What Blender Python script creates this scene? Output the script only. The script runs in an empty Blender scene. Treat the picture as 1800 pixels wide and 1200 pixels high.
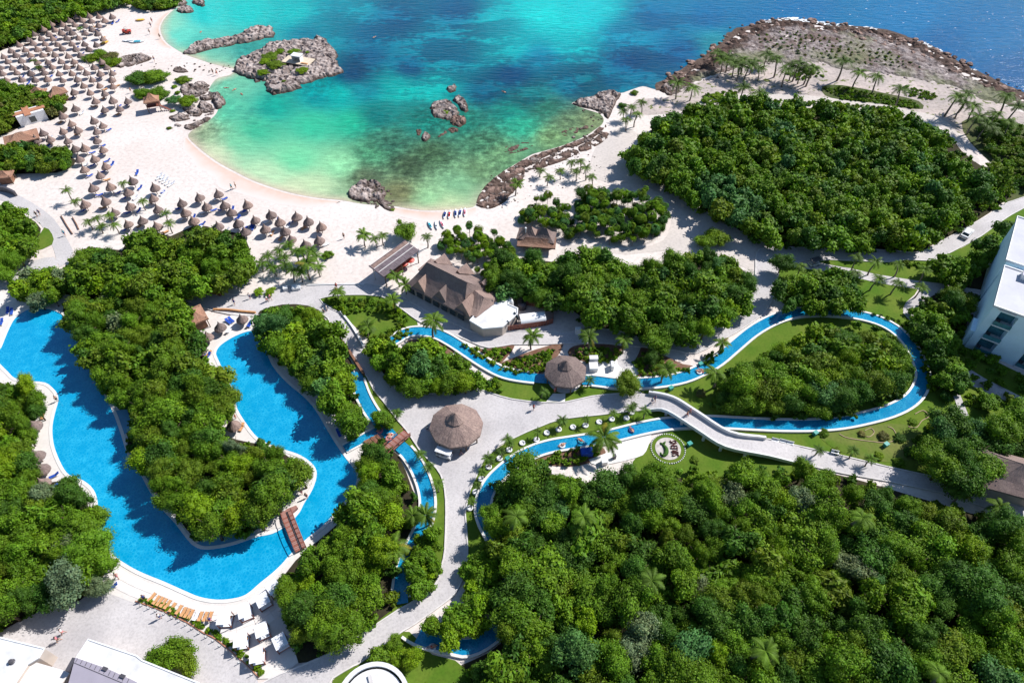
import bpy, bmesh, math, random
import numpy as np
from mathutils import Vector, Matrix, noise as mnoise
from mathutils.geometry import tessellate_polygon, delaunay_2d_cdt
random.seed(7); rng = np.random.default_rng(7)
SC = bpy.context.scene
COL = SC.collection
R = math.radians

# ------------------------------------------------------------------ camera, light, exposure
CAM_H, FPX, PITCH = 105.0, 1200.0, R(48.5)
SP, CP = math.sin(PITCH), math.cos(PITCH)
cam = bpy.data.cameras.new('camera'); cam.sensor_width = 36.0; cam.lens = 24.0
cam.clip_start = 1.0; cam.clip_end = 9000.0
cam_o = bpy.data.objects.new('camera', cam); COL.objects.link(cam_o)
cam_o.location = (0, 0, CAM_H); cam_o.rotation_euler = (math.pi/2 - PITCH, 0, 0)
SC.camera = cam_o
SUN_EL, SUN_AZ = R(45), R(61)
world = bpy.data.worlds.new('World'); SC.world = world; world.use_nodes = True
wn = world.node_tree.nodes; wn.clear()
sky = wn.new('ShaderNodeTexSky'); sky.sky_type = 'NISHITA'; sky.sun_disc = False
sky.sun_elevation = SUN_EL; sky.sun_rotation = SUN_AZ; sky.air_density = 1.0; sky.dust_density = 0.1; sky.ozone_density = 3.0
bg = wn.new('ShaderNodeBackground'); bg.inputs['Strength'].default_value = 0.095
wo = wn.new('ShaderNodeOutputWorld')
world.node_tree.links.new(sky.outputs[0], bg.inputs[0]); world.node_tree.links.new(bg.outputs[0], wo.inputs[0])
sun = bpy.data.lights.new('sun', 'SUN'); sun.energy = 5.0; sun.angle = R(0.5); sun.color = (1.0, 0.965, 0.925)
sun_o = bpy.data.objects.new('sun', sun); COL.objects.link(sun_o)
SDIR = Vector((math.cos(SUN_EL)*math.sin(SUN_AZ), math.cos(SUN_EL)*math.cos(SUN_AZ), math.sin(SUN_EL)))
sun_o.rotation_euler = SDIR.to_track_quat('Z', 'Y').to_euler(); sun_o.location = SDIR*400
SC.view_settings.view_transform = 'Standard'; SC.view_settings.look = 'None'
SC.view_settings.exposure = 0.42; SC.view_settings.gamma = 1.0; SC.view_settings.use_curve_mapping = False
SC.cycles.max_bounces = 5; SC.cycles.diffuse_bounces = 2; SC.cycles.glossy_bounces = 2
SC.cycles.transmission_bounces = 2; SC.cycles.caustics_reflective = False; SC.cycles.caustics_refractive = False

# ------------------------------------------------------------------ helpers
def at(px, py, z=0.0):
    """the point of the place at height z that the photograph shows at pixel px, py (1800 x 1200)"""
    u, v = px-900.0, py-600.0
    t = (CAM_H-z)/(FPX*SP+CP*v)
    return Vector((u*t, (FPX*CP-SP*v)*t, z))

def W(pts, z=0.0): return [at(x, y, z) for x, y in pts]

def tag(o, label=None, cat=None, group=None, kind=None):
    if label: o['label'] = label
    if cat: o['category'] = cat
    if group: o['group'] = group
    if kind: o['kind'] = kind
    return o

def empty(name, loc=(0, 0, 0), rz=0.0):
    o = bpy.data.objects.new(name, None); COL.objects.link(o)
    o.location = loc; o.rotation_euler = (0, 0, rz); o.empty_display_size = 0.3
    return o

def mesh_obj(name, me, parent=None, mat=None):
    o = bpy.data.objects.new(name, me); COL.objects.link(o)
    if parent: o.parent = parent
    if mat and not me.materials: me.materials.append(mat)
    return o

def copy_tree(o, parent=None):
    c = o.copy(); COL.objects.link(c); c.parent = parent
    for ch in list(o.children): copy_tree(ch, c)
    return c

class MB:
    def __init__(s): s.v, s.f, s.uv = [], [], {}
    def add(s, vs, fs):
        n = len(s.v); s.v += [tuple(p) for p in vs]; s.f += [tuple(i+n for i in f) for f in fs]; return s
    def box(s, c, size, rz=0.0, tilt=None):
        x, y, z = size[0]/2, size[1]/2, size[2]/2
        m = Matrix.Rotation(rz, 3, 'Z')
        if tilt is not None: m = m @ Matrix.Rotation(tilt[1], 3, tilt[0])
        c = Vector(c)
        vs = [c + m @ Vector((a*x, b*y, d*z)) for a in (-1, 1) for b in (-1, 1) for d in (-1, 1)]
        return s.add(vs, [(0, 1, 3, 2), (4, 6, 7, 5), (0, 4, 5, 1), (2, 3, 7, 6), (0, 2, 6, 4), (1, 5, 7, 3)])
    def prism(s, poly, z0, z1, bottom=False):
        """poly: list of xy (any winding), vertical walls, flat top"""
        poly = ccw([Vector((p[0], p[1], 0)) for p in poly]); n = len(poly)
        vs = [(p.x, p.y, z0) for p in poly] + [(p.x, p.y, z1) for p in poly]
        fs = [(i, (i+1) % n, n+(i+1) % n, n+i) for i in range(n)]
        fs += [tuple(n+i for i in t) for t in tri(poly)]
        if bottom: fs += [tuple(reversed(t)) for t in tri(poly)]
        return s.add(vs, fs)
    def tube(s, pts, rad, n=6, cap=True):
        pts = [Vector(p) for p in pts]
        if not hasattr(rad, '__len__'): rad = [rad]*len(pts)
        vs, fs = [], []
        for i, p in enumerate(pts):
            d = (pts[min(i+1, len(pts)-1)]-pts[max(i-1, 0)]).normalized()
            a = d.orthogonal().normalized() if abs(d.z) < 0.95 else Vector((1, 0, 0))
            a = (a - d*a.dot(d)).normalized(); b = d.cross(a)
            for k in range(n):
                t = 2*math.pi*k/n; vs.append(p + (a*math.cos(t)+b*math.sin(t))*rad[i])
        for i in range(len(pts)-1):
            for k in range(n):
                fs.append((i*n+k, i*n+(k+1) % n, (i+1)*n+(k+1) % n, (i+1)*n+k))
        if cap: fs.append(tuple(reversed(range(n)))); fs.append(tuple((len(pts)-1)*n+k for k in range(n)))
        return s.add(vs, fs)
    def lathe(s, prof, n=12, c=(0, 0, 0), jit=0.0, rnd=None, ph=0.0):
        vs, fs = [], []
        for i, (r, z) in enumerate(prof):
            for k in range(n):
                t = 2*math.pi*k/n + ph; j = (1+(rnd.uniform(-jit, jit) if rnd and r > 0.2 else 0))
                vs.append((c[0]+r*j*math.cos(t), c[1]+r*j*math.sin(t), c[2]+z+(rnd.uniform(-jit, jit)*0.5*r if rnd else 0)))
        for i in range(len(prof)-1):
            for k in range(n):
                fs.append((i*n+k, (i+1)*n+k, (i+1)*n+(k+1) % n, i*n+(k+1) % n))
        return s.add(vs, fs)
    def mesh(s, name, smooth=False):
        me = bpy.data.meshes.new(name); me.from_pydata(s.v, [], s.f); me.update()
        if smooth: me.polygons.foreach_set('use_smooth', [True]*len(me.polygons))
        return me
    def build(s, name, mat, parent=None, smooth=False):
        me = s.mesh(name, smooth); me.materials.append(mat)
        return mesh_obj(name, me, parent)

def ccw(poly):
    a = sum(poly[i].x*poly[(i+1) % len(poly)].y - poly[(i+1) % len(poly)].x*poly[i].y for i in range(len(poly)))
    return poly if a > 0 else list(reversed(poly))

def tri(poly, holes=()):
    loops = [[Vector((p[0], p[1], 0)) for p in poly]] + [[Vector((p[0], p[1], 0)) for p in h] for h in holes]
    flat = [p for l in loops for p in l]
    out = []
    for t in tessellate_polygon(loops):
        a, b, c = (flat[i] for i in t)
        out.append(tuple(t) if (b-a).cross(c-a).z > 0 else (t[0], t[2], t[1]))
    return out

def smooth_loop(pts, k=4, closed=True):
    """Catmull-Rom through the points"""
    P = [Vector(p) for p in pts]; n = len(P); out = []
    for i in range(n if closed else n-1):
        p1, p2 = P[i], P[(i+1) % n]
        p0 = P[(i-1) % n] if closed or i > 0 else p1
        p3 = P[(i+2) % n] if closed or i+2 < n else p2
        for j in range(k):
            t = j/k
            out.append(0.5*((2*p1)+(p2-p0)*t+(2*p0-5*p1+4*p2-p3)*t*t+(3*p1-p0-3*p2+p3)*t**3))
    if not closed: out.append(P[-1])
    return out

def sheet(name, pts, z, mat, kind='structure', sm=3, parent=None, px=True):
    loop = W(pts) if px else [Vector((p[0], p[1], 0)) for p in pts]
    if sm > 1: loop = smooth_loop(loop, sm)
    loop = ccw(loop)
    me = bpy.data.meshes.new(name)
    me.from_pydata([(p.x, p.y, z) for p in loop], [], tri(loop)); me.update()
    o = mesh_obj(name, me, parent, mat)
    if kind: o['kind'] = kind
    return o

def offsets(line, w, closed=False):
    n = len(line); L, Rr = [], []
    for i, p in enumerate(line):
        a = line[(i-1) % n] if closed or i else p; b = line[(i+1) % n] if closed or i < n-1 else p
        d = Vector((b.x-a.x, b.y-a.y, 0)); d = d.normalized() if d.length > 1e-6 else Vector((1, 0, 0))
        nrm = Vector((-d.y, d.x, 0)); L.append(p+nrm*w); Rr.append(p-nrm*w)
    return L, Rr

def kerb(mb, line, w, z0, z1, closed=False):
    """a low wall of rectangular section along a line"""
    L, Rr = offsets(line, w/2, closed); n = len(line); vs, fs = [], []
    for a, b in zip(L, Rr):
        h0, h1 = z0+a.z, z1+a.z
        vs += [(a.x, a.y, h0), (a.x, a.y, h1), (b.x, b.y, h1), (b.x, b.y, h0)]
    for i in range(n if closed else n-1):
        j = (i+1) % n
        for k in range(3): fs.append((4*i+k, 4*i+k+1, 4*j+k+1, 4*j+k))
    if not closed: fs += [(0, 3, 2, 1), (4*n-4, 4*n-3, 4*n-2, 4*n-1)]
    mb.add(vs, fs)

def inside(poly, x, y):
    """numpy point in polygon"""
    x = np.asarray(x); y = np.asarray(y); c = np.zeros(x.shape, bool); n = len(poly)
    for i in range(n):
        x1, y1 = poly[i][0], poly[i][1]; x2, y2 = poly[(i+1) % n][0], poly[(i+1) % n][1]
        if y1 == y2: continue
        m = ((y1 > y) != (y2 > y)) & (x < (x2-x1)*(y-y1)/(y2-y1)+x1); c ^= m
    return c

def edge_dist(poly, x, y):
    x = np.asarray(x, float); y = np.asarray(y, float); d = np.full(x.shape, 1e9); n = len(poly)
    for i in range(n):
        ax, ay = poly[i][0], poly[i][1]; bx, by = poly[(i+1) % n][0], poly[(i+1) % n][1]
        dx, dy = bx-ax, by-ay; l2 = dx*dx+dy*dy+1e-12
        t = np.clip(((x-ax)*dx+(y-ay)*dy)/l2, 0, 1)
        d = np.minimum(d, np.hypot(x-ax-t*dx, y-ay-t*dy))
    return d

# ------------------------------------------------------------------ materials
def lin(c):
    f = lambda u: u/12.92 if u <= 0.04045 else ((u+0.055)/1.055)**2.4
    return tuple(f(v/255.0) for v in c)

class NT:
    def __init__(s, name):
        s.m = bpy.data.materials.new(name); s.m.use_nodes = True; s.t = s.m.node_tree; s.t.nodes.clear()
        s.out = s.t.nodes.new('ShaderNodeOutputMaterial'); s.b = s.t.nodes.new('ShaderNodeBsdfPrincipled')
        s.l(s.b.outputs[0], s.out.inputs[0])
    def l(s, a, b): s.t.links.new(a, b)
    def n(s, t, **kw):
        o = s.t.nodes.new(t)
        for k, v in kw.items():
            if k.startswith('_'): setattr(o, k[1:], v)
            else: o.inputs[k.replace('__', ' ')].default_value = v
        return o
    def pos(s, scale=(1, 1, 1), rot=(0, 0, 0), obj=False):
        tc = s.n('ShaderNodeTexCoord'); mp = s.n('ShaderNodeMapping', Scale=scale, Rotation=rot)
        s.l(tc.outputs['Object'], mp.inputs[0]); return mp.outputs[0]
    def noise(s, v, scale, detail=3.0, rough=0.55):
        o = s.n('ShaderNodeTexNoise', Scale=scale, Detail=detail, Roughness=rough); s.l(v, o.inputs['Vector']); return o.outputs[0]
    def ramp(s, f, stops, interp='LINEAR'):
        o = s.n('ShaderNodeValToRGB'); e = o.color_ramp.elements; o.color_ramp.interpolation = interp
        while len(e) < len(stops): e.new(0.5)
        for k, (p, c) in enumerate(stops):
            e[k].position = p; e[k].color = (*c, 1) if len(c) == 3 else c
        s.l(f, o.inputs[0]); return o.outputs[0]
    def mix(s, f, a, b, mode='MIX'):
        o = s.n('ShaderNodeMix', _data_type='RGBA', _blend_type=mode)
        for v, i in ((f, 0), (a, 6), (b, 7)):
            if hasattr(v, 'is_linked'): s.l(v, o.inputs[i])
            else: o.inputs[i].default_value = v if i == 0 else (*v, 1)
        return o.outputs[2]
    def math(s, op, a, b=0.5):
        o = s.n('ShaderNodeMath', _operation=op)
        for v, i in ((a, 0), (b, 1)):
            if hasattr(v, 'is_linked'): s.l(v, o.inputs[i])
            else: o.inputs[i].default_value = v
        return o.outputs[0]
    def bump(s, h, strength=0.4, dist=0.1):
        o = s.n('ShaderNodeBump', Strength=strength, Distance=dist); s.l(h, o.inputs['Height']); s.l(o.outputs[0], s.b.inputs['Normal']); return o
    def base(s, c):
        if hasattr(c, 'is_linked'): s.l(c, s.b.inputs['Base Color'])
        else: s.b.inputs['Base Color'].default_value = (*c, 1)
    def fin(s, rough=0.8, spec=0.3, metal=0.0):
        s.b.inputs['Roughness'].default_value = rough; s.b.inputs['Specular IOR Level'].default_value = spec; s.b.inputs['Metallic'].default_value = metal
        return s.m

def sc(c, k): return tuple(v*k for v in c)

def plain(name, c, rough=0.7, spec=0.3, var=0.12, scale=1.2, metal=0.0):
    t = NT(name); v = t.pos(); f = t.noise(v, scale, 4)
    t.base(t.ramp(f, [(0.3, sc(c, 1-var)), (0.7, sc(c, 1+var))])); return t.fin(rough, spec, metal)

def grain(name, c, c2, big=0.05, small=2.5, k=0.5, rough=0.9, bump=0.15, speck=None):
    t = NT(name); v = t.pos()
    a = t.noise(v, big, 5); b = t.noise(v, small, 4)
    col = t.mix(t.ramp(a, [(0.35, (0, 0, 0)), (0.68, (1, 1, 1))]), c, c2)
    col = t.mix(k, col, t.ramp(b, [(0.25, (0.55, 0.55, 0.55)), (0.5, (1, 1, 1)), (0.8, (1.25, 1.25, 1.25))]), 'MULTIPLY')
    if speck:
        s_ = t.noise(v, speck[0], 2); col = t.mix(t.ramp(s_, [(speck[2], (0, 0, 0)), (speck[2]+0.05, (1, 1, 1))]), col, speck[1])
    t.base(col); t.bump(b, bump, 0.1); return t.fin(rough, 0.2)

M = {}
M['sand'] = grain('sand', (0.66, 0.60, 0.56), (0.60, 0.52, 0.475), 0.06, 1.1, 0.42, 0.95, 0.6)
t = NT('wet_sand'); v = t.pos(); at_ = t.n('ShaderNodeAttribute', _attribute_name='wet'); f = t.math('MULTIPLY', at_.outputs['Fac'], t.ramp(t.noise(v, 0.35, 5), [(0.3, (0.55, 0.55, 0.55)), (0.65, (1, 1, 1))]))
t.base(t.mix(f, (0.65, 0.585, 0.545), (0.58, 0.40, 0.31))); M['wet_sand'] = t.fin(0.8, 0.2)
M['trail'] = grain('trail_sand', (0.58, 0.52, 0.475), (0.50, 0.45, 0.415), 0.09, 1.5, 0.4, 0.95, 0.2)
M['concrete'] = grain('concrete', (0.535, 0.505, 0.50), (0.425, 0.40, 0.40), 0.13, 3.0, 0.45, 0.9, 0.1, (7.0, (0.28, 0.265, 0.26), 0.66))
M['deck'] = grain('pool_deck_stone', (0.66, 0.62, 0.58), (0.60, 0.555, 0.52), 0.2, 2.0, 0.2, 0.8, 0.05)
M['slab'] = grain('deck_slab_stone', (0.72, 0.68, 0.65), (0.64, 0.60, 0.57), 0.35, 2.5, 0.2, 0.8, 0.05)
M['coping'] = plain('coping_stone', (0.68, 0.66, 0.63), 0.7, 0.3, 0.08, 0.8)
M['kerb'] = plain('kerb_stone', (0.58, 0.55, 0.53), 0.8, 0.2, 0.14, 1.0)
M['rail'] = plain('white_render', (0.68, 0.68, 0.68), 0.7, 0.2, 0.08, 0.6)
M['soil'] = grain('leaf_litter_soil', (0.035, 0.028, 0.018), (0.05, 0.048, 0.02), 0.25, 2.0, 0.6, 1.0, 0.4)
M['scrub'] = grain('scrub_ground', (0.055, 0.085, 0.022), (0.10, 0.10, 0.045), 0.22, 2.2, 0.7, 1.0, 0.5)
M['lawn'] = grain('mown_lawn', (0.066, 0.138, 0.010), (0.125, 0.172, 0.022), 0.16, 2.2, 0.45, 1.0, 0.3)
M['lawn_dry'] = grain('dry_lawn', (0.080, 0.146, 0.013), (0.190, 0.180, 0.060), 0.13, 2.2, 0.45, 1.0, 0.3)
M['mulch'] = grain('red_mulch', (0.15, 0.07, 0.045), (0.21, 0.13, 0.09), 0.5, 3.0, 0.7, 1.0, 0.5)
M['white_roof'] = grain('white_roof_membrane', (0.70, 0.705, 0.71), (0.56, 0.55, 0.535), 0.22, 0.8, 0.3, 0.6, 0.02)
M['cream'] = plain('cream_render', (0.50, 0.43, 0.375), 0.8, 0.2, 0.10, 0.7)
M['white'] = plain('white_paint', (0.74, 0.74, 0.74), 0.5, 0.4, 0.05, 1.0)
M['hotel'] = plain('white_stucco', (0.58, 0.76, 0.87), 0.8, 0.2, 0.05, 0.5)  # white walls; the blue of their shade is put into the colour
M['hotel_roof'] = grain('hotel_roof_membrane', (0.50, 0.50, 0.54), (0.44, 0.44, 0.48), 0.3, 1.0, 0.12, 0.6, 0.02)
M['grey_metal'] = plain('grey_roof_metal', (0.33, 0.30, 0.35), 0.45, 0.5, 0.06, 0.4)
M['dark_metal'] = plain('dark_metal', (0.07, 0.065, 0.075), 0.5, 0.5)
M['glass'] = plain('dark_window_glass', (0.02, 0.035, 0.04), 0.06, 0.7, 0.1)
M['teal_glass'] = plain('teal_window_glass', (0.05, 0.18, 0.22), 0.12, 0.6, 0.3, 1.5)
M['wood'] = plain('brown_timber', (0.20, 0.10, 0.062), 0.7, 0.25, 0.25, 1.2)
M['red_wood'] = plain('red_hardwood', (0.24, 0.085, 0.060), 0.65, 0.3, 0.25, 0.9)
M['plank'] = plain('weathered_red_plank', (0.30, 0.155, 0.13), 0.75, 0.25, 0.22, 1.0)
M['post'] = plain('palm_post', (0.13, 0.09, 0.06), 0.85, 0.2, 0.2)
M['bark'] = plain('tree_bark', (0.10, 0.075, 0.052), 0.9, 0.15, 0.3, 3.0)
M['palm_bark'] = plain('palm_bark', (0.20, 0.165, 0.135), 0.9, 0.15, 0.25, 4.0)
M['teak'] = plain('teak_slats', (0.56, 0.29, 0.13), 0.6, 0.3, 0.15, 2.0)
M['mattress'] = plain('white_cushion', (0.72, 0.73, 0.76), 0.9, 0.1, 0.04)
M['blue_fabric'] = plain('blue_fabric', (0.022, 0.075, 0.38), 0.8, 0.2, 0.15)
M['teal'] = plain('teal_plastic', (0.03, 0.28, 0.24), 0.5, 0.4)
M['skin'] = plain('skin', (0.46, 0.25, 0.17), 0.6, 0.3, 0.08)
M['hair'] = plain('dark_hair', (0.035, 0.022, 0.015), 0.6, 0.3)
M['rubber'] = plain('black_rubber', (0.02, 0.02, 0.022), 0.8, 0.3)
M['car_white'] = plain('car_white', (0.72, 0.73, 0.74), 0.25, 0.6, 0.02)
M['red_paint'] = plain('red_paint', (0.45, 0.05, 0.03), 0.45, 0.4)
M['yellow'] = plain('yellow_plastic', (0.70, 0.50, 0.05), 0.5, 0.4)
M['stone'] = plain('pale_stone', (0.47, 0.43, 0.40), 0.9, 0.2, 0.25, 1.5)
for nm, c in dict(red=(0.5, 0.05, 0.05), navy=(0.03, 0.05, 0.2), white=(0.7, 0.7, 0.7), pink=(0.6, 0.2, 0.25), black=(0.03, 0.03, 0.03), aqua=(0.05, 0.35, 0.45)).items():
    M['cloth_'+nm] = plain('cloth_'+nm, c, 0.85, 0.2, 0.08)

# leaves: the mesh carries a tint for every leaf, the object carries the colour of its kind
t = NT('leaf'); at_ = t.n('ShaderNodeAttribute', _attribute_name='tint'); oi = t.n('ShaderNodeObjectInfo')
lc = t.mix(1.0, at_.outputs['Color'], oi.outputs['Color'], 'MULTIPLY'); t.base(lc); t.fin(0.6, 0.18)
tr = t.n('ShaderNodeBsdfTranslucent'); t.l(t.mix(1.0, lc, (1.25, 1.35, 0.45), 'MULTIPLY'), tr.inputs[0])
mx = t.n('ShaderNodeMixShader', Fac=0.22); t.l(t.b.outputs[0], mx.inputs[1]); t.l(tr.outputs[0], mx.inputs[2]); t.l(mx.outputs[0], t.out.inputs[0])
M['leaf'] = t.m

# thatch: straw runs down the slope (UV v)
def thatch(name, c, c2):
    t = NT(name); uv = t.n('ShaderNodeUVMap'); mp = t.n('ShaderNodeMapping', Scale=(9.0, 1.1, 1)); t.l(uv.outputs[0], mp.inputs[0])
    a = t.noise(mp.outputs[0], 1.6, 4, 0.7); b = t.noise(t.pos(), 0.55, 4)
    col = t.mix(t.ramp(b, [(0.35, (0, 0, 0)), (0.7, (1, 1, 1))]), c, c2)
    col = t.mix(0.8, col, t.ramp(a, [(0.25, (0.35, 0.35, 0.36)), (0.52, (0.95, 0.95, 0.95)), (0.75, (1.5, 1.45, 1.4))]), 'MULTIPLY')
    oi = t.n('ShaderNodeObjectInfo'); col = t.mix(1.0, col, t.ramp(oi.outputs['Random'], [(0.0, (0.72, 0.74, 0.76)), (0.5, (1, 1, 1)), (1.0, (1.22, 1.14, 1.06))]), 'MULTIPLY')
    t.base(col); t.bump(a, 0.7, 0.12); return t.fin(0.95, 0.1)
M['thatch'] = thatch('weathered_thatch', (0.235, 0.172, 0.155), (0.305, 0.228, 0.200))
M['thatch_beach'] = thatch('parasol_thatch', (0.225, 0.165, 0.148), (0.275, 0.205, 0.182))
M['thatch_red'] = thatch('reddish_thatch', (0.30, 0.165, 0.115), (0.36, 0.22, 0.16))

# rock: pitted limestone, dark and brown where the sea wets it
def rockmat(name, wet=1.0, hue=(0.94, 0.86, 0.81)):
    t = NT(name); v = t.pos(); a = t.noise(v, 0.9, 6, 0.65); b = t.noise(v, 0.16, 3)
    g = t.n('ShaderNodeNewGeometry'); xyz = t.n('ShaderNodeSeparateXYZ'); t.l(g.outputs['Position'], xyz.inputs[0])
    a = t.math('ADD', t.math('MULTIPLY', a, 0.62), t.math('MULTIPLY', t.noise(v, 0.34, 5, 0.6), 0.38))
    col = t.ramp(a, [(0.36, (0.045, 0.035, 0.035)), (0.44, (0.19, 0.16, 0.155)), (0.53, (0.40, 0.365, 0.355)), (0.66, (0.60, 0.56, 0.54))])
    ea = t.n('ShaderNodeAttribute', _attribute_name='edge'); col = t.mix(t.math('MULTIPLY', ea.outputs['Fac'], 0.62*wet), col, t.mix(1.0, col, (0.42, 0.33, 0.29), 'MULTIPLY'))
    col = t.mix(1.0, col, hue, 'MULTIPLY')
    zz = t.math('ADD', xyz.outputs[2], t.math('MULTIPLY', b, 0.9))
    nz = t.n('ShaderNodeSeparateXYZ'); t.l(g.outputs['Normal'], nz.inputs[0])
    steep = t.ramp(nz.outputs[2], [(0.35, (1, 1, 1)), (0.85, (0, 0, 0))]); col = t.mix(t.math('MULTIPLY', steep, 0.7), col, t.mix(1.0, col, (0.40, 0.34, 0.33), 'MULTIPLY'))  # steep faces painted darker, standing in for shade
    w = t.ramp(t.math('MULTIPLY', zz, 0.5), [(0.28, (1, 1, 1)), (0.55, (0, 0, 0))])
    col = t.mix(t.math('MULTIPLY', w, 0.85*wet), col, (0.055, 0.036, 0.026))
    t.base(col); t.bump(a, 1.0, 0.5); return t.fin(0.9, 0.25)
M['rock_brown'] = rockmat('brown_limestone', 1.0, (0.85, 0.62, 0.52)); M['rock'] = rockmat('limestone'); M['rock_dry'] = rockmat('dry_limestone', 0.25)
t = NT('headland_rock'); v = t.pos(); a = t.noise(v, 0.55, 7, 0.7); b = t.noise(v, 0.05, 5, 0.6)
at_ = t.n('ShaderNodeAttribute', _attribute_name='edge')
col = t.ramp(a, [(0.35, (0.045, 0.034, 0.033)), (0.45, (0.17, 0.135, 0.128)), (0.56, (0.31, 0.262, 0.25)), (0.74, (0.50, 0.435, 0.41))])
col = t.mix(t.ramp(t.noise(v, 0.09, 6, 0.7), [(0.50, (0, 0, 0)), (0.60, (0.8, 0.8, 0.8))]), col, (0.13, 0.085, 0.070))
col = t.mix(t.ramp(b, [(0.47, (0, 0, 0)), (0.60, (0.75, 0.75, 0.75))]), col, (0.17, 0.185, 0.09))
brown = t.ramp(a, [(0.36, (0.016, 0.012, 0.010)), (0.62, (0.125, 0.074, 0.056))])
ef = t.math('ADD', at_.outputs['Fac'], t.math('MULTIPLY', t.math('SUBTRACT', t.noise(v, 0.22, 6, 0.7), 0.5), 1.4))
col = t.mix(t.ramp(ef, [(0.15, (0, 0, 0)), (0.5, (1, 1, 1))]), col, brown); t.base(col); t.bump(a, 1.0, 0.6); M['headland'] = t.fin(0.9, 0.25)

# water
t = NT('sea_water'); v = t.pos(); at_ = t.n('ShaderNodeAttribute', _attribute_name='water')
pat = t.n('ShaderNodeAttribute', _attribute_name='grassbed')
vs_ = t.pos((0.35, 0.8, 1.0), (0, 0, R(8)))
n1 = t.noise(vs_, 0.095, 8, 0.64); n2 = t.noise(v, 0.35, 6, 0.65)
mm = t.math('ADD', t.math('MULTIPLY', n1, 0.75), t.math('MULTIPLY', n2, 0.25))
dark = t.ramp(mm, [(0.445, (0, 0, 0)), (0.50, (1, 1, 1))])
fac = t.math('MULTIPLY', dark, pat.outputs['Fac'])
col = t.mix(fac, at_.outputs['Color'], t.mix(1.0, at_.outputs['Color'], (0.25, 0.42, 0.55), 'MULTIPLY'))
bed = t.n('ShaderNodeAttribute', _attribute_name='reef')
n3 = t.noise(v, 0.42, 8, 0.75)
rf = t.ramp(n3, [(0.36, (0.28, 0.28, 0.24)), (0.50, (0.85, 0.85, 0.8)), (0.64, (1.9, 1.85, 1.7))])
col = t.mix(bed.outputs['Fac'], col, t.mix(1.0, col, rf, 'MULTIPLY'))
w1 = t.noise(t.pos((0.45, 1.5, 1), (0, 0, R(14))), 0.55, 5, 0.6); w2 = t.noise(v, 2.4, 3)
hh = t.math('ADD', w1, t.math('MULTIPLY', w2, 0.25))
col = t.mix(0.9, col, t.ramp(hh, [(0.42, (0.82, 0.82, 0.84)), (0.62, (1, 1, 1)), (0.82, (1.16, 1.16, 1.14))]), 'MULTIPLY')
t.base(col); t.bump(hh, 0.55, 0.6); M['sea'] = t.fin(0.16, 0.14)

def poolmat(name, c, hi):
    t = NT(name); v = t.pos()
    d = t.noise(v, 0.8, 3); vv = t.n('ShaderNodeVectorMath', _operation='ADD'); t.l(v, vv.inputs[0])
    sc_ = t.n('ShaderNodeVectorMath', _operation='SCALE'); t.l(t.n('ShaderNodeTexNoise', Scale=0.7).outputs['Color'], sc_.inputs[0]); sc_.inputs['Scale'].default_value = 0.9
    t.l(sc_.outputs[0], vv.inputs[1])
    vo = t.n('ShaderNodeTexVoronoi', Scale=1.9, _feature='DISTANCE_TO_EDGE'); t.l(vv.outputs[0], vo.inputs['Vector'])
    f = t.ramp(vo.outputs['Distance'], [(0.0, (1, 1, 1)), (0.14, (0.3, 0.3, 0.3)), (0.35, (0, 0, 0))])  # bright net along the cell edges: painted caustic light
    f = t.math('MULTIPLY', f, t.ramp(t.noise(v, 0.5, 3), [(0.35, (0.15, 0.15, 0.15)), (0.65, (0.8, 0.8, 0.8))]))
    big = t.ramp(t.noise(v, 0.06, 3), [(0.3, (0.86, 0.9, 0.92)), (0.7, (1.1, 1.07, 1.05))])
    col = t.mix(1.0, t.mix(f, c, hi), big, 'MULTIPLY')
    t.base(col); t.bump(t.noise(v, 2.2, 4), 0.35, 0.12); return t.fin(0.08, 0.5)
M['pool'] = poolmat('pool_water', (0.0, 0.265, 0.50), (0.03, 0.43, 0.66))
M['river'] = poolmat('river_water', (0.002, 0.19, 0.38), (0.04, 0.37, 0.55))
M['foam'] = plain('white_foam', (0.75, 0.78, 0.8), 0.9, 0.1, 0.1, 2.0)
# ------------------------------------------------------------------ the setting: ground, sea, beach
def structure(o): o['kind'] = 'structure'; return o
g = MB(); g.add([(-1500, -300, 0), (1500, -300, 0), (1500, 1500, 0), (-1500, 1500, 0)], [(0, 1, 2, 3)])
structure(g.build('beach_sand', M['sand']))

SHORE = [(330,-25),(322,-5),(318,8),(300,22),(288,35),(282,50),(286,65),(294,76),(305,84),(318,92),(333,99),(348,104),(372,112),(396,118),(412,122),
 (404,132),(384,137),(374,146),(368,158),(373,172),(384,188),(376,205),(354,220),(336,231),(331,241),(345,256),(362,270),(386,287),(412,301),(442,316),(480,330),(520,341),(560,348),
 (600,352),(640,359),(690,362),(720,367),(750,370),(790,369),(820,366),(835,362),(841,345),(852,330),(866,315),(882,303),(902,291),(922,279),(937,271),(962,264),(986,257),(1010,248),
 (1030,239),(1046,228),(1058,219),(1061,209),(1053,200),(1038,195),(1020,189),(1005,183),(1016,177),(1040,171),(1052,163),(1070,159),(1090,164),(1110,158),(1130,152),(1146,156),(1159,158),
 (1162,150),(1180,142),(1196,130),(1216,117),(1240,104),(1256,91),(1274,80),(1281,68),(1287,60),(1302,53),(1330,47),(1352,40),(1380,36),(1412,38),(1450,44),(1482,48),(1530,52),(1572,60),
 (1602,72),(1632,82),(1662,100),(1692,116),(1722,131),(1752,146),(1777,157),(1802,168),(1900,215),(2100,300)]
shore_w = smooth_loop(W(SHORE), 3, closed=False)
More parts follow.
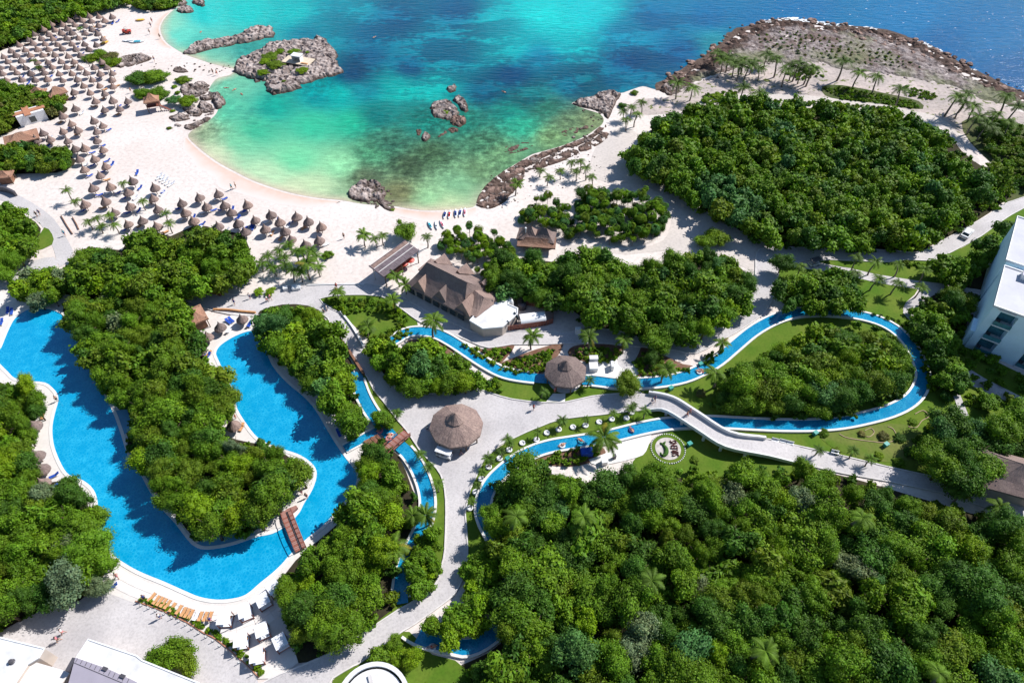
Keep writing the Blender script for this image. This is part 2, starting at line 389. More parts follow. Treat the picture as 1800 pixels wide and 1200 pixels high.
far = [Vector((330, 215, 0)), Vector((900, 300, 0)), Vector((1800, 900, 0)), Vector((1500, 3000, 0)), Vector((-1500, 3000, 0)), Vector((-900, 700, 0)), Vector((-330, 420, 0)), Vector((-190, 320, 0))]
sea_loop = shore_w + far

WC = [(320,60,105,205,195),(360,28,40,190,195),(430,20,15,185,190),(520,25,8,172,182),(600,20,5,150,175),(650,60,0,118,158),(700,30,0,108,152),(800,15,5,102,150),(760,70,0,135,165),
 (880,40,0,165,182),(950,30,0,198,206),(1050,20,0,192,206),(1000,70,0,190,200),(900,75,0,172,185),(1100,60,0,135,175),(1150,30,0,105,158),(1250,30,6,100,158),(1400,15,6,98,160),(1600,30,12,106,168),(1750,60,10,98,160),
 (1780,130,12,84,146),(1650,80,10,88,150),(1200,90,0,88,142),(1100,110,0,92,142),(950,100,0,125,162),(900,130,0,92,140),(1000,150,0,108,142),(1080,140,0,112,148),(650,100,0,82,126),
 (620,130,0,74,118),(720,120,0,96,140),(800,100,0,125,155),(880,95,0,158,172),(560,165,0,150,160),(600,170,10,165,165),(700,150,0,182,178),(760,148,0,168,172),(850,160,0,92,128),
 (480,190,30,160,148),(400,190,90,186,160),(450,230,70,180,148),(550,220,60,180,150),(620,215,45,185,152),(520,280,118,200,160),(420,250,120,192,158),(600,290,150,210,168),(560,330,190,205,172),
 (470,310,185,210,178),(380,270,198,205,178),(350,235,145,160,135),(660,200,20,130,130),(680,250,62,110,95),(720,290,70,85,64),(650,270,80,140,110),(760,270,75,100,74),(850,250,75,122,98),
 (900,200,30,140,130),(960,190,60,130,110),(920,220,60,180,150),(1000,215,120,138,104),(880,270,112,148,112),(800,320,130,172,138),(760,345,152,190,150),(840,300,112,142,108),(700,340,122,118,88),
 (640,310,90,100,80),(1040,210,152,155,115),(970,240,122,150,108),(940,170,20,108,122),(1040,150,10,108,130),(400,150,112,184,162),(390,126,135,190,168),(440,90,60,150,150),(350,75,80,180,175),
 (335,100,150,190,165),(600,345,150,175,145),(520,335,205,210,180),(780,362,190,200,165),(740,215,30,120,115),(820,215,40,120,110),(300,45,140,205,190),(640,160,0,130,150),(540,60,0,120,150),
 (560,40,0,150,172),(1300,70,10,110,160),(1330,35,10,100,158),(1260,78,40,140,160),(900,-150,0,140,180),(600,-200,0,130,170),(1400,-150,8,88,125),(1800,-100,12,95,130),(300,-150,10,150,175)]
WCa = np.array(WC, float); WCc = np.array([[lin((v,))[0] for v in r[2:]] for r in WC])
# sea-grass: (px, py, strength, radius px); reef: the brown rocky bottom near the shore
GRASS = [(760,90,1,150),(900,150,1,100),(1030,135,1,110),(1130,100,1,110),(700,60,1,120),(820,60,1,110),(640,110,.9,70),(760,110,1,90),(880,130,1,80),(980,140,.9,80),(1080,120,.8,90),(1180,80,.7,100),(600,40,.8,60),(1120,40,.6,80),(330,30,.0,30),(480,160,.5,50),(560,160,.4,50),(440,200,.45,50),(660,215,.6,60),(950,110,.5,60),(700,10,.8,120)]
REEF = [(700,280,1,90),(760,270,1,80),(850,250,1,80),(690,245,.8,50),(640,315,.9,40),(1010,215,.9,60),(960,235,.9,60),(880,290,.8,60),(770,215,.9,60),(830,200,.7,50),(720,320,.9,45),(960,185,.6,50),(370,225,.8,40),(390,160,.6,30),(860,305,.7,40),(440,100,.5,40),(560,150,.6,40),(660,240,.5,40),(1045,205,.8,40)]
def blobs(L, px, py):
    f = np.zeros(px.shape)
    for x, y, s, r in L: f = np.maximum(f, s*np.exp(-((px-x)**2+(1.35*(py-y))**2)/(r*r)))
    return f
def project(x, y, z=0.0):
    d = y*CP+(CAM_H-z)*SP; return 900+FPX*x/d, 600+FPX*(-y*SP+(CAM_H-z)*CP)/d
gx, gy = np.meshgrid(np.arange(-700, 2500, 13.0), np.concatenate([np.arange(-560, -60, 28), np.arange(-60, 380, 7.0)]))
gx = gx+rng.uniform(-3, 3, gx.shape); gy = gy+rng.uniform(-1.5, 1.5, gy.shape)
tt = CAM_H/(FPX*SP+CP*(gy-600)); X = ((gx-900)*tt).ravel(); Y = ((FPX*CP-SP*(gy-600))*tt).ravel()
SLm = [(p.x, p.y) for p in sea_loop]
ok = inside(SLm, X, Y) & (edge_dist(SLm, X, Y) > 0.7)
X, Y = X[ok], Y[ok]
vs = [Vector(p) for p in SLm]+[Vector((a, b)) for a, b in zip(X, Y)]
n0 = len(SLm)
cv, ce, cf, *_ = delaunay_2d_cdt(vs, [], [list(range(n0)) if sum(SLm[i][0]*SLm[(i+1) % n0][1]-SLm[(i+1) % n0][0]*SLm[i][1] for i in range(n0)) > 0 else list(range(n0))[::-1]], 1, 1e-5)
me = bpy.data.meshes.new('sea'); me.from_pydata([(p.x, p.y, 0.03) for p in cv], [], [tuple(f) for f in cf]); me.update()
vx = np.array([p.x for p in cv]); vy = np.array([p.y for p in cv]); px, py = project(vx, vy)
d2 = ((px[:, None]-WCa[None, :, 0])**2 + (1.5*(py[:, None]-WCa[None, :, 1]))**2) + 60.0
wgt = d2**-1.7; wgt /= wgt.sum(1)[:, None]; rgb = wgt @ WCc
SEA_K = np.array([0.76, 0.85, 0.73])
rgba = np.ones((len(cv), 4), np.float32); rgba[:, :3] = rgb*SEA_K
rgba[:, 0] = np.maximum(rgba[:, 0]-0.004, 0.0)
# a pale lip of water over sand along the beach itself
sandy = blobs([(300,50,1,40),(400,125,1,40),(440,315,1,110),(560,350,1,80),(770,368,1,70),(350,250,.8,40),(340,100,.7,30)], px, py)
ed = edge_dist([(p.x, p.y) for p in shore_w]+[(p.x, p.y) for p in reversed(shore_w)], vx, vy)
lip = (np.clip(1-ed/3.2, 0, 1)**1.5*np.clip(sandy*1.5, 0, 1))[:, None]
rgba[:, :3] = rgba[:, :3]*(1-lip*0.8)+np.array([[0.52, 0.42, 0.32]])*lip*0.8
for nm, arr in (('water', rgba),):
    a = me.color_attributes.new(nm, 'FLOAT_COLOR', 'POINT'); a.data.foreach_set('color', arr.ravel())
for nm, arr in (('grassbed', blobs(GRASS, px, py)), ('reef', blobs(REEF, px, py))):
    a = me.attributes.new(nm, 'FLOAT', 'POINT'); a.data.foreach_set('value', arr.astype(np.float32))
structure(mesh_obj('sea', me, None, M['sea']))
# wet sand along the swash
i0, i1 = 100, 145
beach_line = W([(300,22),(288,35),(282,50),(286,65),(294,76),(305,84)], 0); beach_line = smooth_loop(beach_line, 4, closed=False)
def swash(pts, w, name='wet_sand'):
    l = smooth_loop(W(pts), 4, closed=False); n = len(l)
    Lf, Rt = offsets(l, 1.0); vs, fs = [], []
    for i, p in enumerate(l):
        k = w*math.sin(math.pi*min(1, (i+.4)/n*1.02))**0.5*(0.8+0.35*mnoise.noise(p*0.15))
        vs += [p+(Lf[i]-p)*-0.6, p+(Lf[i]-p)*k]
    for i in range(n-1): fs.append((2*i, 2*i+2, 2*i+3, 2*i+1))
    o = MB().add([(v.x, v.y, 0.012) for v in vs], fs).build(name, M['wet_sand']); structure(o)
    a = o.data.attributes.new('wet', 'FLOAT', 'POINT'); a.data.foreach_set('value', np.array([1.0 if i % 2 == 0 else 0.0 for i in range(len(vs))], np.float32))
swash([(331,241),(345,256),(362,270),(386,287),(412,301),(442,316),(480,330),(520,341),(560,348),(600,352)], -7.0)
swash([(690,362),(720,367),(750,370),(790,369),(820,366),(835,362)], -5.5)
swash([(300,22),(288,35),(282,50),(286,65),(294,76),(305,84)], -5.0)
# a line of broken foam in front of the headland
fm = MB(); hl = smooth_loop(W([(1345,41),(1380,36),(1412,38),(1450,44),(1482,48),(1530,52),(1572,60),(1602,72),(1632,82),(1662,100),(1692,116),(1722,131),(1752,146)]), 10, closed=False)
for i, p in enumerate(hl):
    s = mnoise.noise(p*0.11)+0.35*math.sin(i*0.9)
    q = project(p.x, p.y)[0]
    if s > (0.30 if not (1380 < q < 1480) else -0.3):
        for k in range(3):
            r = random.uniform(0.35, 0.9)*(1.7 if 1385 < q < 1475 else 1); c = p+Vector((random.uniform(-.7, 1.2), random.uniform(0.0, 2.2), 0))
            m = 7; r *= 0.45; a0 = random.random()*6; fm.add([(c.x, c.y, 0.06+0.003*k)]+[(c.x+r*1.7*random.uniform(.6, 1.2)*math.cos(a0+2*math.pi*j/m), c.y+r*random.uniform(.5, 1.2)*math.sin(a0+2*math.pi*j/m), 0.06+0.003*k) for j in range(m)], [(0, 1+j, 1+(j+1) % m) for j in range(m)])
for i in range(110):  # painted sun glints: white flecks scattered over the open sea
    p = at(random.uniform(1330, 1800), random.uniform(-5, 140)**1.0)
    if inside(SLm, np.array([p.x]), np.array([p.y]))[0] and edge_dist(SLm, np.array([p.x]), np.array([p.y]))[0] > 3:
        r = random.uniform(.05, .15); fm.add([(p.x-r*3, p.y, .05), (p.x, p.y-r*.7, .05), (p.x+r*3, p.y+r*.3, .05), (p.x, p.y+r, .05)], [(0, 1, 2, 3)])
o = fm.build('surf_foam', M['foam']); tag(o, 'white surf foam breaking along the rocky headland', kind='stuff')

# rocky headland: a rough sheet that rises from the sea
def relief(name, pts, hmax, slope, rough, step, mat, px_=True, base=-0.15, freq=0.55, sm=2, edgew=5.0, sea=None):
    loop = smooth_loop(W(pts) if px_ else [Vector((p[0], p[1], 0)) for p in pts], sm)
    # break the outline up
    loop = [p+Vector((mnoise.noise(p*0.45), mnoise.noise(p*0.45+Vector((9, 3, 1))), 0))*min(0.9, hmax*0.6)+Vector((mnoise.noise(p*1.3), mnoise.noise(p*1.3+Vector((2, 8, 4))), 0))*min(.7, hmax*.5) for p in loop]
    loop = ccw(loop); L2 = [(p.x, p.y) for p in loop]
    xs = np.array([p.x for p in loop]); ys = np.array([p.y for p in loop])
    ax, ay = np.meshgrid(np.arange(xs.min(), xs.max(), step), np.arange(ys.min(), ys.max(), step))
    ax = (ax+rng.uniform(-.3, .3, ax.shape)*step).ravel(); ay = (ay+rng.uniform(-.3, .3, ay.shape)*step).ravel()
    k = inside(L2, ax, ay) & (edge_dist(L2, ax, ay) > step*0.45); ax, ay = ax[k], ay[k]
    vs = [Vector(p) for p in L2]+[Vector((a, b)) for a, b in zip(ax, ay)]
    cv, ce, cf, *_ = delaunay_2d_cdt(vs, [], [list(range(len(L2)))], 1, 1e-5)
    x = np.array([p.x for p in cv]); y = np.array([p.y for p in cv]); d = edge_dist(L2, x, y)
    de = d if sea is None else edge_dist(sea, x, y)
    zs = []
    for i in range(len(cv)):
        p = Vector((x[i], y[i], 0))
        cr = abs(mnoise.noise(p*freq*0.45+Vector((1, 7, 3))))*2.2
        rid = mnoise.fractal(p*freq*0.75+Vector((3, 8, 2)), 0.75, 2.0, 4)
        h = min(hmax, d[i]*slope)*(0.75+0.5*mnoise.noise(p*0.12+Vector((4, 4, 4))))
        k = min(1.0, d[i]/0.5)*(1.0 if sea is None else 0.42+0.58*max(0.0, min(1.0, 1.3-de[i]/edgew)))
        crack = max(0.0, 1-abs(mnoise.noise(p*freq*0.9+Vector((6, 1, 9))))/0.10)
        zz = base+h+k*rough*(rid*0.9+min(cr, .6)-0.25)-k*crack*min(.6, hmax*.5)
        st = hmax*.34+.08; zz = zz*.45+.55*(math.floor(zz/st+.5)*st)
        zs.append(max(base-.05, zz) if d[i] > 1e-4 else base)
    me = bpy.data.meshes.new(name); me.from_pydata(list(zip(x, y, zs)), [], [tuple(f) for f in cf]); me.update()
    a = me.attributes.new('edge', 'FLOAT', 'POINT'); a.data.foreach_set('value', np.clip(1.15-de/edgew+0.25*np.array([mnoise.noise(Vector((p.x*.2, p.y*.2, 5))) for p in cv]), 0, 1).astype(np.float32))
    return mesh_obj(name, me, None, mat)
HEAD = [(1159,160),(1162,150),(1180,142),(1196,130),(1216,117),(1240,104),(1256,91),(1274,80),(1281,68),(1287,60),(1302,53),(1330,47),(1352,40),(1380,36),(1412,38),(1450,44),(1482,48),(1530,52),(1572,60),
 (1602,72),(1632,82),(1662,100),(1692,116),(1722,131),(1752,146),(1777,157),(1802,168),(1900,215),(1900,245),(1800,196),(1760,184),(1720,175),(1690,158),(1650,148),(1600,138),(1550,132),(1500,126),(1460,120),(1440,112),(1400,115),(1350,112),(1310,118),(1275,128),(1240,140),(1215,152),(1200,166),(1175,170)]
structure(relief('rocky_headland', HEAD, 0.62, 0.30, 0.85, 0.75, M['headland'], edgew=6.5, sm=4, sea=[(p.x, p.y) for p in shore_w]+[(p.x, p.y) for p in reversed(shore_w)]))
hs = smooth_loop(W(HEAD[:28]), 3, closed=False); hl_, hr_ = offsets(hs, 1.6); vs = [p for ab in zip(hl_, hr_) for p in ab]
mb = MB().add([(p.x+1.2*mnoise.noise(p*.5), p.y+1.2*mnoise.noise(p*.5+Vector((5, 5, 5))), .045) for p in vs], [(2*i, 2*i+1, 2*i+3, 2*i+2) for i in range(len(hs)-1)]); structure(mb.build('wet_rock_shelf', M['rock_brown']))
sheet('stony_ground', [(1170,172),(1215,150),(1280,126),(1350,110),(1440,110),(1500,122),(1600,136),(1690,156),(1760,184),(1900,245),(1900,330),(1760,300),(1700,240),(1600,205),(1500,182),(1360,178),(1240,190),(1180,200),(1110,200),(1120,175)], 0.02,
      grain('stony_sand', (0.50, 0.42, 0.385), (0.36, 0.315, 0.29), 0.12, 0.9, 0.75, 1.0, 0.6, (0.5, (0.13, 0.15, 0.05), 0.60)), sm=2)

# sandy trail, greyer than the beach
sheet('sandy_trail', [(1060,240),(1090,225),(1120,235),(1100,275),(1105,300),(1150,315),(1200,345),(1240,370),(1300,405),(1345,425),(1345,470),(1320,475),(1270,455),(1180,440),(1100,448),(1040,440),(985,455),(990,435),(1020,430),(1080,440),(1150,430),(1175,410),(1180,370),(1160,340),(1120,325),(1070,320),(1040,310),(1040,275)], 0.025, M['trail'], sm=2)
sheet('sandy_path', [(1180,205),(1260,170),(1340,165),(1420,168),(1480,175),(1545,180),(1600,195),(1650,205),(1680,230),(1700,258),(1722,282),(1712,284),(1690,262),(1665,235),(1640,216),(1590,207),(1540,192),(1480,183),(1420,180),(1340,178),(1270,184),(1230,196),(1200,215)], 0.03, M['trail'], sm=2)
# scrub where nothing is mown
for pts in ([(1445,152),(1480,150),(1560,165),(1615,178),(1622,192),(1590,190),(1540,182),(1480,176),(1450,168)],
            [(1690,215),(1730,205),(1800,220),(1900,270),(1900,300),(1800,352),(1765,358),(1780,330),(1740,285),(1705,250)]):
    sheet('scrub_ground', pts, 0.035, M['scrub'], sm=2)

# dark litter under the woods
WOODS = dict(
 island=[(112,535),(150,512),(200,505),(260,505),(310,520),(330,560),(350,600),(365,640),(395,680),(405,700),(375,735),(395,765),(440,778),(475,785),(525,815),(530,840),(500,875),(485,905),(440,938),(380,952),(345,950),(310,905),(270,860),(245,825),(225,780),(225,740),(205,715),(170,665),(145,610),(118,565)],
 poolside=[(448,560),(475,540),(520,535),(560,545),(580,580),(605,620),(622,645),(622,690),(640,745),(640,760),(618,768),(592,735),(577,705),(545,675),(510,650),(475,615)],
 east=[(648,790),(662,775),(700,800),(725,860),(738,900),(700,1010),(697,1065),(590,1140),(525,1165),(515,1110),(485,1060),(485,1035),(520,985),(560,950),(605,910),(635,870),(640,830)],
 west=[(-60,680),(20,682),(60,690),(70,720),(55,760),(60,830),(75,850),(110,845),(145,865),(158,900),(165,935),(188,990),(172,1028),(140,1055),(100,1060),(60,1075),(0,1110),(-60,1120)],
 north=[(15,500),(60,480),(110,478),(125,455),(165,435),(215,440),(225,415),(265,405),(300,415),(345,395),(385,405),(430,415),(440,460),(430,490),(395,505),(350,520),(300,512),(240,505),(150,515),(105,515),(85,532),(45,535)],
 corner=[(-60,365),(0,365),(45,380),(72,402),(60,440),(30,468),(0,482),(-60,490)],
 backwood=[(-400,-300),(160,-160),(235,-30),(225,2),(190,12),(150,26),(112,34),(75,50),(55,62),(30,76),(0,90),(-100,110),(-400,200)],
 rockwood=[(228,8),(240,-20),(300,-40),(325,-10),(312,12),(265,20)],
 shrubs=[(-60,150),(30,155),(60,166),(110,185),(118,195),(90,212),(60,208),(20,232),(-60,245)],
 shrubs2=[(-60,262),(0,268),(50,262),(125,275),(130,290),(100,304),(30,306),(-60,320)],
 centre=[(640,610),(670,600),(700,615),(740,612),(780,618),(820,645),(850,668),(835,684),(790,692),(750,694),(712,690),(685,670),(660,648)],
 mid=[(850,478),(880,458),(930,455),(990,462),(1040,450),(1080,468),(1150,475),(1200,458),(1240,450),(1290,462),(1322,495),(1318,525),(1298,552),(1258,575),(1200,598),(1150,600),(1100,582),(1050,575),(1005,545),(950,530),(900,520),(860,508)],
 northeast=[(1130,250),(1160,212),(1200,200),(1250,190),(1300,180),(1360,186),(1420,190),(1480,190),(1560,203),(1600,212),(1660,230),(1690,265),(1730,295),(1785,318),(1790,340),(1768,352),(1738,375),(1700,398),(1640,430),(1610,442),(1500,440),(1430,434),(1350,433),(1300,412),(1240,375),(1200,350),(1150,320),(1105,305),(1102,278)],
 southeast=[(865,858),(905,840),(960,830),(1000,842),(1050,850),(1100,835),(1150,822),(1220,825),(1300,830),(1350,822),(1402,822),(1450,830),(1490,838),(1560,858),(1650,885),(1700,900),(1800,925),(1950,960),(2100,1400),(650,1400),(740,1215),(830,1160),(880,1130),(890,1060),(885,985),(860,930),(855,890)],
 loop=[(1250,700),(1270,670),(1290,645),(1350,625),(1395,595),(1430,575),(1480,567),(1540,578),(1580,596),(1605,625),(1608,655),(1592,690),(1560,712),(1500,727),(1440,735),(1380,735),(1320,730),(1270,725)],
 hotelside=[(1360,505),(1400,490),(1440,478),(1500,480),(1508,512),(1530,538),(1450,540),(1385,540)],
 hotelgarden=[(1590,565),(1610,540),(1650,515),(1720,520),(1690,600),(1800,660),(1900,720),(1900,760),(1790,725),(1680,672),(1690,690),(1652,705),(1628,665),(1615,610)],
 parkside=[(1618,780),(1640,745),(1700,745),(1745,765),(1800,720),(1900,760),(1900,840),(1770,800),(1735,838),(1700,865),(1650,850),(1625,820)],
 road_trees=[(1640,460),(1660,448),(1690,445),(1720,420),(1760,395),(1790,380),(1745,490),(1720,512),(1660,500)])
for k_, pts in WOODS.items(): sheet('leaf_litter', pts, 0.02, M['soil'], sm=2)

# lawns
LAWNS = [[(560,525),(610,519),(667,521),(692,532),(724,557),(735,575),(700,590),(680,605),(655,600),(640,590),(610,560),(585,540)],
 [(655,685),(680,707),(705,742),(720,757),(742,792),(765,817),(780,840),(785,865),(788,900),(786,965),(776,1015),(765,1030),(722,1062),(690,1080),(600,1145),(540,1160),(640,1050),(690,960),(752,880),(740,830),(720,795),(690,762),(660,720),(632,660),(640,655)],
 [(815,900),(822,862),(840,830),(862,798),(900,772),(950,750),(1000,736),(1060,729),(1142,719),(1172,722),(1220,752),(1200,750),(1120,762),(1040,778),(960,792),(900,818),(868,850),(850,880),(848,905),(860,950),(822,990)],
 [(845,690),(900,702),(955,708),(1000,706),(1040,697),(1090,692),(1125,690),(1160,672),(1200,668),(1130,660),(1000,660),(940,668),(880,660)],
 [(1120,692),(1182,700),(1222,724),(1285,762),(1345,772),(1407,785),(1462,797),(1525,812),(1612,832),(1690,850),(1715,850),(1716,815),(1700,760),(1800,800),(1900,840),(1900,720),(1700,610),(1640,560),(1590,548),(1540,540),(1480,530),(1400,535),(1350,560),(1300,600),(1240,650),(1180,672)],
 [(1125,690),(1225,755),(1275,785),(1300,792),(1350,802),(1402,816),(1450,830),(1400,840),(1200,840),(1110,830),(1130,790),(1160,765),(1180,742)],
 [(1432,459),(1500,459),(1562,461),(1592,457),(1638,459),(1660,470),(1700,500),(1600,492),(1540,482),(1496,472)],
 [(1360,475),(1392,470),(1460,478),(1510,490),(1557,500),(1615,506),(1592,532),(1587,550),(1598,562),(1540,545),(1480,535),(1400,540),(1362,520)],
 [(1655,452),(1690,436),(1728,414),(1760,390),(1800,366),(1900,310),(1900,380),(1760,420),(1700,480)],
 [(62,430),(78,400),(92,412),(92,430),(60,442)],
 [(620,1172),(690,1120),(720,1110),(760,1150),(800,1160),(830,1200),(760,1240),(600,1240),(585,1195)],
 [(1720,680),(1700,665),(1682,675),(1700,720),(1760,745),(1790,720)]]
for i, pts in enumerate(LAWNS): sheet('lawn', pts, 0.04+0.004*i, M['lawn'], sm=2)
sheet('lawn', [(1440,765),(1480,758),(1560,745),(1620,755),(1620,800),(1560,812),(1480,795)], 0.095, M['lawn_dry'], sm=3)

# planted beds with reddish mulch
for pts in ([(862,648),(900,630),(950,612),(990,606),(955,655),(905,655)], [(1010,608),(1060,605),(1100,612),(1085,630),(1050,640),(1000,625)], [(1130,665),(1110,640),(1130,610),(1200,640),(1240,645),(1200,658)],
            [(965,790),(1040,780),(1065,795),(1040,812),(1000,820),(940,812)], [(796,598),(850,614),(905,607),(872,645),(850,636),(828,618)], [(715,600),(760,598),(800,618),(760,625)]):
    sheet('planting_bed', pts, 0.105, M['mulch'], sm=3)

# paving
sheet('pool_deck', [(-80,640),(-80,545),(0,512),(60,500),(100,505),(130,520),(250,512),(312,520),(372,560),(440,572),(470,575),(492,625),(520,655),(548,680),(577,702),(594,730),(622,772),(645,768),(690,790),(660,800),(652,830),(650,855),(640,880),(560,965),(525,1010),(530,1160),(515,1172),(477,1192),
 (452,1193),(435,1175),(412,1155),(397,1142),(375,1125),(355,1115),(332,1100),(312,1090),(282,1076),(237,1060),(190,1042),(172,1031),(188,990),(165,935),(150,870),(110,850),(62,850),(50,760),(70,700),(40,680),(-80,690)], 0.125, M['deck'], sm=1)
sheet('leaf_litter', WOODS['island'], 0.135, M['soil'], sm=2)
for k_ in ('poolside', 'east', 'west'): sheet('leaf_litter', WOODS[k_], 0.131+0.001*len(k_)*0.3, M['soil'], sm=2)
sheet('plaza', [(-80,1125),(0,1112),(60,1078),(140,1056),(172,1031),(190,1042),(237,1060),(282,1076),(312,1090),(332,1100),(355,1115),(375,1125),(397,1142),(412,1155),(435,1175),(452,1194),(480,1250),(-80,1250)], 0.11, M['concrete'], sm=1)
MAIN = [(450,1215),(477,1192),(517,1175),(585,1146),(615,1127),(635,1115),(700,1072),(722,1060),(750,1040),(765,1027),(772,1012),(777,992),(782,967),(784,900),(782,862),(775,835),(760,815),(737,790),(715,757),(700,740),(675,707),(657,685),(647,665),(635,650),(620,627),(600,598),(580,572),(566,552),
 (480,552),(430,556),(380,548),(340,535),(312,520),(345,512),(430,520),(490,506),(545,500),(600,500),(655,500),(690,512),(720,530),(760,552),(800,570),(850,590),(900,582),(1000,584),(1050,578),(1100,585),(1150,603),(1200,600),(1255,577),(1290,560),(1310,545),(1325,512),(1328,470),
 (1330,445),(1350,435),(1425,436),(1575,441),(1612,445),(1642,432),(1700,400),(1740,377),(1770,357),(1800,347),(1900,300),(1900,318),(1800,366),(1762,388),(1725,415),(1687,436),(1655,452),(1637,459),(1592,457),(1562,461),(1500,459),(1440,457),(1395,463),(1370,475),(1362,515),
 (1347,545),(1325,565),(1290,587),(1262,602),(1222,622),(1190,616),(1150,612),(1100,608),(1060,604),(1000,604),(950,606),(900,606),(860,612),(830,602),(790,585),(750,572),(724,557),(692,533),(667,521),(610,519),(562,526),(585,545),(600,552),(620,577),(632,598),(645,620),(660,640),(675,660),(690,677),(725,691),(762,692),(812,686),(850,687),(865,692),(900,702),(955,708),(995,707),(1040,697),(1090,692),(1125,690),
 (1150,722),(1142,720),(1100,724),(1050,730),(987,737),(950,750),(925,760),(900,772),(875,784),(860,800),(847,815),(840,832),(827,860),(822,880),(818,900),(819,915),(822,962),(820,997),(810,1025),(800,1042),(787,1055),(732,1095),(712,1107),(697,1117),(637,1162),(622,1170),(585,1192),(560,1215)]
MAIN_W = smooth_loop(W(MAIN), 2)
sheet('main_path', [(p.x, p.y) for p in MAIN_W], 0.115, M['concrete'], sm=1, px=False)
kb = MB(); kerb(kb, [Vector((p.x, p.y, 0)) for p in MAIN_W], 0.22, 0.0, 0.24, closed=True); structure(kb.build('path_kerb', M['kerb']))
LANE = [(-60,335),(0,333),(25,340),(45,350),(70,365),(95,385),(115,415),(128,440),(125,452),(105,470),(95,440),(80,405),(60,385),(30,362),(0,352),(-60,348)]
sheet('service_lane', LANE, 0.045, M['concrete'], sm=2)
sheet('service_lane', [(-60,500),(0,490),(30,472),(60,458),(95,452),(100,470),(60,482),(10,500),(-60,525)], 0.049, M['concrete'], sm=2)
WALK = [(1392,465),(1437,464),(1495,472),(1537,482),(1600,492),(1637,497),(1725,510),(1760,520),(1700,522),(1648,513),(1610,542),(1605,552),(1612,572),(1640,600),(1690,640),(1730,665),(1800,700),(1900,745),(1900,765),(1800,718),(1720,685),(1680,660),(1630,605),(1600,565),(1587,550),(1592,532),(1623,510),(1557,500),(1510,490),(1460,478),(1392,470)]
sheet('garden_walk', WALK, 0.10, M['concrete'], sm=1)
sheet('garden_walk', [(1672,688),(1684,686),(1702,730),(1690,734)], 0.104, M['concrete'], sm=1)
EAST = [(1340,772),(1350,772),(1407,785),(1462,797),(1525,812),(1557,820),(1612,832),(1672,845),(1717,855),(1716,820),(1712,800),(1722,800),(1727,822),(1727,850),(1740,865),(1770,877),(1800,884),(1900,905),(1900,935),(1800,912),(1750,898),(1725,890),(1687,877),(1650,865),(1560,846),(1480,832),(1402,814),(1350,801),(1335,798)]
sheet('east_path', EAST, 0.12, M['concrete'], sm=1)
kb = MB(); kerb(kb, [Vector((p.x, p.y, 0)) for p in W(EAST)], 0.22, 0.0, 0.24, closed=True); structure(kb.build('path_kerb', M['kerb']))
sheet('river_terrace', [(1070,795),(1098,772),(1140,764),(1145,764),(1139,785),(1130,800),(1105,808),(1080,814),(1050,818),(1035,808)], 0.13, M['coping'], sm=2)
sheet('hut_terrace', [(1025,680),(1030,640),(1080,632),(1115,640),(1125,655),(1100,676),(1080,676)], 0.128, M['coping'], sm=1)
sheet('hut_terrace', [(1085,640),(1090,620),(1105,605),(1130,600),(1110,645),(1100,650)], 0.1285, M['concrete'], sm=2)
sheet('hut_terrace', [(960,706),(972,692),(994,692),(993,706)], 0.129, M['coping'], sm=1)
sheet('small_plaza', [(398,560),(420,545),(450,552),(445,575),(425,582),(395,590),(380,605),(365,585),(372,562)], 0.129, M['deck'], sm=1)

# pool
POOL = [(-12,628),(0,612),(6,598),(15,577),(25,560),(42,547),(60,541),(80,541),(100,546),(116,556),(130,573),(143,595),(160,640),(183,688),(201,722),(217,766),(228,800),(250,832),(265,860),(285,890),(310,917),(333,947),(345,958),(360,963),(385,961),(415,954),(450,942),(478,936),(497,926),(512,914),(525,899),(532,885),(547,860),(554,838),(552,824),(540,811),(521,800),(490,790),(465,780),(450,770),(435,752),(415,720),(408,688),(398,668),(380,630),(378,620),(384,609),(400,597),(420,587),(440,581),(455,583),(465,600),(480,640),(507,672),(537,697),(557,720),(575,750),(590,775),(605,797),(620,817),(629,830),(630,846),(622,865),(608,883),(590,905),(565,930),(540,950),(512,977),(498,993),(480,1010),(460,1026),(435,1047),(410,1055),(380,1057),(350,1052),(325,1042),(287,1025),(250,1010),(225,997),(200,980),(185,960),(175,935),(170,905),(169,882),(162,862),(145,847),(120,837),(107,820),(96,795),(91,775),(90,750),(95,725),(100,707),(99,695),(92,685),(78,675),(50,672),(25,667),(12,655),(0,643)]
POOL_W = smooth_loop(W(POOL), 3)
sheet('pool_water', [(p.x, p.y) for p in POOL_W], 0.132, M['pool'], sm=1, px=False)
kb = MB(); kerb(kb, POOL_W, 0.55, 0.10, 0.20, closed=True); structure(kb.build('pool_coping', M['coping']))
# shallow ledges at the water's edge of the island
M['ledge'] = plain('ledge_tile', (0.10, 0.30, 0.46), 0.4, 0.4, 0.08)
for pts in ([(201,722),(217,766),(234,752),(224,720)], [(250,832),(263,858),(275,850),(262,828)], [(345,955),(360,961),(385,959),(415,952),(450,940),(440,930),(400,942),(360,948)]):
    sheet('pool_ledge', pts, 0.165, M['ledge'], sm=1)

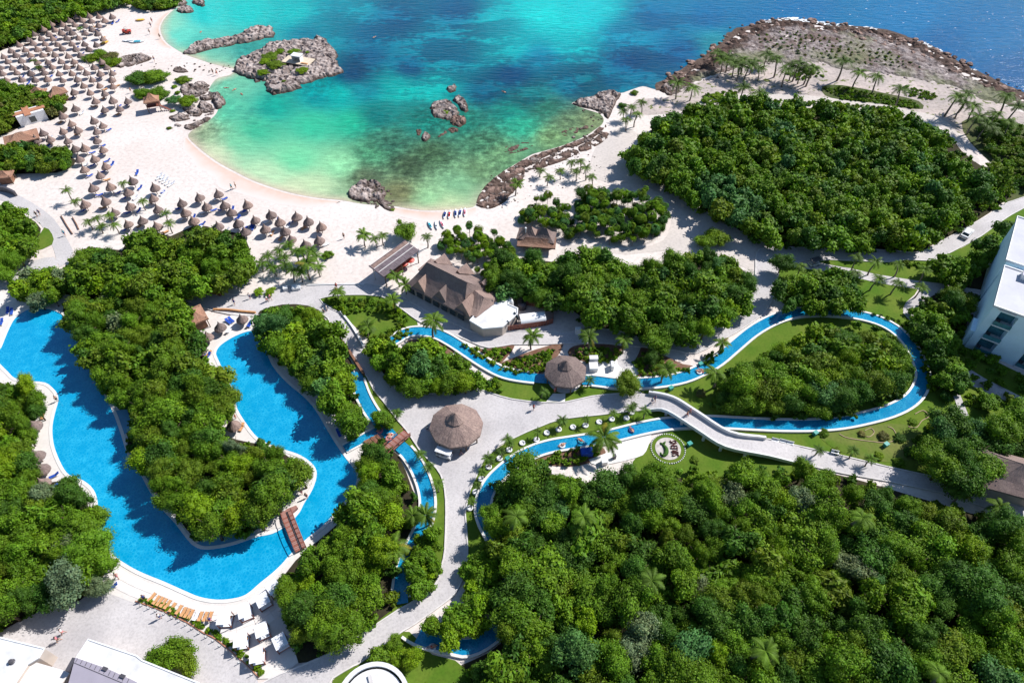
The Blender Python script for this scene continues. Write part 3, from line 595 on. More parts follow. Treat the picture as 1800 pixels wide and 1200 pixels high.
# lazy river: water and its two white walls, closed course in two runs
RIVA = [(640,610),(632,640),(628,662),(633,682),(641,702),(652,722),(668,745),(688,768),(703,784),(718,798),(733,820),(746,850),(752,878),(750,905),(738,940),(722,970),(711,1000),(706,1030),(705,1062),(712,1100),(735,1118),(765,1128),(795,1134),(825,1138),(860,1120),(885,1090),(892,1040),(885,985),(868,945),(855,920),(849,898),(853,872),(866,848),(886,828),(911,809),(941,794),(971,785),(1001,780),(1041,774),(1081,766),(1121,756),(1161,748),(1201,744),(1251,743),(1291,745),(1351,748),(1401,749),(1441,748),(1481,744),(1521,736),(1561,725),(1591,711),(1610,694),(1621,670),(1619,650),(1609,625),(1594,601),(1570,579),(1540,564),(1500,554),(1450,549),(1410,550),(1380,556),(1350,568),(1320,586),(1290,611),(1260,636),(1230,653),(1200,665),(1165,672),(1130,675),(1090,676),(1040,670),(994,668),(955,667),(910,662),(882,655),(855,641),(830,625),(800,605),(775,591),(755,585),(730,584),(712,588),(695,598),(680,606)]
RW = smooth_loop(W(RIVA), 3, closed=False)
L, Rr = offsets(RW, 1.12); vs, fs = [], []
for a, b in zip(L, Rr): vs += [(a.x, a.y, 0.30), (b.x, b.y, 0.30)]
def under_path(p):
    x, y = project(p.x, p.y); return (596 < y < 652 and 600 < x < 690) or (1060 < y < 1114 and 680 < x < 745)
for i in range(len(RW)-1):
    if not under_path(RW[i]): fs.append((2*i, 2*i+1, 2*i+3, 2*i+2))
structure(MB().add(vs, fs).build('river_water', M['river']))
kb = MB(); L2, R2 = offsets(RW, 1.33)
def not_bridge(p):
    x, y = project(p.x, p.y); return not ((590 < y < 665 and 600 < x < 680) or (1056 < y < 1118 and 675 < x < 750) or (950 < x < 1035 and 640 < y < 690) or (655 < x < 720 and 748 < y < 800))
for ln in (L2, R2):
    run = []
    for p in ln+[None]:
        if p is not None and not_bridge(p): run.append(p)
        else:
            if len(run) > 2: kerb(kb, run, 0.42, 0.0, 0.45)
            run = []
structure(kb.build('river_wall', M['coping']))
# the branch from pool to river
br = W([(606,790),(640,772),(668,756)]); L, Rr = offsets(br, 0.8)
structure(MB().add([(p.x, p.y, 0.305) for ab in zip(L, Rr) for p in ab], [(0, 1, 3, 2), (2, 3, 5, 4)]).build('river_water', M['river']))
kb = MB(); L, Rr = offsets(br, 0.98); kerb(kb, L, 0.3, 0.0, 0.42); kerb(kb, Rr[:2], 0.3, 0.0, 0.42); structure(kb.build('river_wall', M['coping']))

# deck slabs along the near side of the pool: loose pieces, joints between them
def slabs():
    line = smooth_loop(W([(85,745),(92,790),(110,828),(150,858),(163,890),(165,930),(178,965),(200,985),(225,1001),(250,1014),(287,1029),(325,1046),(350,1056),(380,1061),(412,1059),(438,1050),(463,1030),(484,1013)]), 6, closed=False)
    # resample at 1.35 m
    out = [line[0]]; acc = 0
    for a, b in zip(line, line[1:]):
        acc += (b-a).length
        if acc > 1.35: out.append(b); acc = 0
    avoid = [(p.x, p.y) for p in W(WOODS['west'])]
    deckp = [(p.x, p.y) for p in W([(82,700),(172,1031),(237,1060),(282,1076),(312,1090),(332,1100),(355,1115),(375,1125),(397,1142),(412,1155),(435,1175),(477,1190),(530,1160),(520,1010),(560,965),(400,900),(90,690)])]
    deck = next(o for o in bpy.data.objects if o.name == 'pool_deck')
    n = 0
    Lr = {}
    for k in range(5):
        Lr[k] = offsets(out, -(0.42+k*1.32))[0] if True else None
    for k in range(4):
        for i in range(len(out)-1):
            q = [Lr[k][i], Lr[k][i+1], Lr[k+1][i+1], Lr[k+1][i]]
            c = sum(q, Vector())/4
            if n >= 250 or not inside(deckp, c.x, c.y) or any(inside(avoid, p.x, p.y) for p in q): continue
            if any(not inside(deckp, p.x, p.y) for p in q): continue
            q = [c+(p-c)*0.955 for p in q]
            m = MB().prism([(p.x-c.x, p.y-c.y) for p in q], 0.0, 0.035+random.uniform(0, .012))
            o = m.build('paving_slab', M['slab'], deck); o.location = (c.x, c.y, 0.126); n += 1
slabs()
# ------------------------------------------------------------------ trees
def quads_mesh(name, P, N, size, tint, extra=None, aspect=1.5, mat=None):
    """P points, N normals: one leaf spray (a bent quad) at each point"""
    n = len(P); rv = rng.normal(size=(n, 3)); u = np.cross(N, rv); u /= np.linalg.norm(u, axis=1)[:, None]+1e-9
    v = np.cross(N, u); s = size[:, None]
    bend = N*s*0.28
    c0 = P-u*s*aspect*0.5; c1 = P+v*s*0.5-bend*0.2; c2 = P+u*s*aspect*0.5-bend; c3 = P-v*s*0.5-bend*0.2
    co = np.stack([c0, c3, c2, c1], 1).reshape(-1, 3); idx = np.arange(4*n)
    tint = np.asarray(tint)
    faces = idx.reshape(-1, 4)
    if extra is not None:
        ev, ef, et = extra; co = np.concatenate([co, ev]); 
    me = bpy.data.meshes.new(name); nv = len(co)
    nf = n+(0 if extra is None else len(extra[1]))
    me.vertices.add(nv); me.vertices.foreach_set('co', co.astype(np.float32).ravel())
    if extra is None:
        loops = faces.ravel(); starts = np.arange(n)*4
    else:
        loops = np.concatenate([faces.ravel(), (extra[1]+4*n).ravel()]); starts = np.concatenate([np.arange(n)*4, 4*n+np.arange(len(extra[1]))*3])
        tint = np.concatenate([tint, extra[2]])
    me.loops.add(len(loops)); me.loops.foreach_set('vertex_index', loops.astype(np.int32))
    me.polygons.add(nf); me.polygons.foreach_set('loop_start', starts.astype(np.int32))
    me.update(calc_edges=True)
    a = me.attributes.new('tint', 'FLOAT_COLOR', 'FACE')
    rgba = np.ones((nf, 4), np.float32); rgba[:, :3] = tint; a.data.foreach_set('color', rgba.ravel())
    me.materials.append(mat or M['leaf'])
    return me

def ico(sub=1):
    bm = bmesh.new(); bmesh.ops.create_icosphere(bm, subdivisions=sub, radius=1.0)
    v = np.array([q.co[:] for q in bm.verts]); f = np.array([[q.index for q in p.verts] for p in bm.faces]); bm.free(); return v, f
ICO1 = ico(1); ICO2 = ico(2)

def crown_arrays(n, leaf, lobes=9, flat=1.0, loose=0.16, seed=0):
    """leaf sprays on the lobes of an uneven crown, unit radius, centre at 0"""
    r = np.random.default_rng(seed)
    C = [(r.uniform(-.1, .1), r.uniform(-.1, .1), -0.05)]; Rr = [0.58]
    for k in range(lobes):
        a = 2.39996*k+r.uniform(-.4, .4); e = r.uniform(-0.40, 1.30); d = r.uniform(0.36, 0.86)
        C.append((d*math.cos(a)*math.cos(e), d*math.sin(a)*math.cos(e), d*math.sin(e)*0.85)); Rr.append(r.uniform(0.17, 0.42))
    C = np.array(C); Rr = np.array(Rr); w = Rr**2; w /= w.sum()
    m = int(n*1.9); k = r.choice(len(Rr), m, p=w)
    d = r.normal(size=(m, 3)); d /= np.linalg.norm(d, axis=1)[:, None]
    P = C[k]+d*(Rr[k]*(1+r.normal(0, loose, m)))[:, None]
    # drop those buried inside other lobes
    dd = np.linalg.norm(P[:, None]-C[None], axis=2)/Rr[None]; dd[np.arange(m), k] = 9
    keep = (dd.min(1) > 0.80) & (P[:, 2] > -0.75)
    P, d, k = P[keep][:n], d[keep][:n], k[keep][:n]
    N = d+r.normal(0, 0.50, d.shape)+np.array([0, 0, 0.35]); N /= np.linalg.norm(N, axis=1)[:, None]
    P[:, 2] *= flat
    lobe_t = r.uniform(0.82, 1.18, len(Rr)); t = r.uniform(0.66, 1.30, len(P))*lobe_t[k]
    hue = r.uniform(-0.10, 0.12, len(P))+r.uniform(-0.06, 0.08, len(Rr))[k]
    tint = np.stack([t*(1+hue), t, t*(1-hue*0.5)], 1)
    size = r.uniform(0.7, 1.35, len(P))*leaf
    core_v = []; core_f = []
    for i in range(len(Rr)):
        core_v.append(ICO1[0]*Rr[i]*0.80+C[i]); core_f.append(ICO1[1]+i*len(ICO1[0]))
    cv = np.concatenate(core_v); cv[:, 2] *= flat; cf = np.concatenate(core_f)
    return P, N, size, tint, (cv, cf, np.full((len(cf), 3), 0.9))

# (name, leaves, leaf size relative to radius, lobes, flatness, aspect)
CROWN_KINDS = {
 'broad': [crown_arrays(3300, 0.066, 16, 0.95, 0.20, 11+i) for i in range(6)],
 'fine':  [crown_arrays(4200, 0.050, 20, 1.0, 0.24, 31+i) for i in range(4)],
 'big':   [crown_arrays(1500, 0.095, 12, 1.0, 0.18, 51+i) for i in range(4)],
 'bushy': [crown_arrays(2400, 0.065, 16, 0.72, 0.12, 71+i) for i in range(4)]}
CROWNS = {k: [quads_mesh('crown', *a, aspect={'big': 2.4}.get(k, 1.5)) for a in v] for k, v in CROWN_KINDS.items()}
MIDS = [crown_arrays(440, 0.165, 11, 1.0, 0.2, 491+i) for i in range(5)]
LODS = [crown_arrays(700, 0.14, 12, 1.0, 0.2, 91+i) for i in range(6)]
FARS = [crown_arrays(260, 0.21, 9, 1.0, 0.2, 291+i) for i in range(5)]
TINY = [crown_arrays(120, 0.27, 6, 1.0, 0.16, 391+i) for i in range(4)]
LOWS = [crown_arrays(240, 0.20, 7, 1.0, 0.16, 191+i) for i in range(4)]

TONE = {'green': (0.106, 0.202, 0.009), 'dark': (0.054, 0.128, 0.012), 'olive': (0.115, 0.180, 0.010), 'lime': (0.150, 0.255, 0.006), 'silver': (0.150, 0.205, 0.095), 'bluegreen': (0.070, 0.170, 0.040), 'brownish': (0.150, 0.150, 0.040)}
def tone_col(t, r):
    c = TONE[t]; k = r.uniform(0.86, 1.2); h = r.uniform(-0.08, 0.06)
    return (c[0]*k*(1+h), c[1]*k, c[2]*k*(1-h), 1)

TRUNKS = []
for i in range(3):
    r = random.Random(i); mb = MB()
    mb.tube([(0, 0, -0.05), (r.uniform(-.03, .03), r.uniform(-.03, .03), 0.35), (r.uniform(-.05, .05), r.uniform(-.05, .05), 0.62), (r.uniform(-.08, .08), r.uniform(-.08, .08), 0.82)], [0.032, 0.026, 0.02, 0.01], 6)
    for k in range(4):
        a = k*1.6+r.random(); mb.tube([(0, 0, 0.36+0.05*k), (0.13*math.cos(a), 0.13*math.sin(a), 0.55+0.04*k), (0.27*math.cos(a), 0.27*math.sin(a), 0.66+0.05*k)], [0.015, 0.011, 0.005], 5)
    me = mb.mesh('trunk', True); me.materials.append(M['bark']); TRUNKS.append(me)

def make_tree(x, y, h, r, kind, tone, name='broadleaf_tree', rd=random):
    t = empty(name, (x, y, 0.0), rd.uniform(0, 6.28))
    tr_ = mesh_obj('trunk', rd.choice(TRUNKS), t); tr_.scale = (h, h, h)
    cr = mesh_obj('crown', rd.choice(CROWNS[kind]), t)
    vz = min(max(r*0.95, h*0.42), h*0.5); cr.scale = (r*rd.uniform(.9, 1.25), r*rd.uniform(.8, 1.05), vz); cr.location = (0, 0, h-vz*0.95); cr.rotation_euler = (rd.uniform(-.22, .22), rd.uniform(-.22, .22), 0)
    cr.color = tone_col(tone, rd)
    return t

def scatter(poly, sp, existing=None, tries=6000, inset=0.0, r=None):
    xs = [p[0] for p in poly]; ys = [p[1] for p in poly]; r = r or random
    A = (max(xs)-min(xs))*(max(ys)-min(ys)); n = int(min(9000, max(200, A/(sp*sp)*26)))
    X = np.array([r.uniform(min(xs), max(xs)) for _ in range(n)]); Y = np.array([r.uniform(min(ys), max(ys)) for _ in range(n)])
    k = inside(poly, X, Y)
    if inset: k &= edge_dist(poly, X, Y) > inset
    X, Y = X[k], Y[k]; out = list(existing or []); base = len(out)
    for x, y in zip(X, Y):
        if all((x-a)**2+(y-b)**2 > sp*sp for a, b in out): out.append((x, y))
    return out[base:]

# region: outline of the crowns (px), height of the crowns there, spacing, radius, heights, kinds, tones, where
def mixw(**k): return list(k), list(k.values())
REG = [
 ('island', [(112,530),(150,510),(200,500),(260,500),(312,515),(335,560),(352,600),(372,635),(405,680),(410,705),(375,735),(395,765),(440,775),(480,780),(535,810),(532,835),(500,865),(484,892),(440,920),(382,934),(342,932),(300,900),(265,855),(238,810),(218,765),(232,735),(195,700),(165,660),(140,615),(108,565)], 6.0, 2.7, (1.9, 3.2), (7.0, 9.5), mixw(broad=5, fine=4, big=1), mixw(green=9, dark=2, olive=4, lime=1.6, silver=0.8), 'the wooded tongue between the two arms of the pool'),
 ('poolside', [(448,560),(470,540),(515,534),(560,545),(585,580),(600,618),(608,648),(612,690),(628,733),(628,755),(610,762),(590,735),(572,700),(542,668),(505,640),(470,605)], 5.0, 2.8, (2.2, 3.0), (6.0, 7.5), mixw(broad=5, fine=2, big=1.5), mixw(green=8, dark=1, lime=1.2, bluegreen=1.2), 'the planted strip between the pool and the narrow river'),
 ('east', [(630,790),(660,782),(690,802),(698,830),(706,865),(692,902),(682,950),(662,1040),(640,1085),(600,1125),(545,1148),(515,1108),(482,1060),(482,1030),(522,980),(562,940),(602,905),(622,870),(628,830)], 5.0, 2.5, (1.8, 3.0), (5.5, 8.0), mixw(broad=5, fine=3, big=1.2), mixw(green=9, dark=2, olive=2, lime=1.4), 'the wood between the pool and the curving main path'),
 ('west', [(-50,668),(0,668),(50,665),(74,685),(62,720),(44,760),(48,840),(78,856),(112,846),(145,858),(160,890),(168,935),(188,985),(168,1020),(135,1048),(100,1045),(60,1060),(20,1078),(-50,1090)], 5.0, 2.5, (1.8, 3.0), (6.0, 8.5), mixw(broad=5, fine=3, big=1), mixw(green=9, dark=2, olive=2, lime=1.3, silver=0.8), 'the wood west of the pool'),
 ('north', [(112,505),(122,462),(160,438),(205,442),(218,470),(225,420),(262,410),(300,425),(330,398),(355,402),(385,410),(428,420),(440,460),(428,490),(395,500),(350,515),(300,505),(250,500),(205,508)], 5.0, 2.9, (2.4, 3.3), (6.0, 8.0), mixw(broad=6, fine=3), mixw(green=9, dark=2, olive=1.5, lime=.8, silver=.4), 'the wood between the pool and the parasol beach'),
 ('northleft', [(15,505),(40,480),(75,468),(108,478),(105,510),(85,532),(45,535)], 3.5, 2.4, (1.9, 2.5), (4.5, 6.0), mixw(broad=3, big=2), mixw(green=5, silver=2, lime=1), 'the clump at the corner where the service lane meets the pool'),
 ('corner', [(-50,365),(0,360),(42,378),(70,402),(58,432),(30,460),(0,475),(-50,482)], 4.0, 2.6, (2.0, 2.8), (5.0, 6.5), mixw(broad=4, fine=3), mixw(green=6, lime=1.5, olive=1), 'the wood on the far side of the service lane'),
 ('centre', [(636,585),(665,588),(700,608),(740,605),(775,606),(820,638),(858,664),(835,680),(790,688),(750,688),(714,684),(690,664),(662,640),(645,615)], 3.5, 2.5, (1.9, 2.7), (4.5, 6.0), mixw(broad=5, big=2), mixw(green=7, dark=1.5, lime=1.2, bluegreen=1), 'the garden wood between the plaza and the upper river'),
 ('mid', [(852,470),(880,448),(930,446),(990,452),(1040,436),(1080,458),(1150,462),(1200,448),(1240,436),(1290,452),(1326,490),(1322,520),(1300,545),(1260,570),(1200,588),(1150,588),(1100,572),(1050,568),(1008,540),(950,518),(900,508),(860,500)], 5.0, 2.7, (1.9, 3.4), (5.5, 8.5), mixw(broad=6, fine=3, big=.7), mixw(green=8, dark=3, olive=1.5, lime=1, bluegreen=.4), 'the wood behind the beach restaurant'),
 ('loop', [(1256,690),(1274,662),(1296,644),(1352,620),(1398,592),(1434,574),(1480,570),(1532,578),(1568,596),(1588,622),(1592,648),(1578,676),(1546,694),(1496,708),(1440,715),(1380,715),(1320,711),(1274,706)], 4.5, 2.8, (2.2, 3.3), (5.5, 7.5), mixw(broad=6, fine=3, big=.8), mixw(green=6, dark=4, olive=1.5, lime=1.2, bluegreen=.4), 'the wood inside the loop of the lazy river'),
 ('southeast', [(862,855),(900,832),(960,818),(1000,832),(1050,842),(1100,826),(1148,836),(1200,838),(1250,826),(1300,824),(1350,818),(1400,812),(1450,816),(1490,830),(1550,852),(1600,862),(1650,880),(1700,892),(1760,905),(1860,920),(1950,1000),(1980,1270),(800,1270),(836,1170),(884,1125),(895,1060),(885,985),(862,930),(856,890)], 5.5, 2.75, (1.9, 3.5), (5.5, 9.0), mixw(broad=7, fine=4, big=1.6), mixw(green=10, dark=6, olive=2.5, lime=.7, silver=.5, bluegreen=.5, brownish=.2), 'the large wood south of the river loop'),
 ('hotelside', [(1360,505),(1400,488),(1440,474),(1500,474),(1506,510),(1525,538),(1450,540),(1385,536)], 4.0, 2.7, (2.1, 2.9), (5.0, 6.5), mixw(broad=5, big=1), mixw(green=6, dark=3), 'the clump between the top of the river loop and the garden walk'),
 ('parkside', [(1622,770),(1650,738),(1700,733),(1740,758),(1760,730),(1800,705),(1850,740),(1850,790),(1760,790),(1735,828),(1700,858),(1660,842),(1630,805)], 4.5, 2.9, (2.4, 3.4), (6.0, 8.0), mixw(broad=4, fine=4), mixw(dark=5, green=4, bluegreen=2), 'the grove beside the thatched house near the hotel'),
 ('hotelgarden', [(1612,556),(1642,548),(1665,590),(1690,620),(1692,668),(1656,690),(1648,650),(1632,604)], 3.5, 2.3, (1.9, 2.6), (4.5, 6.0), mixw(big=4, broad=3), mixw(green=5, dark=3), 'the planting between the river bend and the hotel'),
 ('hotelgarden2', [(1622,525),(1680,512),(1712,520),(1700,560),(1640,565)], 4.0, 2.6, (2.3, 3.0), (5.0, 6.5), mixw(broad=3, fine=3), mixw(olive=3, green=3, dark=2), 'the dark garden beside the hotel wall'),
 ('road_trees', [(1648,458),(1680,442),(1710,450),(1730,425),(1768,395),(1795,385),(1745,470),(1712,500),(1665,495)], 4.0, 2.6, (2.2, 3.0), (5.0, 6.5), mixw(broad=5, fine=2), mixw(green=5, dark=3), 'the strip between the road and the hotel'),
 ('bigleaf', [(816,1005),(826,965),(850,945),(872,960),(890,1010),(886,1060),(850,1075),(815,1062)], 3.5, 2.0, (1.6, 2.2), (4.0, 5.0), mixw(big=1), mixw(green=3, lime=1), 'the broad-leaved planting along the main path'),
 ('bigleaf2', [(736,1105),(760,1085),(800,1072),(830,1062),(850,1090),(830,1118),(790,1122),(750,1118)], 3.5, 2.0, (1.6, 2.2), (4.0, 5.0), mixw(big=1), mixw(green=3, lime=1.5), 'the planting over the southern bend of the river'),
 ('bigleaf3', [(722,965),(748,930),(768,932),(772,970),(762,1008),(735,1038),(718,1028)], 3.0, 1.8, (1.4, 1.9), (3.5, 4.5), mixw(big=1), mixw(green=3, lime=.5), 'the planting between the river and the main path'),
 ('southbit', [(652,1140),(690,1118),(735,1130),(748,1150),(730,1180),(690,1178)], 3.0, 2.0, (1.6, 2.1), (3.5, 4.5), mixw(big=1, broad=2), mixw(green=3, lime=.8, bluegreen=1), 'the planting behind the round white roof'),
]
ALLT = []; TREE_SPOTS = []
for key, pts, z, sp, rr, hh, kinds, tones, where in REG:
    poly = [(p.x, p.y) for p in W(pts, z)]; rd = random.Random(key)
    for x, y in scatter(poly, sp*(0.95 if key == 'southeast' else 0.88), inset=rr[0]*0.35, r=rd):
        r = rd.uniform(*rr)*rd.choice([.72, .9, 1, 1, 1.12]); h = rd.uniform(*hh)*(0.52+0.45*r/rr[1])*rd.uniform(.80, 1.15)
        ALLT.append((y, x, h, r, rd.choices(*kinds)[0], rd.choices(*tones)[0], key, where))
# single trees and bushes
SINGLE = [(1103,672,3.2,5.0,'fine','olive','small-leaved round tree beside the octagonal hut terrace'), (712,403,3.3,4.2,'broad','green','dense round tree alone on the sand behind the beached kayaks'),
 (1240,424,2.4,3.0,'broad','lime','bright green shrubby tree on the left of the pair where the sandy trail widens'), (1258,417,2.6,3.2,'broad','lime','bright green shrubby tree on the right of the pair where the sandy trail widens'),
 (1376,462,2.8,5.5,'broad','dark','dark tree standing at the road junction by the golf cart'), (275,1165,2.4,3.6,'broad','green','round tree on the plaza nearest the white roof'), (302,1148,2.7,4.0,'broad','green','taller round tree of the pair on the plaza'), (322,1160,2.0,3.3,'broad','olive','smaller round tree at the edge of the plaza pair'),
 (1165,605,2.3,4.2,'broad','green','leafy tree where the woodland path meets the river garden'), (1145,628,2.0,3.5,'fine','dark','dark tree standing beside the small stepped path'), (1740,705,2.0,3.2,'big','green','leafy tree beside the flowering bed near the hotel path'),
 (668,735,1.8,3.2,'big','green','leafy plant tree on the lawn strip before the plank bridge'), (682,742,1.5,2.8,'big','green','smaller leafy tree beside the plank bridge'), (455,512,1.3,1.6,'bushy','lime','lime green bush beside the upper path'), (475,512,1.2,1.5,'bushy','lime','second lime green bush beside the upper path, nearer the sand')]
for px_, py_, r, h, k, tn, lab in SINGLE:
    p = at(px_, py_, h*0.6); t = make_tree(p.x, p.y, h, r, k, tn, 'broadleaf_tree' if h > 2.4 else 'bush'); tag(t, lab, 'tree' if h > 2.4 else 'bush')
ALLT.sort(); NEAR, REST = [], []
for k_ in ('broad', 'fine', 'big'):
    a_ = [q for q in ALLT if q[4] == k_]; NEAR += a_[:285]; REST += a_[285:]
KW = {'broad': 'dense leafy', 'fine': 'small-leaved', 'big': 'large-leaved'}
TW = {'green': 'green', 'dark': 'dark green', 'olive': 'olive green', 'lime': 'bright lime green', 'silver': 'silvery grey-green', 'bluegreen': 'bluish green', 'brownish': 'brownish thinning'}
ZONES = [(880,900,'northwest tip, beside the river wall'),(1000,860,'north edge, below the white terrace'),(1180,850,'north edge, below the oval sign'),(1340,850,'north edge, below the footbridge end'),(1490,870,'north edge, along the east path'),(1690,930,'east end, towards the thatched house'),
 (950,970,'west side, above the river bend'),(1120,960,'upper middle'),(1300,960,'centre'),(1480,970,'east of the centre'),(1720,1050,'right-hand border of the view'),(880,1120,'southwest side, by the southern river bend'),(1000,1080,'lower west part'),(1180,1080,'lower middle'),(1380,1090,'lower centre right'),(1560,1100,'lower east part'),(960,1190,'bottom edge, left part'),(1150,1190,'bottom edge, middle'),(1350,1190,'bottom edge, centre right'),(1560,1190,'bottom edge, right part'),(1740,1180,'lower right corner')]
RC = {}
for key, pts, *_ in REG:
    xs = [p[0] for p in pts]; ys = [p[1] for p in pts]; RC[key] = (min(xs), max(xs), min(ys), max(ys))
SHORT = {'island': 'the island wood between the pool arms', 'poolside': 'the strip between pool and river', 'east': 'the wood between pool and main path', 'west': 'the wood west of the pool', 'north': 'the wood between pool and beach', 'northleft': 'the clump by the lane and pool', 'corner': 'the wood beyond the service lane', 'centre': 'the garden wood by the plaza', 'mid': 'the wood behind the restaurant', 'loop': 'the wood inside the river loop', 'hotelside': 'the clump above the river loop', 'parkside': 'the grove by the thatched house', 'hotelgarden': 'the eastern riverside planting', 'hotelgarden2': 'the garden by the hotel wall', 'road_trees': 'the strip below the road', 'bigleaf': 'the planting along the main path', 'bigleaf2': 'the southern riverside planting', 'bigleaf3': 'the riverside strip by the path', 'southbit': 'the planting behind the round roof'}
for y, x, h, r, k, tn, key, where in NEAR:
    t = make_tree(x, y, h, r, k, tn, {'broad': 'broadleaf_tree', 'fine': 'small_leaved_tree', 'big': 'large_leaved_tree'}[k]); q = project(x, y, h*.6)
    if key == 'southeast': place_ = min(ZONES, key=lambda z: (z[0]-q[0])**2+(1.4*(z[1]-q[1]))**2)[2]; loc = f"in the south wood, {place_}"
    else:
        x0, x1, y0, y1 = RC[key]; fx, fy = (q[0]-x0)/(x1-x0), (q[1]-y0)/(y1-y0)
        v_ = ['far', 'middle', 'near'][min(2, max(0, int(fy*3)))]; h_ = ['left', 'centre', 'right'][min(2, max(0, int(fx*3)))]
        loc = f"at {v_}-{h_} of {SHORT[key]}"
    sz = 'broad' if r > 2.8 else 'small' if r < 2.1 else 'medium'
    lab = f"{sz} {TW[tn].split(' thin')[0]} {KW[k].replace('dense ', '')} tree {loc}"; tag(t, lab, 'tree', f"{SHORT.get(key, 'the big south wood')}: {sz} {TW[tn]} {KW[k]} trees {loc}"[:120])

# the farther trees: past the three hundred that show largest, real trees joined into one object
def mass(name, spots, label, leafscale=1.0, lods=None):
    lods = lods or LODS
    Ps, Ns, Ss, Ts, cvs, cfs, cts, off = [], [], [], [], [], [], [], 0
    for (x, y, h, r, tn, rd) in spots:
        yp = project(x, y)[1]; ll = lods if lods is not LODS else FARS if yp < 120 else MIDS if yp < 290 else LODS
        P, N, s, t, (cv, cf, ct) = ll[rd.randrange(len(ll))]
        a = rd.uniform(0, 6.28); c, sn = math.cos(a), math.sin(a); Rm = np.array([[c, -sn, 0], [sn, c, 0], [0, 0, 1]])
        vz = min(max(r*0.9, h*0.4), h*0.5); S = np.array([r*rd.uniform(.9, 1.25), r*rd.uniform(.8, 1.05), vz]); col = np.array(tone_col(tn, rd)[:3])
        T = np.array([x, y, h-vz*0.92])
        Ps.append((P*S)@Rm.T+T); Ns.append(N@Rm.T); Ss.append(s*r*leafscale); Ts.append(t*col)
        cvs.append((cv*S)@Rm.T+T); cfs.append(cf+off); off += len(cv); cts.append(ct*col)
    me = quads_mesh(name, np.concatenate(Ps), np.concatenate(Ns), np.concatenate(Ss), np.concatenate(Ts), (np.concatenate(cvs), np.concatenate(cfs), np.concatenate(cts)))
    o = mesh_obj(name, me); o.color = (1, 1, 1, 1); tag(o, label, kind='stuff'); return o
spots = [(x, y, h, r, tn, random.Random(f'{x:.2f}')) for y, x, h, r, k, tn, key, where in REST]
FARW = [
 ([(1130,240),(1160,206),(1200,195),(1250,186),(1300,176),(1360,182),(1420,186),(1480,186),(1556,198),(1600,208),(1636,222),(1664,262),(1702,296),(1765,316),(1775,328),(1755,338),(1722,355),(1685,374),(1636,408),(1600,424),(1500,430),(1430,425),(1360,422),(1302,402),(1242,366),(1202,342),(1152,312),(1106,298),(1100,274)], 4.0, 3.0, (2.2, 3.6), (4.5, 8.0), mixw(green=9, dark=4, olive=2, lime=1.4, bluegreen=.7)),
 ([(-90,-45),(160,-55),(238,-20),(224,-2),(190,8),(150,22),(120,26),(75,44),(60,54),(30,66),(0,78),(-60,92),(-90,60)], 2.5, 2.6, (2.0, 3.0), (3.0, 5.0), mixw(green=8, dark=3, olive=2, lime=1.2)),
 ([(232,4),(250,-18),(300,-32),(320,-10),(308,8),(262,17)], 1.5, 2.2, (1.6, 2.4), (2.0, 3.2), mixw(green=5, dark=2, olive=2)),
 ([(-50,150),(30,148),(60,160),(112,180),(118,190),(92,196),(60,188),(30,204),(8,230),(-50,240)], 2.0, 2.3, (1.7, 2.4), (2.8, 4.0), mixw(green=5, olive=4, brownish=1.5, dark=1)),
 ([(-50,258),(0,260),(50,256),(120,268),(132,282),(100,298),(30,300),(-50,312)], 2.0, 2.3, (1.7, 2.4), (2.8, 4.0), mixw(green=5, olive=3, bluegreen=1, dark=2)),
 ([(1752,302),(1775,308),(1800,330),(1900,390),(1900,300),(1800,222),(1745,208),(1722,226),(1735,262)], 1.2, 1.9, (1.0, 1.9), (0.9, 2.6), mixw(green=5, olive=4, dark=2)),
]
for pts, z, sp, rr, hh, tones in FARW:
    poly = [(p.x, p.y) for p in W(pts, z)]; rd = random.Random(str(pts[0]))
    for x, y in scatter(poly, sp*0.86, inset=rr[0]*0.3, r=rd):
        r = rd.uniform(*rr)*rd.choice([.7, .9, 1, 1.15]); tn = rd.choices(*tones)[0]
        spots.append((x, y, rd.uniform(*hh), r, tn, rd))
# the pale blue-green stand at the trail side of the far wood
pp = [(p.x, p.y) for p in W([(1205,330),(1225,290),(1250,300),(1290,330),(1330,340),(1345,375),(1320,400),(1285,390),(1240,362)], 4)]
spots = [(x, y, h, r, ('bluegreen' if inside(pp, np.array([x]), np.array([y]))[0] and rd.random() < .8 else tn), rd) for x, y, h, r, tn, rd in spots]
for q in [(1480,228),(1462,236),(1512,240),(1558,250),(1400,218),(1425,222),(1380,236),(1440,262),(1300,262),(1600,395),(1470,360),(1660,380),(1395,248)]:
    p = at(q[0], q[1], 5.5); spots.append((p.x, p.y, 7.0, 2.5, 'lime', random.Random(q[0])))
mass('distant_wood', spots, 'dense mixed green woods behind the beach and the river loop')

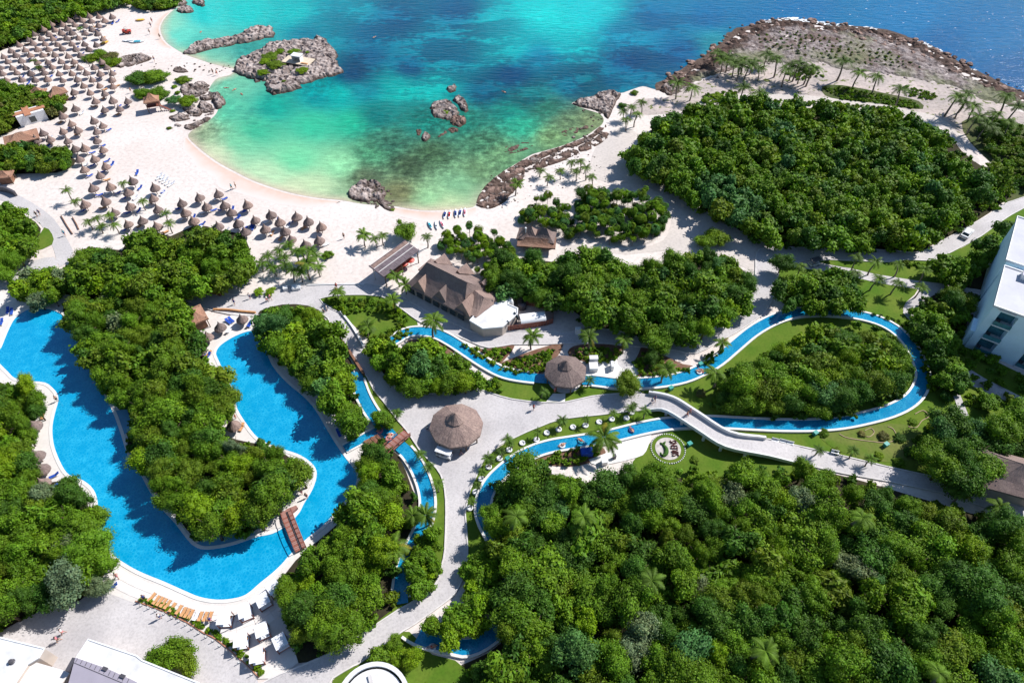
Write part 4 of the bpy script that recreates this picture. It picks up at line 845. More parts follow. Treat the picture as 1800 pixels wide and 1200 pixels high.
# low bushes on rock and sand: (px, py, radius, height, tone, label)
BUSH = [(243,138,4.6,3.0,'dark','wide dark bush on the sand, left part of the big thicket by the lagoon'),(272,135,5.0,3.2,'green','wide green bush on the sand, right part of the big thicket by the lagoon'),(252,164,3.2,2.6,'green','green bush behind the raised thatched beach hut'),(277,165,3.9,2.8,'green','broad bush just behind the raised thatched beach hut'),(323,140,2.6,1.7,'olive','low flat bush on the sand above the lagoon rocks'),
 (306,152,1.0,.8,'lime','small bright bush between the lagoon rocks'),(312,163,1.1,.8,'green','small bush among the pale lagoon rocks'),(308,179,2.6,1.9,'bluegreen','bluish bush on the lagoon rocks'),(330,181,3.2,2.0,'lime','bright bush crowning the lagoon rocks'),(298,225,.9,.6,'olive','tiny bush at the foot of the lagoon rocks'),(303,195,.9,.6,'lime','tiny bright bush by the beach hut steps'),
 (162,101,3.2,2.0,'olive','low olive bush left of the dune among the parasols'),(176,96,3.4,2.2,'green','low green bush on top of the dune among the parasols'),(192,98,3.2,2.0,'brownish','brownish bush on the dune beside the far beach'),(200,110,2.8,1.7,'lime','bright bush at the sea side of the dune'),(186,110,3.0,1.8,'green','round green bush in the middle of the dune'),
 (473,99,3.0,1.3,'olive','olive bush on the left of the rocky islet'),(466,108,2.2,1.1,'lime','bright bush at the left end of the rocky islet'),(485,113,3.0,1.4,'olive','low olive bush in the middle of the rocky islet'),(517,91,2.4,.9,'lime','flat green bush behind the small islet shelter'),(491,90,1.7,.8,'lime','small flat bush at the back of the rocky islet'),(540,92,.8,.5,'lime','tiny bush to the right of the islet shelter'),(530,123,2.2,.9,'lime','flat bush on the front edge of the rocky islet'),(463,127,2.2,1.0,'lime','bright bush on the near left of the rocky islet'),(498,143,.8,.5,'olive','tiny bush on the front boulder of the islet'),
 (784,197,1.2,.8,'lime','bright bush on top of the bay rock'),(1115,163,1.5,1.0,'green','green bush on the small point beside the sandy inlet'),(1095,185,1.6,1.2,'dark','dark bush on the slope above the small rocky point'),(1262,168,2.0,1.2,'lime','low green bush beside the sandy path at the headland'),(1240,176,1.8,1.2,'green','low bush where the headland path starts'),(1225,190,1.5,1.2,'green','small bush at the edge of the far wood'),
 (690,368,.7,.4,'lime','small plant at the edge of the middle beach'),(575,448,1.5,2.0,'green','round bush standing alone at the end of the parasol rows'),(985,1085,.01,.01,'green',None)]
BUSH += [(1448,760,1.1,.9,'green','round bush on the lawn by the river wall, first from the bridge'),(1470,792,1.0,.8,'olive','low bush on the lawn beside the east path benches'),(1515,762,.9,.7,'brownish','small brown shrub inside the hooked edging on the dry lawn'),(1553,765,1.2,1.0,'brownish','brownish shrub inside the long curved edging'),(1582,768,1.3,1.1,'dark','dark shrub at the grove edge by the dry lawn'),(1545,800,1.0,.8,'lime','bright shrub on the lawn between teal bin and path'),(1580,812,1.2,1.0,'green','green shrub on the lawn at the path verge'),(1600,795,1.3,1.2,'dark','dark shrub in front of the grove by the east path'),(1605,740,1.0,.8,'green','shrub within the looping edging at the river bend'),(1232,690,1.2,1.0,'brownish','reddish shrub on the lawn across the river from the hut'),(1260,705,1.2,1.0,'green','green shrub on the lawn before the loop wood'),(1222,808,1.0,.7,'olive','small shrub between the footbridge and the big wood')]
for px_, py_, r, h, tn, lab in BUSH:
    if not lab: continue
    p = at(px_, py_, h*0.4+(1.3 if 455 < px_ < 560 and py_ < 150 else 0.0)); zb = 1.3 if 455 < px_ < 560 and py_ < 150 else (0.9 if 300 < px_ < 345 and 170 < py_ < 190 else 0)
    b = empty('bush', (p.x, p.y, zb), random.uniform(0, 6)); cr = mesh_obj('foliage', random.choice(CROWNS['bushy']), b); cr.scale = (r, r*random.uniform(.8, 1), h*0.75); cr.location = (0, 0, h*0.35); cr.color = tone_col(tn, random)
    tag(b, lab, 'bush')

# ground cover of the gardens: nobody could count it
def ground_cover(name, polys, label, sp, r, h, tones, lods=None):
    L = []
    for pts in polys:
        poly = [(p.x, p.y) for p in W(pts, h*0.5)]; rd = random.Random(str(pts[0])+name)
        for x, y in scatter(poly, sp, inset=0.2, r=rd): L.append((x, y, h*rd.uniform(.6, 1.3), r*rd.uniform(.7, 1.3), rd.choices(*tones)[0], rd))
    return mass(name, L, label, 1.0, lods or LOWS)
ground_cover('garden_undergrowth', [[(566,526),(600,522),(650,524),(690,535),(722,560),(700,575),(690,560),(660,548),(620,548),(600,552),(585,540)], [(690,575),(715,566),(726,585),(690,600),(672,610),(640,590),(625,570),(640,565),(660,590)],
   [(868,648),(900,632),(950,616),(975,612),(955,655),(905,655)], [(1012,612),(1060,608),(1095,618),(1080,632),(1050,640),(1005,628)], [(1112,640),(1130,615),(1190,645),(1225,650),(1160,662),(1130,662)], [(1235,625),(1280,610),(1262,628),(1240,645)],
   [(720,600),(758,600),(790,615),(760,622)], [(798,599),(850,615),(903,608),(872,643),(850,634),(828,617)], [(848,666),(872,664),(886,688),(852,688)], [(970,795),(1040,783),(1055,795),(1035,808),(1000,818),(945,812)], [(1590,560),(1640,590),(1632,640),(1645,690),(1630,690),(1625,640),(1600,590)], [(1500,545),(1560,555),(1590,565),(1600,585),(1570,565),(1530,552)],
   [(1700,690),(1740,700),(1720,720),(1695,710)], [(1590,460),(1640,462),(1635,470),(1590,466)], [(1600,770),(1640,760),(1630,800),(1610,795)]], 'low leafy ground cover filling the garden beds', 0.85, 0.68, 0.9, mixw(green=6, lime=4, olive=2, dark=2), TINY)
ground_cover('edge_thicket', [WOODS['northeast'], WOODS['mid'], WOODS['loop']], 'dark low undergrowth under the woods', 2.6, 1.5, 2.0, mixw(green=4, dark=5, olive=2), TINY)
ground_cover('wood_undergrowth', [WOODS['southeast'], WOODS['island'], WOODS['east'], WOODS['west'], WOODS['poolside'], WOODS['north'], WOODS['centre'], WOODS['parkside'], WOODS['hotelgarden']], 'low undergrowth at the feet of the near woods', 2.4, 1.3, 1.7, mixw(green=5, dark=4, olive=2), TINY)
ground_cover('headland_scrub', [[(1235,170),(1262,160),(1300,162),(1290,172),(1250,182)], [(1380,128),(1440,126),(1450,134),(1400,140)], [(1590,150),(1650,165),(1640,176),(1600,168)], [(1448,154),(1480,152),(1560,168),(1612,180),(1618,190),(1590,188),(1540,180),(1480,174)], [(1300,175),(1400,176),(1480,180),(1550,190),(1600,205),(1480,186),(1400,184)]], 'creeping green scrub along the headland path', 1.2, 0.85, 0.6, mixw(green=5, lime=2, olive=3), TINY)
ground_cover('rock_scrub', [[(1330,60),(1400,55),(1480,70),(1560,90),(1620,120),(1560,118),(1480,108),(1400,95),(1340,85)]], 'sparse grey-green tufts scattered over the rocky headland', 1.7, 0.6, 0.8, mixw(olive=4, silver=3, brownish=3), TINY)

# ------------------------------------------------------------------ palms
def frond_arrays(L, leaflets, width, droop, r):
    """one feather leaf along +x: a bent rachis with leaflets hanging to both sides"""
    vs, fs = [], []
    def pt(t): return Vector((L*t*(1-0.12*t*droop), 0, L*(0.55*t-0.95*droop*t*t)))
    for i in range(leaflets):
        t = 0.10+0.9*i/(leaflets-1); p = pt(t); q = pt(min(1, t+0.07)); d = (q-p).normalized() if (q-p).length > 1e-6 else Vector((1, 0, -.5))
        ln = width*(math.sin(math.pi*min(1, (0.12+0.84*t)))**0.6)*r.uniform(.85, 1.1)
        for s in (-1, 1):
            o = Vector((0.38, s*0.80, -0.42+r.uniform(-.14, .1))).normalized()*ln; w = d*(L*0.030)
            n = len(vs); vs += [p-w, p+w, p+o+w*0.25]; fs.append((n, n+1, n+2))
    k = [pt(j/6) for j in range(7)]; n = len(vs)
    for p, q in zip(k, k[1:]):
        n = len(vs); vs += [p+Vector((0, .022*L, 0)), p-Vector((0, .022*L, 0)), q-Vector((0, .008*L, 0)), q+Vector((0, .008*L, 0))]; fs.append((n, n+1, n+2, n+3))
    return vs, fs
def tinted(mb_v, mb_f, tint, name, mat=None):
    me = bpy.data.meshes.new(name); me.from_pydata([tuple(p) for p in mb_v], [], mb_f); me.update()
    a = me.attributes.new('tint', 'FLOAT_COLOR', 'FACE'); rgba = np.ones((len(mb_f), 4), np.float32); rgba[:, :3] = tint; a.data.foreach_set('color', rgba.ravel())
    me.materials.append(mat or M['leaf']); return me
FROND = []
for i in range(4):
    r = random.Random(40+i); v, f = frond_arrays(1.0, 22, 0.30, r.uniform(0.55, 1.15), r)
    FROND.append(tinted(v, f, np.array([[k, k, k*.8] for k in (r.uniform(.7, 1.35) for _ in f)]), 'frond'))
def palm_head(n, seed):
    r = random.Random(seed); V, F, T = [], [], []
    for i in range(n):
        a = 2*math.pi*i*0.381966*1.0+r.uniform(-.2, .2); up = r.uniform(-0.25, 0.75)*(1-i/n*0.4); v, f = frond_arrays(r.uniform(.8, 1.1), 15, 0.30, r.uniform(.6, 1.2), r)
        m = Matrix.Rotation(a, 3, 'Z') @ Matrix.Rotation(-up*0.7, 3, 'Y'); k0 = len(V)
        V += [m @ Vector(p) for p in v]; F += [tuple(q+k0 for q in t) for t in f]; k = r.uniform(.65, 1.35); T += [(k, k, k*.8)]*len(f)
    return tinted(V, F, np.array(T), 'crown')
HEADS = [palm_head(17, 60+i) for i in range(4)]
PTRUNK = []
for i in range(4):
    r = random.Random(80+i); b = r.uniform(0.05, 0.22); mb = MB()
    pts = [(b*(t**1.6)*1.0, 0.03*math.sin(5*t), t) for t in [j/8 for j in range(9)]]
    mb.tube(pts, [0.038*(1.25-0.55*j/8)*(1.05 if j % 2 else 1) for j in range(9)], 7); me = mb.mesh('trunk', True); me.materials.append(M['palm_bark']); PTRUNK.append((me, pts[-1]))
PALMG = (0.082, 0.145, 0.016)
def palm(px_, py_, h, L, label, group=None, detail=False, col=PALMG, rd=random):
    p = at(px_, py_, h); me, tip = rd.choice(PTRUNK); rz = rd.uniform(0, 6.28)
    off = Matrix.Rotation(rz, 3, 'Z') @ Vector((tip[0]*h, tip[1]*h, 0))
    t = empty('coconut_palm', (p.x-off.x, p.y-off.y, 0), rz)
    tr_ = mesh_obj('trunk', me, t); tr_.scale = (max(h, 3.0), max(h, 3.0), h)
    if max(h, 3.0) != h: tip = (tip[0]*3.0/h, tip[1]*3.0/h, 1)
    k = rd.uniform(.8, 1.2); c = (col[0]*k, col[1]*k, col[2], 1)
    if detail:
        n = 15
        for i in range(n):
            f = mesh_obj('frond', rd.choice(FROND), t); f.location = (tip[0]*h, tip[1]*h, tip[2]*h-0.02*i)
            f.rotation_euler = (0, rd.uniform(-.55, .30)*(1-i/n*.3), 2.39996*i); s = L*rd.uniform(.85, 1.12); f.scale = (s, s, s)
            q = rd.uniform(.8, 1.25); f.color = (c[0]*q*(1.9 if i == n-1 and rd.random() < .6 else 1), c[1]*q, c[2], 1)
    else:
        cr = mesh_obj('crown', rd.choice(HEADS), t); cr.location = (tip[0]*h, tip[1]*h, tip[2]*h); cr.scale = (L, L, L); cr.rotation_euler = (0, 0, rd.uniform(0, 6)); cr.color = c
    return tag(t, label, 'palm tree', group)
BIGP = [(762,562,5.0,2.9,'tall coconut palm leaning over the river beside the restaurant'), (1062,768,4.5,3.2,'big coconut palm overhanging the river beside the white terrace'), (690,962,4.5,3.1,'big coconut palm with long fronds over the wood by the south river'), (936,590,4.0,2.4,'coconut palm beside the restaurant yard on the upper path'),
 (1035,590,4.2,2.3,'coconut palm left of the woodland path entrance'), (1097,596,4.0,2.2,'coconut palm on the bend of the woodland path'), (1172,648,4.2,2.5,'coconut palm leaning over the river right of the hut terrace'), (1258,655,4.5,2.4,'yellowing coconut palm on the outer bank of the upper river'), (1270,602,3.8,2.0,'coconut palm at the end of the woodland path wall'),
 (540,462,4.5,2.9,'tall coconut palm at the right end of the palm clump on the beach'), (748,905,3.6,2.2,'coconut palm standing over the river beside the main path'), (593,512,3.0,2.0,'fan-shaped palm at the tip of the wedge garden'), (690,527,3.2,2.1,'coconut palm in the wedge garden nearest the restaurant'), (646,573,3.8,2.4,'coconut palm in the middle of the wedge garden'), (725,905,3.2,2.0,'coconut palm between the wood and the river'), (1690,862,3.6,2.3,'coconut palm at the lower end of the east path'), (1758,890,3.4,2.0,'coconut palm on the verge near the thatched house'),
 (640,412,3.5,2.2,'coconut palm leaning left on the open sand'), (908,322,4.0,2.2,'coconut palm on the reddish rocks at the right end of the beach'), (695,485,3.4,2.3,'coconut palm between the timber pavilion and the restaurant'),(712,500,3.0,2.0,'coconut palm against the corner of the restaurant roof')]
for a in BIGP: palm(*a, detail=True)
HP = [(1280,100,4),(1290,110,4),(1300,117,4),(1319,114,4.5),(1335,120,3.5),(1365,103,5),(1383,122,4.5),(1405,112,5),(1419,120,4.5),(1432,121,5),(1484,108,5.5),(1512,127,4.5),(1542,134,4.5),(1583,156,5),(1684,170,5.5),(1702,166,5),(1770,168,5.5),(1790,188,5),(1720,205,4.5),(1735,220,4),(1308,154,4.5),(1336,164,4.5),(1190,146,4),(1218,154,3.8)]
HORD = 'first second third fourth fifth sixth seventh eighth ninth tenth eleventh twelfth thirteenth fourteenth fifteenth sixteenth seventeenth eighteenth nineteenth twentieth twenty-first twenty-second twenty-third twenty-fourth'.split()
for i, (x, y, h) in enumerate(sorted(HP)): palm(x, y, h*1.2, 3.2, f'windblown coconut palm, {HORD[i]} from the bay along the rocky headland', 'coconut palms along the rocky headland', detail=False)
for i, (x, y, h) in enumerate([(1110,188,4),(1120,200,4),(1100,210,3.5),(1128,180,3.5),(1096,196,3)]): palm(x, y, h, 2.0, 'coconut palm in the clump beside the small sandy inlet', 'palms beside the sandy inlet')
for i, (x, y, h) in enumerate([(1020,283,3.5),(1030,295,3.5),(1012,300,3),(985,300,2.5),(965,312,2.5),(1040,310,3),(1005,285,2.6),(950,300,2)]): palm(x, y, h, 1.8, 'palm on the sand between the rocky shore and the grove', 'palms on the sand near the rocky shore')
for i, (x, y, h) in enumerate([(1507,452,4),(1540,460,4),(1580,464,3.8),(1625,474,4),(1545,490,3.8),(1580,497,3.8),(1620,505,3.5),(1505,480,3.5),(1408,468,3),(1440,480,3)]): palm(x, y, h, 1.9, 'small palm casting a star shadow on the lawn by the garden walk', 'palms on the lawn by the garden walk')
for i, (x, y, h) in enumerate([(490,440,3),(505,430,3.2),(520,442,3.6),(500,465,3),(515,475,3.5),(530,440,3.4),(545,440,3.2),(480,470,2.6),(470,450,2.6),(555,450,3),(528,478,3.2),(560,470,2.6),(460,462,2.5),(498,452,3)]): palm(x, y, h, 2.0, 'palm in the dense clump below the parasol rows', 'palms below the parasol rows', col=(0.075, 0.15, 0.012))
for x, y, h, lab in [(190,378,3,'palm among the parasols nearest the service lane'), (201,395,3,'palm just below the parasols near the service lane'), (170,383,2.6,'small palm left of the parasol rows'), (155,390,2.6,'small palm at the edge of the sand by the court'), (177,398,2,'low palm beside the sand court'), (290,375,3.4,'feathery palm standing among the middle parasols'), (297,392,3,'feathery palm in front of the wood, among the parasols'), (250,353,2.6,'pale palm between two middle parasols'), (132,353,2.8,'short palm on the sand beside the parasol group'), (117,334,3.6,'thin tall palm alone on the sand near the lane'), (58,107,3.2,'palm amid the dense parasol field'), (66,118,2.5,'second palm amid the dense parasol field, lower'), (148,102,3,'yellowing palm at the dune edge of the parasol field'), (140,50,2.6,'palm at the back of the parasol field'), (52,268,3,'yellow palm in the shrubs beside the thatched bar'), (215,322,2.6,'slim palm beside the front parasols'), (750,416,3.6,'slim fan palm with a bare trunk alone on the sand'), (672,413,2.8,'short palm beside the round tree on the sand'), (658,420,2.8,'short palm right of the leaning palm on the sand'),(408,428,2.6,'palm at the seaward corner of the wood')]:
    palm(x, y, h, 1.5 if y < 130 else 1.7, lab)

rdp = random.Random(77); PW = []
for i in range(60):
    x, y = rdp.uniform(900, 1790), rdp.uniform(880, 1190)
    if all((x-a)**2+(y-b)**2 > 75**2 for a, b in PW) and y > 880+(x-1400)*.12: PW.append((x, y))
for i, (x, y) in enumerate(sorted(PW)[::4]): palm(x, y, rdp.uniform(6.5, 8.5), rdp.uniform(1.7, 2.4), f'palm head rising out of the big south wood, {HORD[i]} from its west end', 'palms rising out of the south wood', col=(0.095, .17, .02), rd=rdp)
for i, (x, y, h) in enumerate([(1262,92,4),(1270,106,4),(1306,104,4.4),(1326,108,4.2),(1350,96,4),(1392,116,4.4),(1412,124,4),(1696,180,4.6),(1712,186,4.4),(1752,200,4.4),(1775,215,4.2),(1745,228,4)]): palm(x, y, h*1.1, 3.0, f'leaning coconut palm of the headland groves, {HORD[i]} from the bay', 'palms of the headland groves')
# fan palms: round heads of stiff fan leaves on thin stems
def fan_head(n, seed):
    r = random.Random(seed); V, F, T = [], [], []
    for i in range(n):
        a = 2.39996*i; e = r.uniform(-0.5, 1.3); d = Vector((math.cos(a)*math.cos(e), math.sin(a)*math.cos(e), math.sin(e))); c = d*r.uniform(.10, .62)
        nrm = (d+Vector((0, 0, .7))).normalized(); u = nrm.orthogonal().normalized(); u = (d-nrm*d.dot(nrm)).normalized(); w = nrm.cross(u); k = r.uniform(.7, 1.3)
        m = 9; s = r.uniform(.42, .66)
        for j in range(m):
            b0 = -1.9+3.8*j/m; b1 = b0+3.8/m*0.55; k0 = len(V)
            V += [c, c+(u*math.cos(b0)+w*math.sin(b0))*s*0.8-nrm*s*.1, c+(u*math.cos((b0+b1)/2)+w*math.sin((b0+b1)/2))*s*1.1-nrm*s*.25, c+(u*math.cos(b1)+w*math.sin(b1))*s*.8-nrm*s*.1]; F.append((k0, k0+1, k0+2, k0+3)); T.append((k, k, k))
    return tinted(V, F, np.array(T), 'crown')
FANS = [fan_head(34, 200+i) for i in range(6)]
FSTEM = MB().tube([(0, 0, 0), (.02, 0, .5), (0, .02, 1)], [.05, .04, .04], 6).mesh('trunk'); FSTEM.materials.append(M['palm_bark'])
def fan_palm(x, y, h, r, label, group, tone='green'):
    t = empty('fan_palm', (x, y, 0), random.uniform(0, 6)); s = mesh_obj('trunk', FSTEM, t); s.scale = (1.3, 1.3, h-0.2)
    c = mesh_obj('crown', random.choice(FANS), t); c.location = (0, 0, h-r*.3); c.scale = (r, r, r); c.color = tone_col(tone, random); tag(t, label, 'palm tree', group); return t
for pts, z, sp, rr, hh, lab, grp in [
  ([(1012,350),(1040,330),(1075,335),(1100,345),(1150,348),(1175,372),(1165,395),(1150,412),(1110,420),(1060,415),(1035,400),(1015,375)], 2.5, 1.25, (1.0, 1.9), (1.6, 4.6), 'fan palm in the trail grove', 'fan palms in the grove by the sandy trail'),
  ([(912,378),(930,360),(960,345),(985,350),(1020,390),(1025,405),(1000,415),(985,400),(975,392),(940,388)], 2.2, 1.35, (0.9, 1.7), (1.5, 3.8), 'fan palm by the twin-roofed hut', 'fan palms around the twin-roofed hut'),
  ([(770,425),(800,405),(830,400),(870,410),(900,430),(900,455),(870,475),(840,470),(810,450),(780,440)], 2.2, 1.35, (0.9, 1.7), (1.5, 4.0), 'fan palm in the restaurant grove', 'fan palms between the beach and the restaurant'),
  ([(845,480),(880,470),(930,485),(965,515),(980,525),(950,530),(900,515),(860,505)], 2.6, 1.9, (1.1, 1.5), (2.6, 3.8), 'fan palm behind the restaurant yard', 'fan palms behind the restaurant yard')]:
    poly = [(p.x, p.y) for p in W(pts, z)]
    fx0, fx1 = min(p[0] for p in poly), max(p[0] for p in poly); fy0, fy1 = min(p[1] for p in poly), max(p[1] for p in poly)
    for x, y in scatter(poly, sp, r=random.Random(lab)):
        if mnoise.noise(Vector((x*.24, y*.24, 7))) < -.26: continue
        hq = ['left', 'middle', 'right'][min(2, int(3*(x-fx0)/(fx1-fx0)))]; vq = ['near', 'mid', 'far'][min(2, int(3*(y-fy0)/(fy1-fy0)))]; tq = random.choice(['green', 'green', 'dark', 'bluegreen', 'olive', 'lime']); hv = random.uniform(*hh); sq = 'taller' if hv > (hh[0]+hh[1])/2 else 'lower'
        fan_palm(x, y, hv, random.uniform(*rr), f"{sq} {TW[tq]} {lab}, {vq} {hq} part", f"{grp}: {sq} {tq} {vq} {hq}", tq)
    sheet('palm_litter', [(p[0], p[1]) for p in poly], 0.038, M['trail'], sm=2, px=False)
for x, y, h, lab in [(803,398,2.8,'fan palm on a bare stem at the beach edge of the grove'), (825,391,3,'taller fan palm at the seaward tip of the grove'), (1135,330,2.6,'fan palm at the far corner of the trail grove')]:
    p = at(x, y, h); fan_palm(p.x, p.y, h, 1.1, lab, None)
# ------------------------------------------------------------------ thatched roofs
def uv_roof(name, rings, mat, parent=None, smooth=False, n=None, jag=0.0, rnd=None):
    """rings: list of closed loops (lists of points) from top to eave; straw runs from ring to ring"""
    m = len(rings[0]); vs = []; fs = []; uvs = []
    rnd = rnd or random
    for k, rg in enumerate(rings):
        for p in rg:
            j = jag if k == len(rings)-1 else jag*0.25
            vs.append((p[0]+rnd.uniform(-j, j), p[1]+rnd.uniform(-j, j), p[2]+rnd.uniform(-j, j)*1.2))
    sl = [0.0]
    for a, b in zip(rings, rings[1:]): sl.append(sl[-1]+(Vector(a[0])-Vector(b[0])).length)
    per = [0.0]
    last = rings[-1]
    for i in range(m): per.append(per[-1]+(Vector(last[i])-Vector(last[(i+1) % m])).length)
    for k in range(len(rings)-1):
        for i in range(m):
            j = (i+1) % m
            fs.append((k*m+i, (k+1)*m+i, (k+1)*m+j, k*m+j)); uvs += [(per[i], sl[k]), (per[i], sl[k+1]), (per[i+1], sl[k+1]), (per[i+1], sl[k])]
    me = bpy.data.meshes.new(name); me.from_pydata(vs, [], fs); me.update()
    ul = me.uv_layers.new(name='UVMap'); ul.data.foreach_set('uv', np.array(uvs, np.float32).ravel())
    if smooth: me.polygons.foreach_set('use_smooth', [True]*len(fs))
    me.materials.append(mat); return mesh_obj(name, me, parent)
def ring(r, z, n, ph=0.0, rnd=None, jit=0.0):
    return [(r*(1+(rnd.uniform(-jit, jit) if rnd else 0))*math.cos(2*math.pi*i/n+ph), r*(1+(rnd.uniform(-jit, jit) if rnd else 0))*math.sin(2*math.pi*i/n+ph), z) for i in range(n)]

PROTO = []
for i in range(3):
    rd = random.Random(300+i); t = empty('thatched_parasol', (0, 0, -50))
    uv_roof('roof', [ring(.02, 3.55, 14), ring(.10, 3.45, 14), ring(.14, 3.12, 14), ring(.44, 2.62, 14, 0, rd, .04), ring(.86, 2.12, 14, 0, rd, .04), ring(1.20, 1.74, 14, 0, rd, .06), ring(1.30, 1.42, 14, 0, rd, .05), ring(1.22, 1.44, 14), ring(.2, 2.2, 14)], M['thatch_beach'], t, jag=0.05, rnd=rd)
    MB().tube([(0, 0, 0), (0, 0, 2.9)], [.085, .07], 7).build('post', M['post'], t)
    PROTO.append(t)
def lounger_proto(name, top, base, back=0.45):
    t = empty(name, (0, 0, -50)); fr = MB()
    fr.box((0, -0.2, .26), (.62, 1.3, .05)).box((-.29, 0.0, .24), (.04, 1.9, .05)).box((.29, 0.0, .24), (.04, 1.9, .05)); fr.build('frame', M[base], t)
    leg = MB()
    for i, (x, y) in enumerate(((-.27, -.8), (.27, -.8), (-.27, .55), (.27, .55))): MB().box((x, y, .115), (.05, .05, .23)).build('leg', M[base], t)
    MB().box((0, -.22, .325), (.6, 1.28, .07)).build('mattress', M[top], t)
    MB().box((0, .42+.27, .34+.22), (.6, .68, .07), 0, ('X', back)).build('backrest', M[top], t)
    return t
L_BLUE = lounger_proto('sun_lounger', 'blue_fabric', 'white'); L_WHITE = lounger_proto('sun_lounger', 'mattress', 'white'); L_TEAK = lounger_proto('sun_lounger', 'teak', 'wood', 0.12)
ORD = ['first', 'second', 'third', 'fourth', 'fifth', 'sixth', 'seventh', 'eighth', 'ninth', 'tenth', 'eleventh', 'twelfth', 'thirteenth', 'fourteenth', 'fifteenth', 'sixteenth']
def place(proto, x, y, rz, label, cat, group=None, z=0.0, s=1.0):
    o = copy_tree(proto); o.location = (x, y, z); o.rotation_euler = (0, 0, rz); o.scale = (s, s, s)
    return tag(o, label, cat, group)

BACK = [[(197,29),(173,28),(156,28),(133,28)],[(183,36),(143,34),(122,35),(101,34),(160,37)],[(172,44),(149,44),(131,43),(109,42),(90,41)],[(160,50),(118,50),(96,52),(76,50)],[(171,59),(148,57),(126,58),(107,58),(85,59),(59,58)],[(180,68),(137,66),(116,66),(92,67),(72,67),(49,68)],
 [(169,78),(147,76),(125,76),(100,76),(78,76),(57,76),(33,78)],[(155,86),(133,86),(109,85),(85,86),(65,86),(43,87),(18,88)],[(141,96),(119,98),(95,96),(74,96),(52,96),(27,96),(5,98)],[(178,107),(129,107),(106,107),(83,107),(65,109),(37,107),(13,107)],[(187,118),(164,117),(139,118),(116,117),(91,117),(72,119),(44,118),(20,118),(0,117)],
 [(197,128),(175,129),(151,128),(125,128),(102,128),(77,127),(53,128),(28,127),(4,129)],[(196,140),(161,139),(135,139),(109,139),(82,139),(60,139),(37,139),(11,139)],[(198,151),(174,149),(146,150),(14,152)],[(183,163),(157,162),(130,161)]]
MIDP = [(223,176),(197,177),(167,177),(209,190),(182,191),(131,190),(110,203),(165,212),(179,219),(124,216),(169,230),(136,228),(110,229),(75,234),(62,245),(87,244),(117,246),(169,245),(131,260),(148,260),(180,262),(138,278),(166,279),(147,297),(185,292),(174,307)]
FRONT = [(163,330),(194,328),(233,317),(223,336),(271,329),(268,347),(149,358),(185,353),(228,361),(276,367),(224,391),(248,386),(200,372),(276,397),(318,356),(325,372),(339,386),(350,345),(362,361),(383,340),(394,359),(405,371),(435,359),(418,391),(383,396),(430,406),(448,384),(476,376),(520,379),(491,390),(541,388),(564,397),(465,401),(501,405),(512,418),(561,421),(537,429)]
POOLP = [((60,747),'thatched parasol at the wood edge on the west deck, northernmost of four'),((65,800),'thatched parasol at the wood edge on the west deck, second from the north'),((72,824),'larger thatched parasol on the west deck beside the pool curve'),((74,849),'thatched parasol half under trees on the west deck, southernmost of four'),((351,615),'reddish thatched parasol on the island deck near the pool head'),((373,726),'small thatched parasol in the notch of the island deck'),((409,746),'small reddish thatched parasol beside the grey bush on the island deck'),((386,574),'thatched parasol at the head of the inner pool, middle of three'),((425,559),'thatched parasol at the head of the inner pool, nearest the path'),((363,591),'thatched parasol at the head of the inner pool beside the wood')]
def parasol(px_, py_, label, group, s=1.0, lounger=True, sand=True):
    short = label.replace('thatched parasol, ', '').replace('thatched parasol ', '').replace('in the dense parasol field', 'of the dense field').replace(' of the dense parasol field', ', dense field').replace('loose group left of the lagoon beach', 'loose group').replace('cluster on the near beach', 'cluster')
    z = 2.15*s; p = at(px_, py_, z)
    s *= random.uniform(.92, 1.07); o = place(random.choice(PROTO), p.x, p.y, random.uniform(0, 6), label, 'parasol', group, 0.0 if sand else 0.13, s); o.rotation_euler = (random.uniform(-.06, .06), random.uniform(-.06, .06), random.uniform(0, 6)); o.scale = (s, s, s*random.uniform(.92, 1.08))
    k = 2 if py_ > 300 and random.random() < 0.65 else 1
    if lounger:
        for i in range(k):
            a = random.choice([random.uniform(-.5, .6), random.uniform(2.4, 3.6)]); d = random.uniform(1.1, 1.5)*s; kind = random.random()
            pr = L_BLUE if kind < .55 else L_WHITE if kind < .8 else L_TEAK
            cn = 'blue' if kind < .55 else 'white' if kind < .8 else 'wooden'
            place(pr, p.x+d*math.cos(a), p.y+d*math.sin(a), random.uniform(-.5, .5)+(2.6 if random.random() < .5 else -.6), f"{cn} sun lounger {'' if i == 0 else 'also '}by the parasol {short}"[:120], 'sun lounger', f'{cn} loungers: '+(group or 'by the pool'), 0.0 if sand else 0.13, 0.92)
RN = ['farthest', 'second farthest', 'third farthest', 'fourth farthest', 'fifth farthest', 'sixth farthest', 'seventh', 'eighth', 'ninth', 'tenth', 'eleventh', 'twelfth', 'thirteenth', 'fourteenth', 'nearest']
for ri, row in enumerate(BACK):
    for ci, (x, y) in enumerate(sorted(row, reverse=True)):
        parasol(x, y, f"thatched parasol, {ORD[ci]} from the bay in the {RN[ri]} row of the dense parasol field", 'thatched parasols in the dense beach field', 0.90, lounger=(ri+ci) % 2 == 0)
MID_SEA = sorted(MIDP, key=lambda q: q[1])
for i, (x, y) in enumerate(MID_SEA):
    parasol(x, y, f"thatched parasol, {ORD[i % 13]} from the back in the {'upper' if i < 13 else 'lower'} loose group left of the lagoon beach", 'thatched parasols left of the lagoon beach', 0.95)
FS = sorted(FRONT)
for i, (x, y) in enumerate(FS):
    b = i//10; parasol(x, y, f"thatched parasol, {ORD[i-10*b]} from the lane end of the {['lane-side', 'second', 'third', 'bay-end'][b]} cluster on the near beach", 'thatched parasols on the near beach', 1.0)
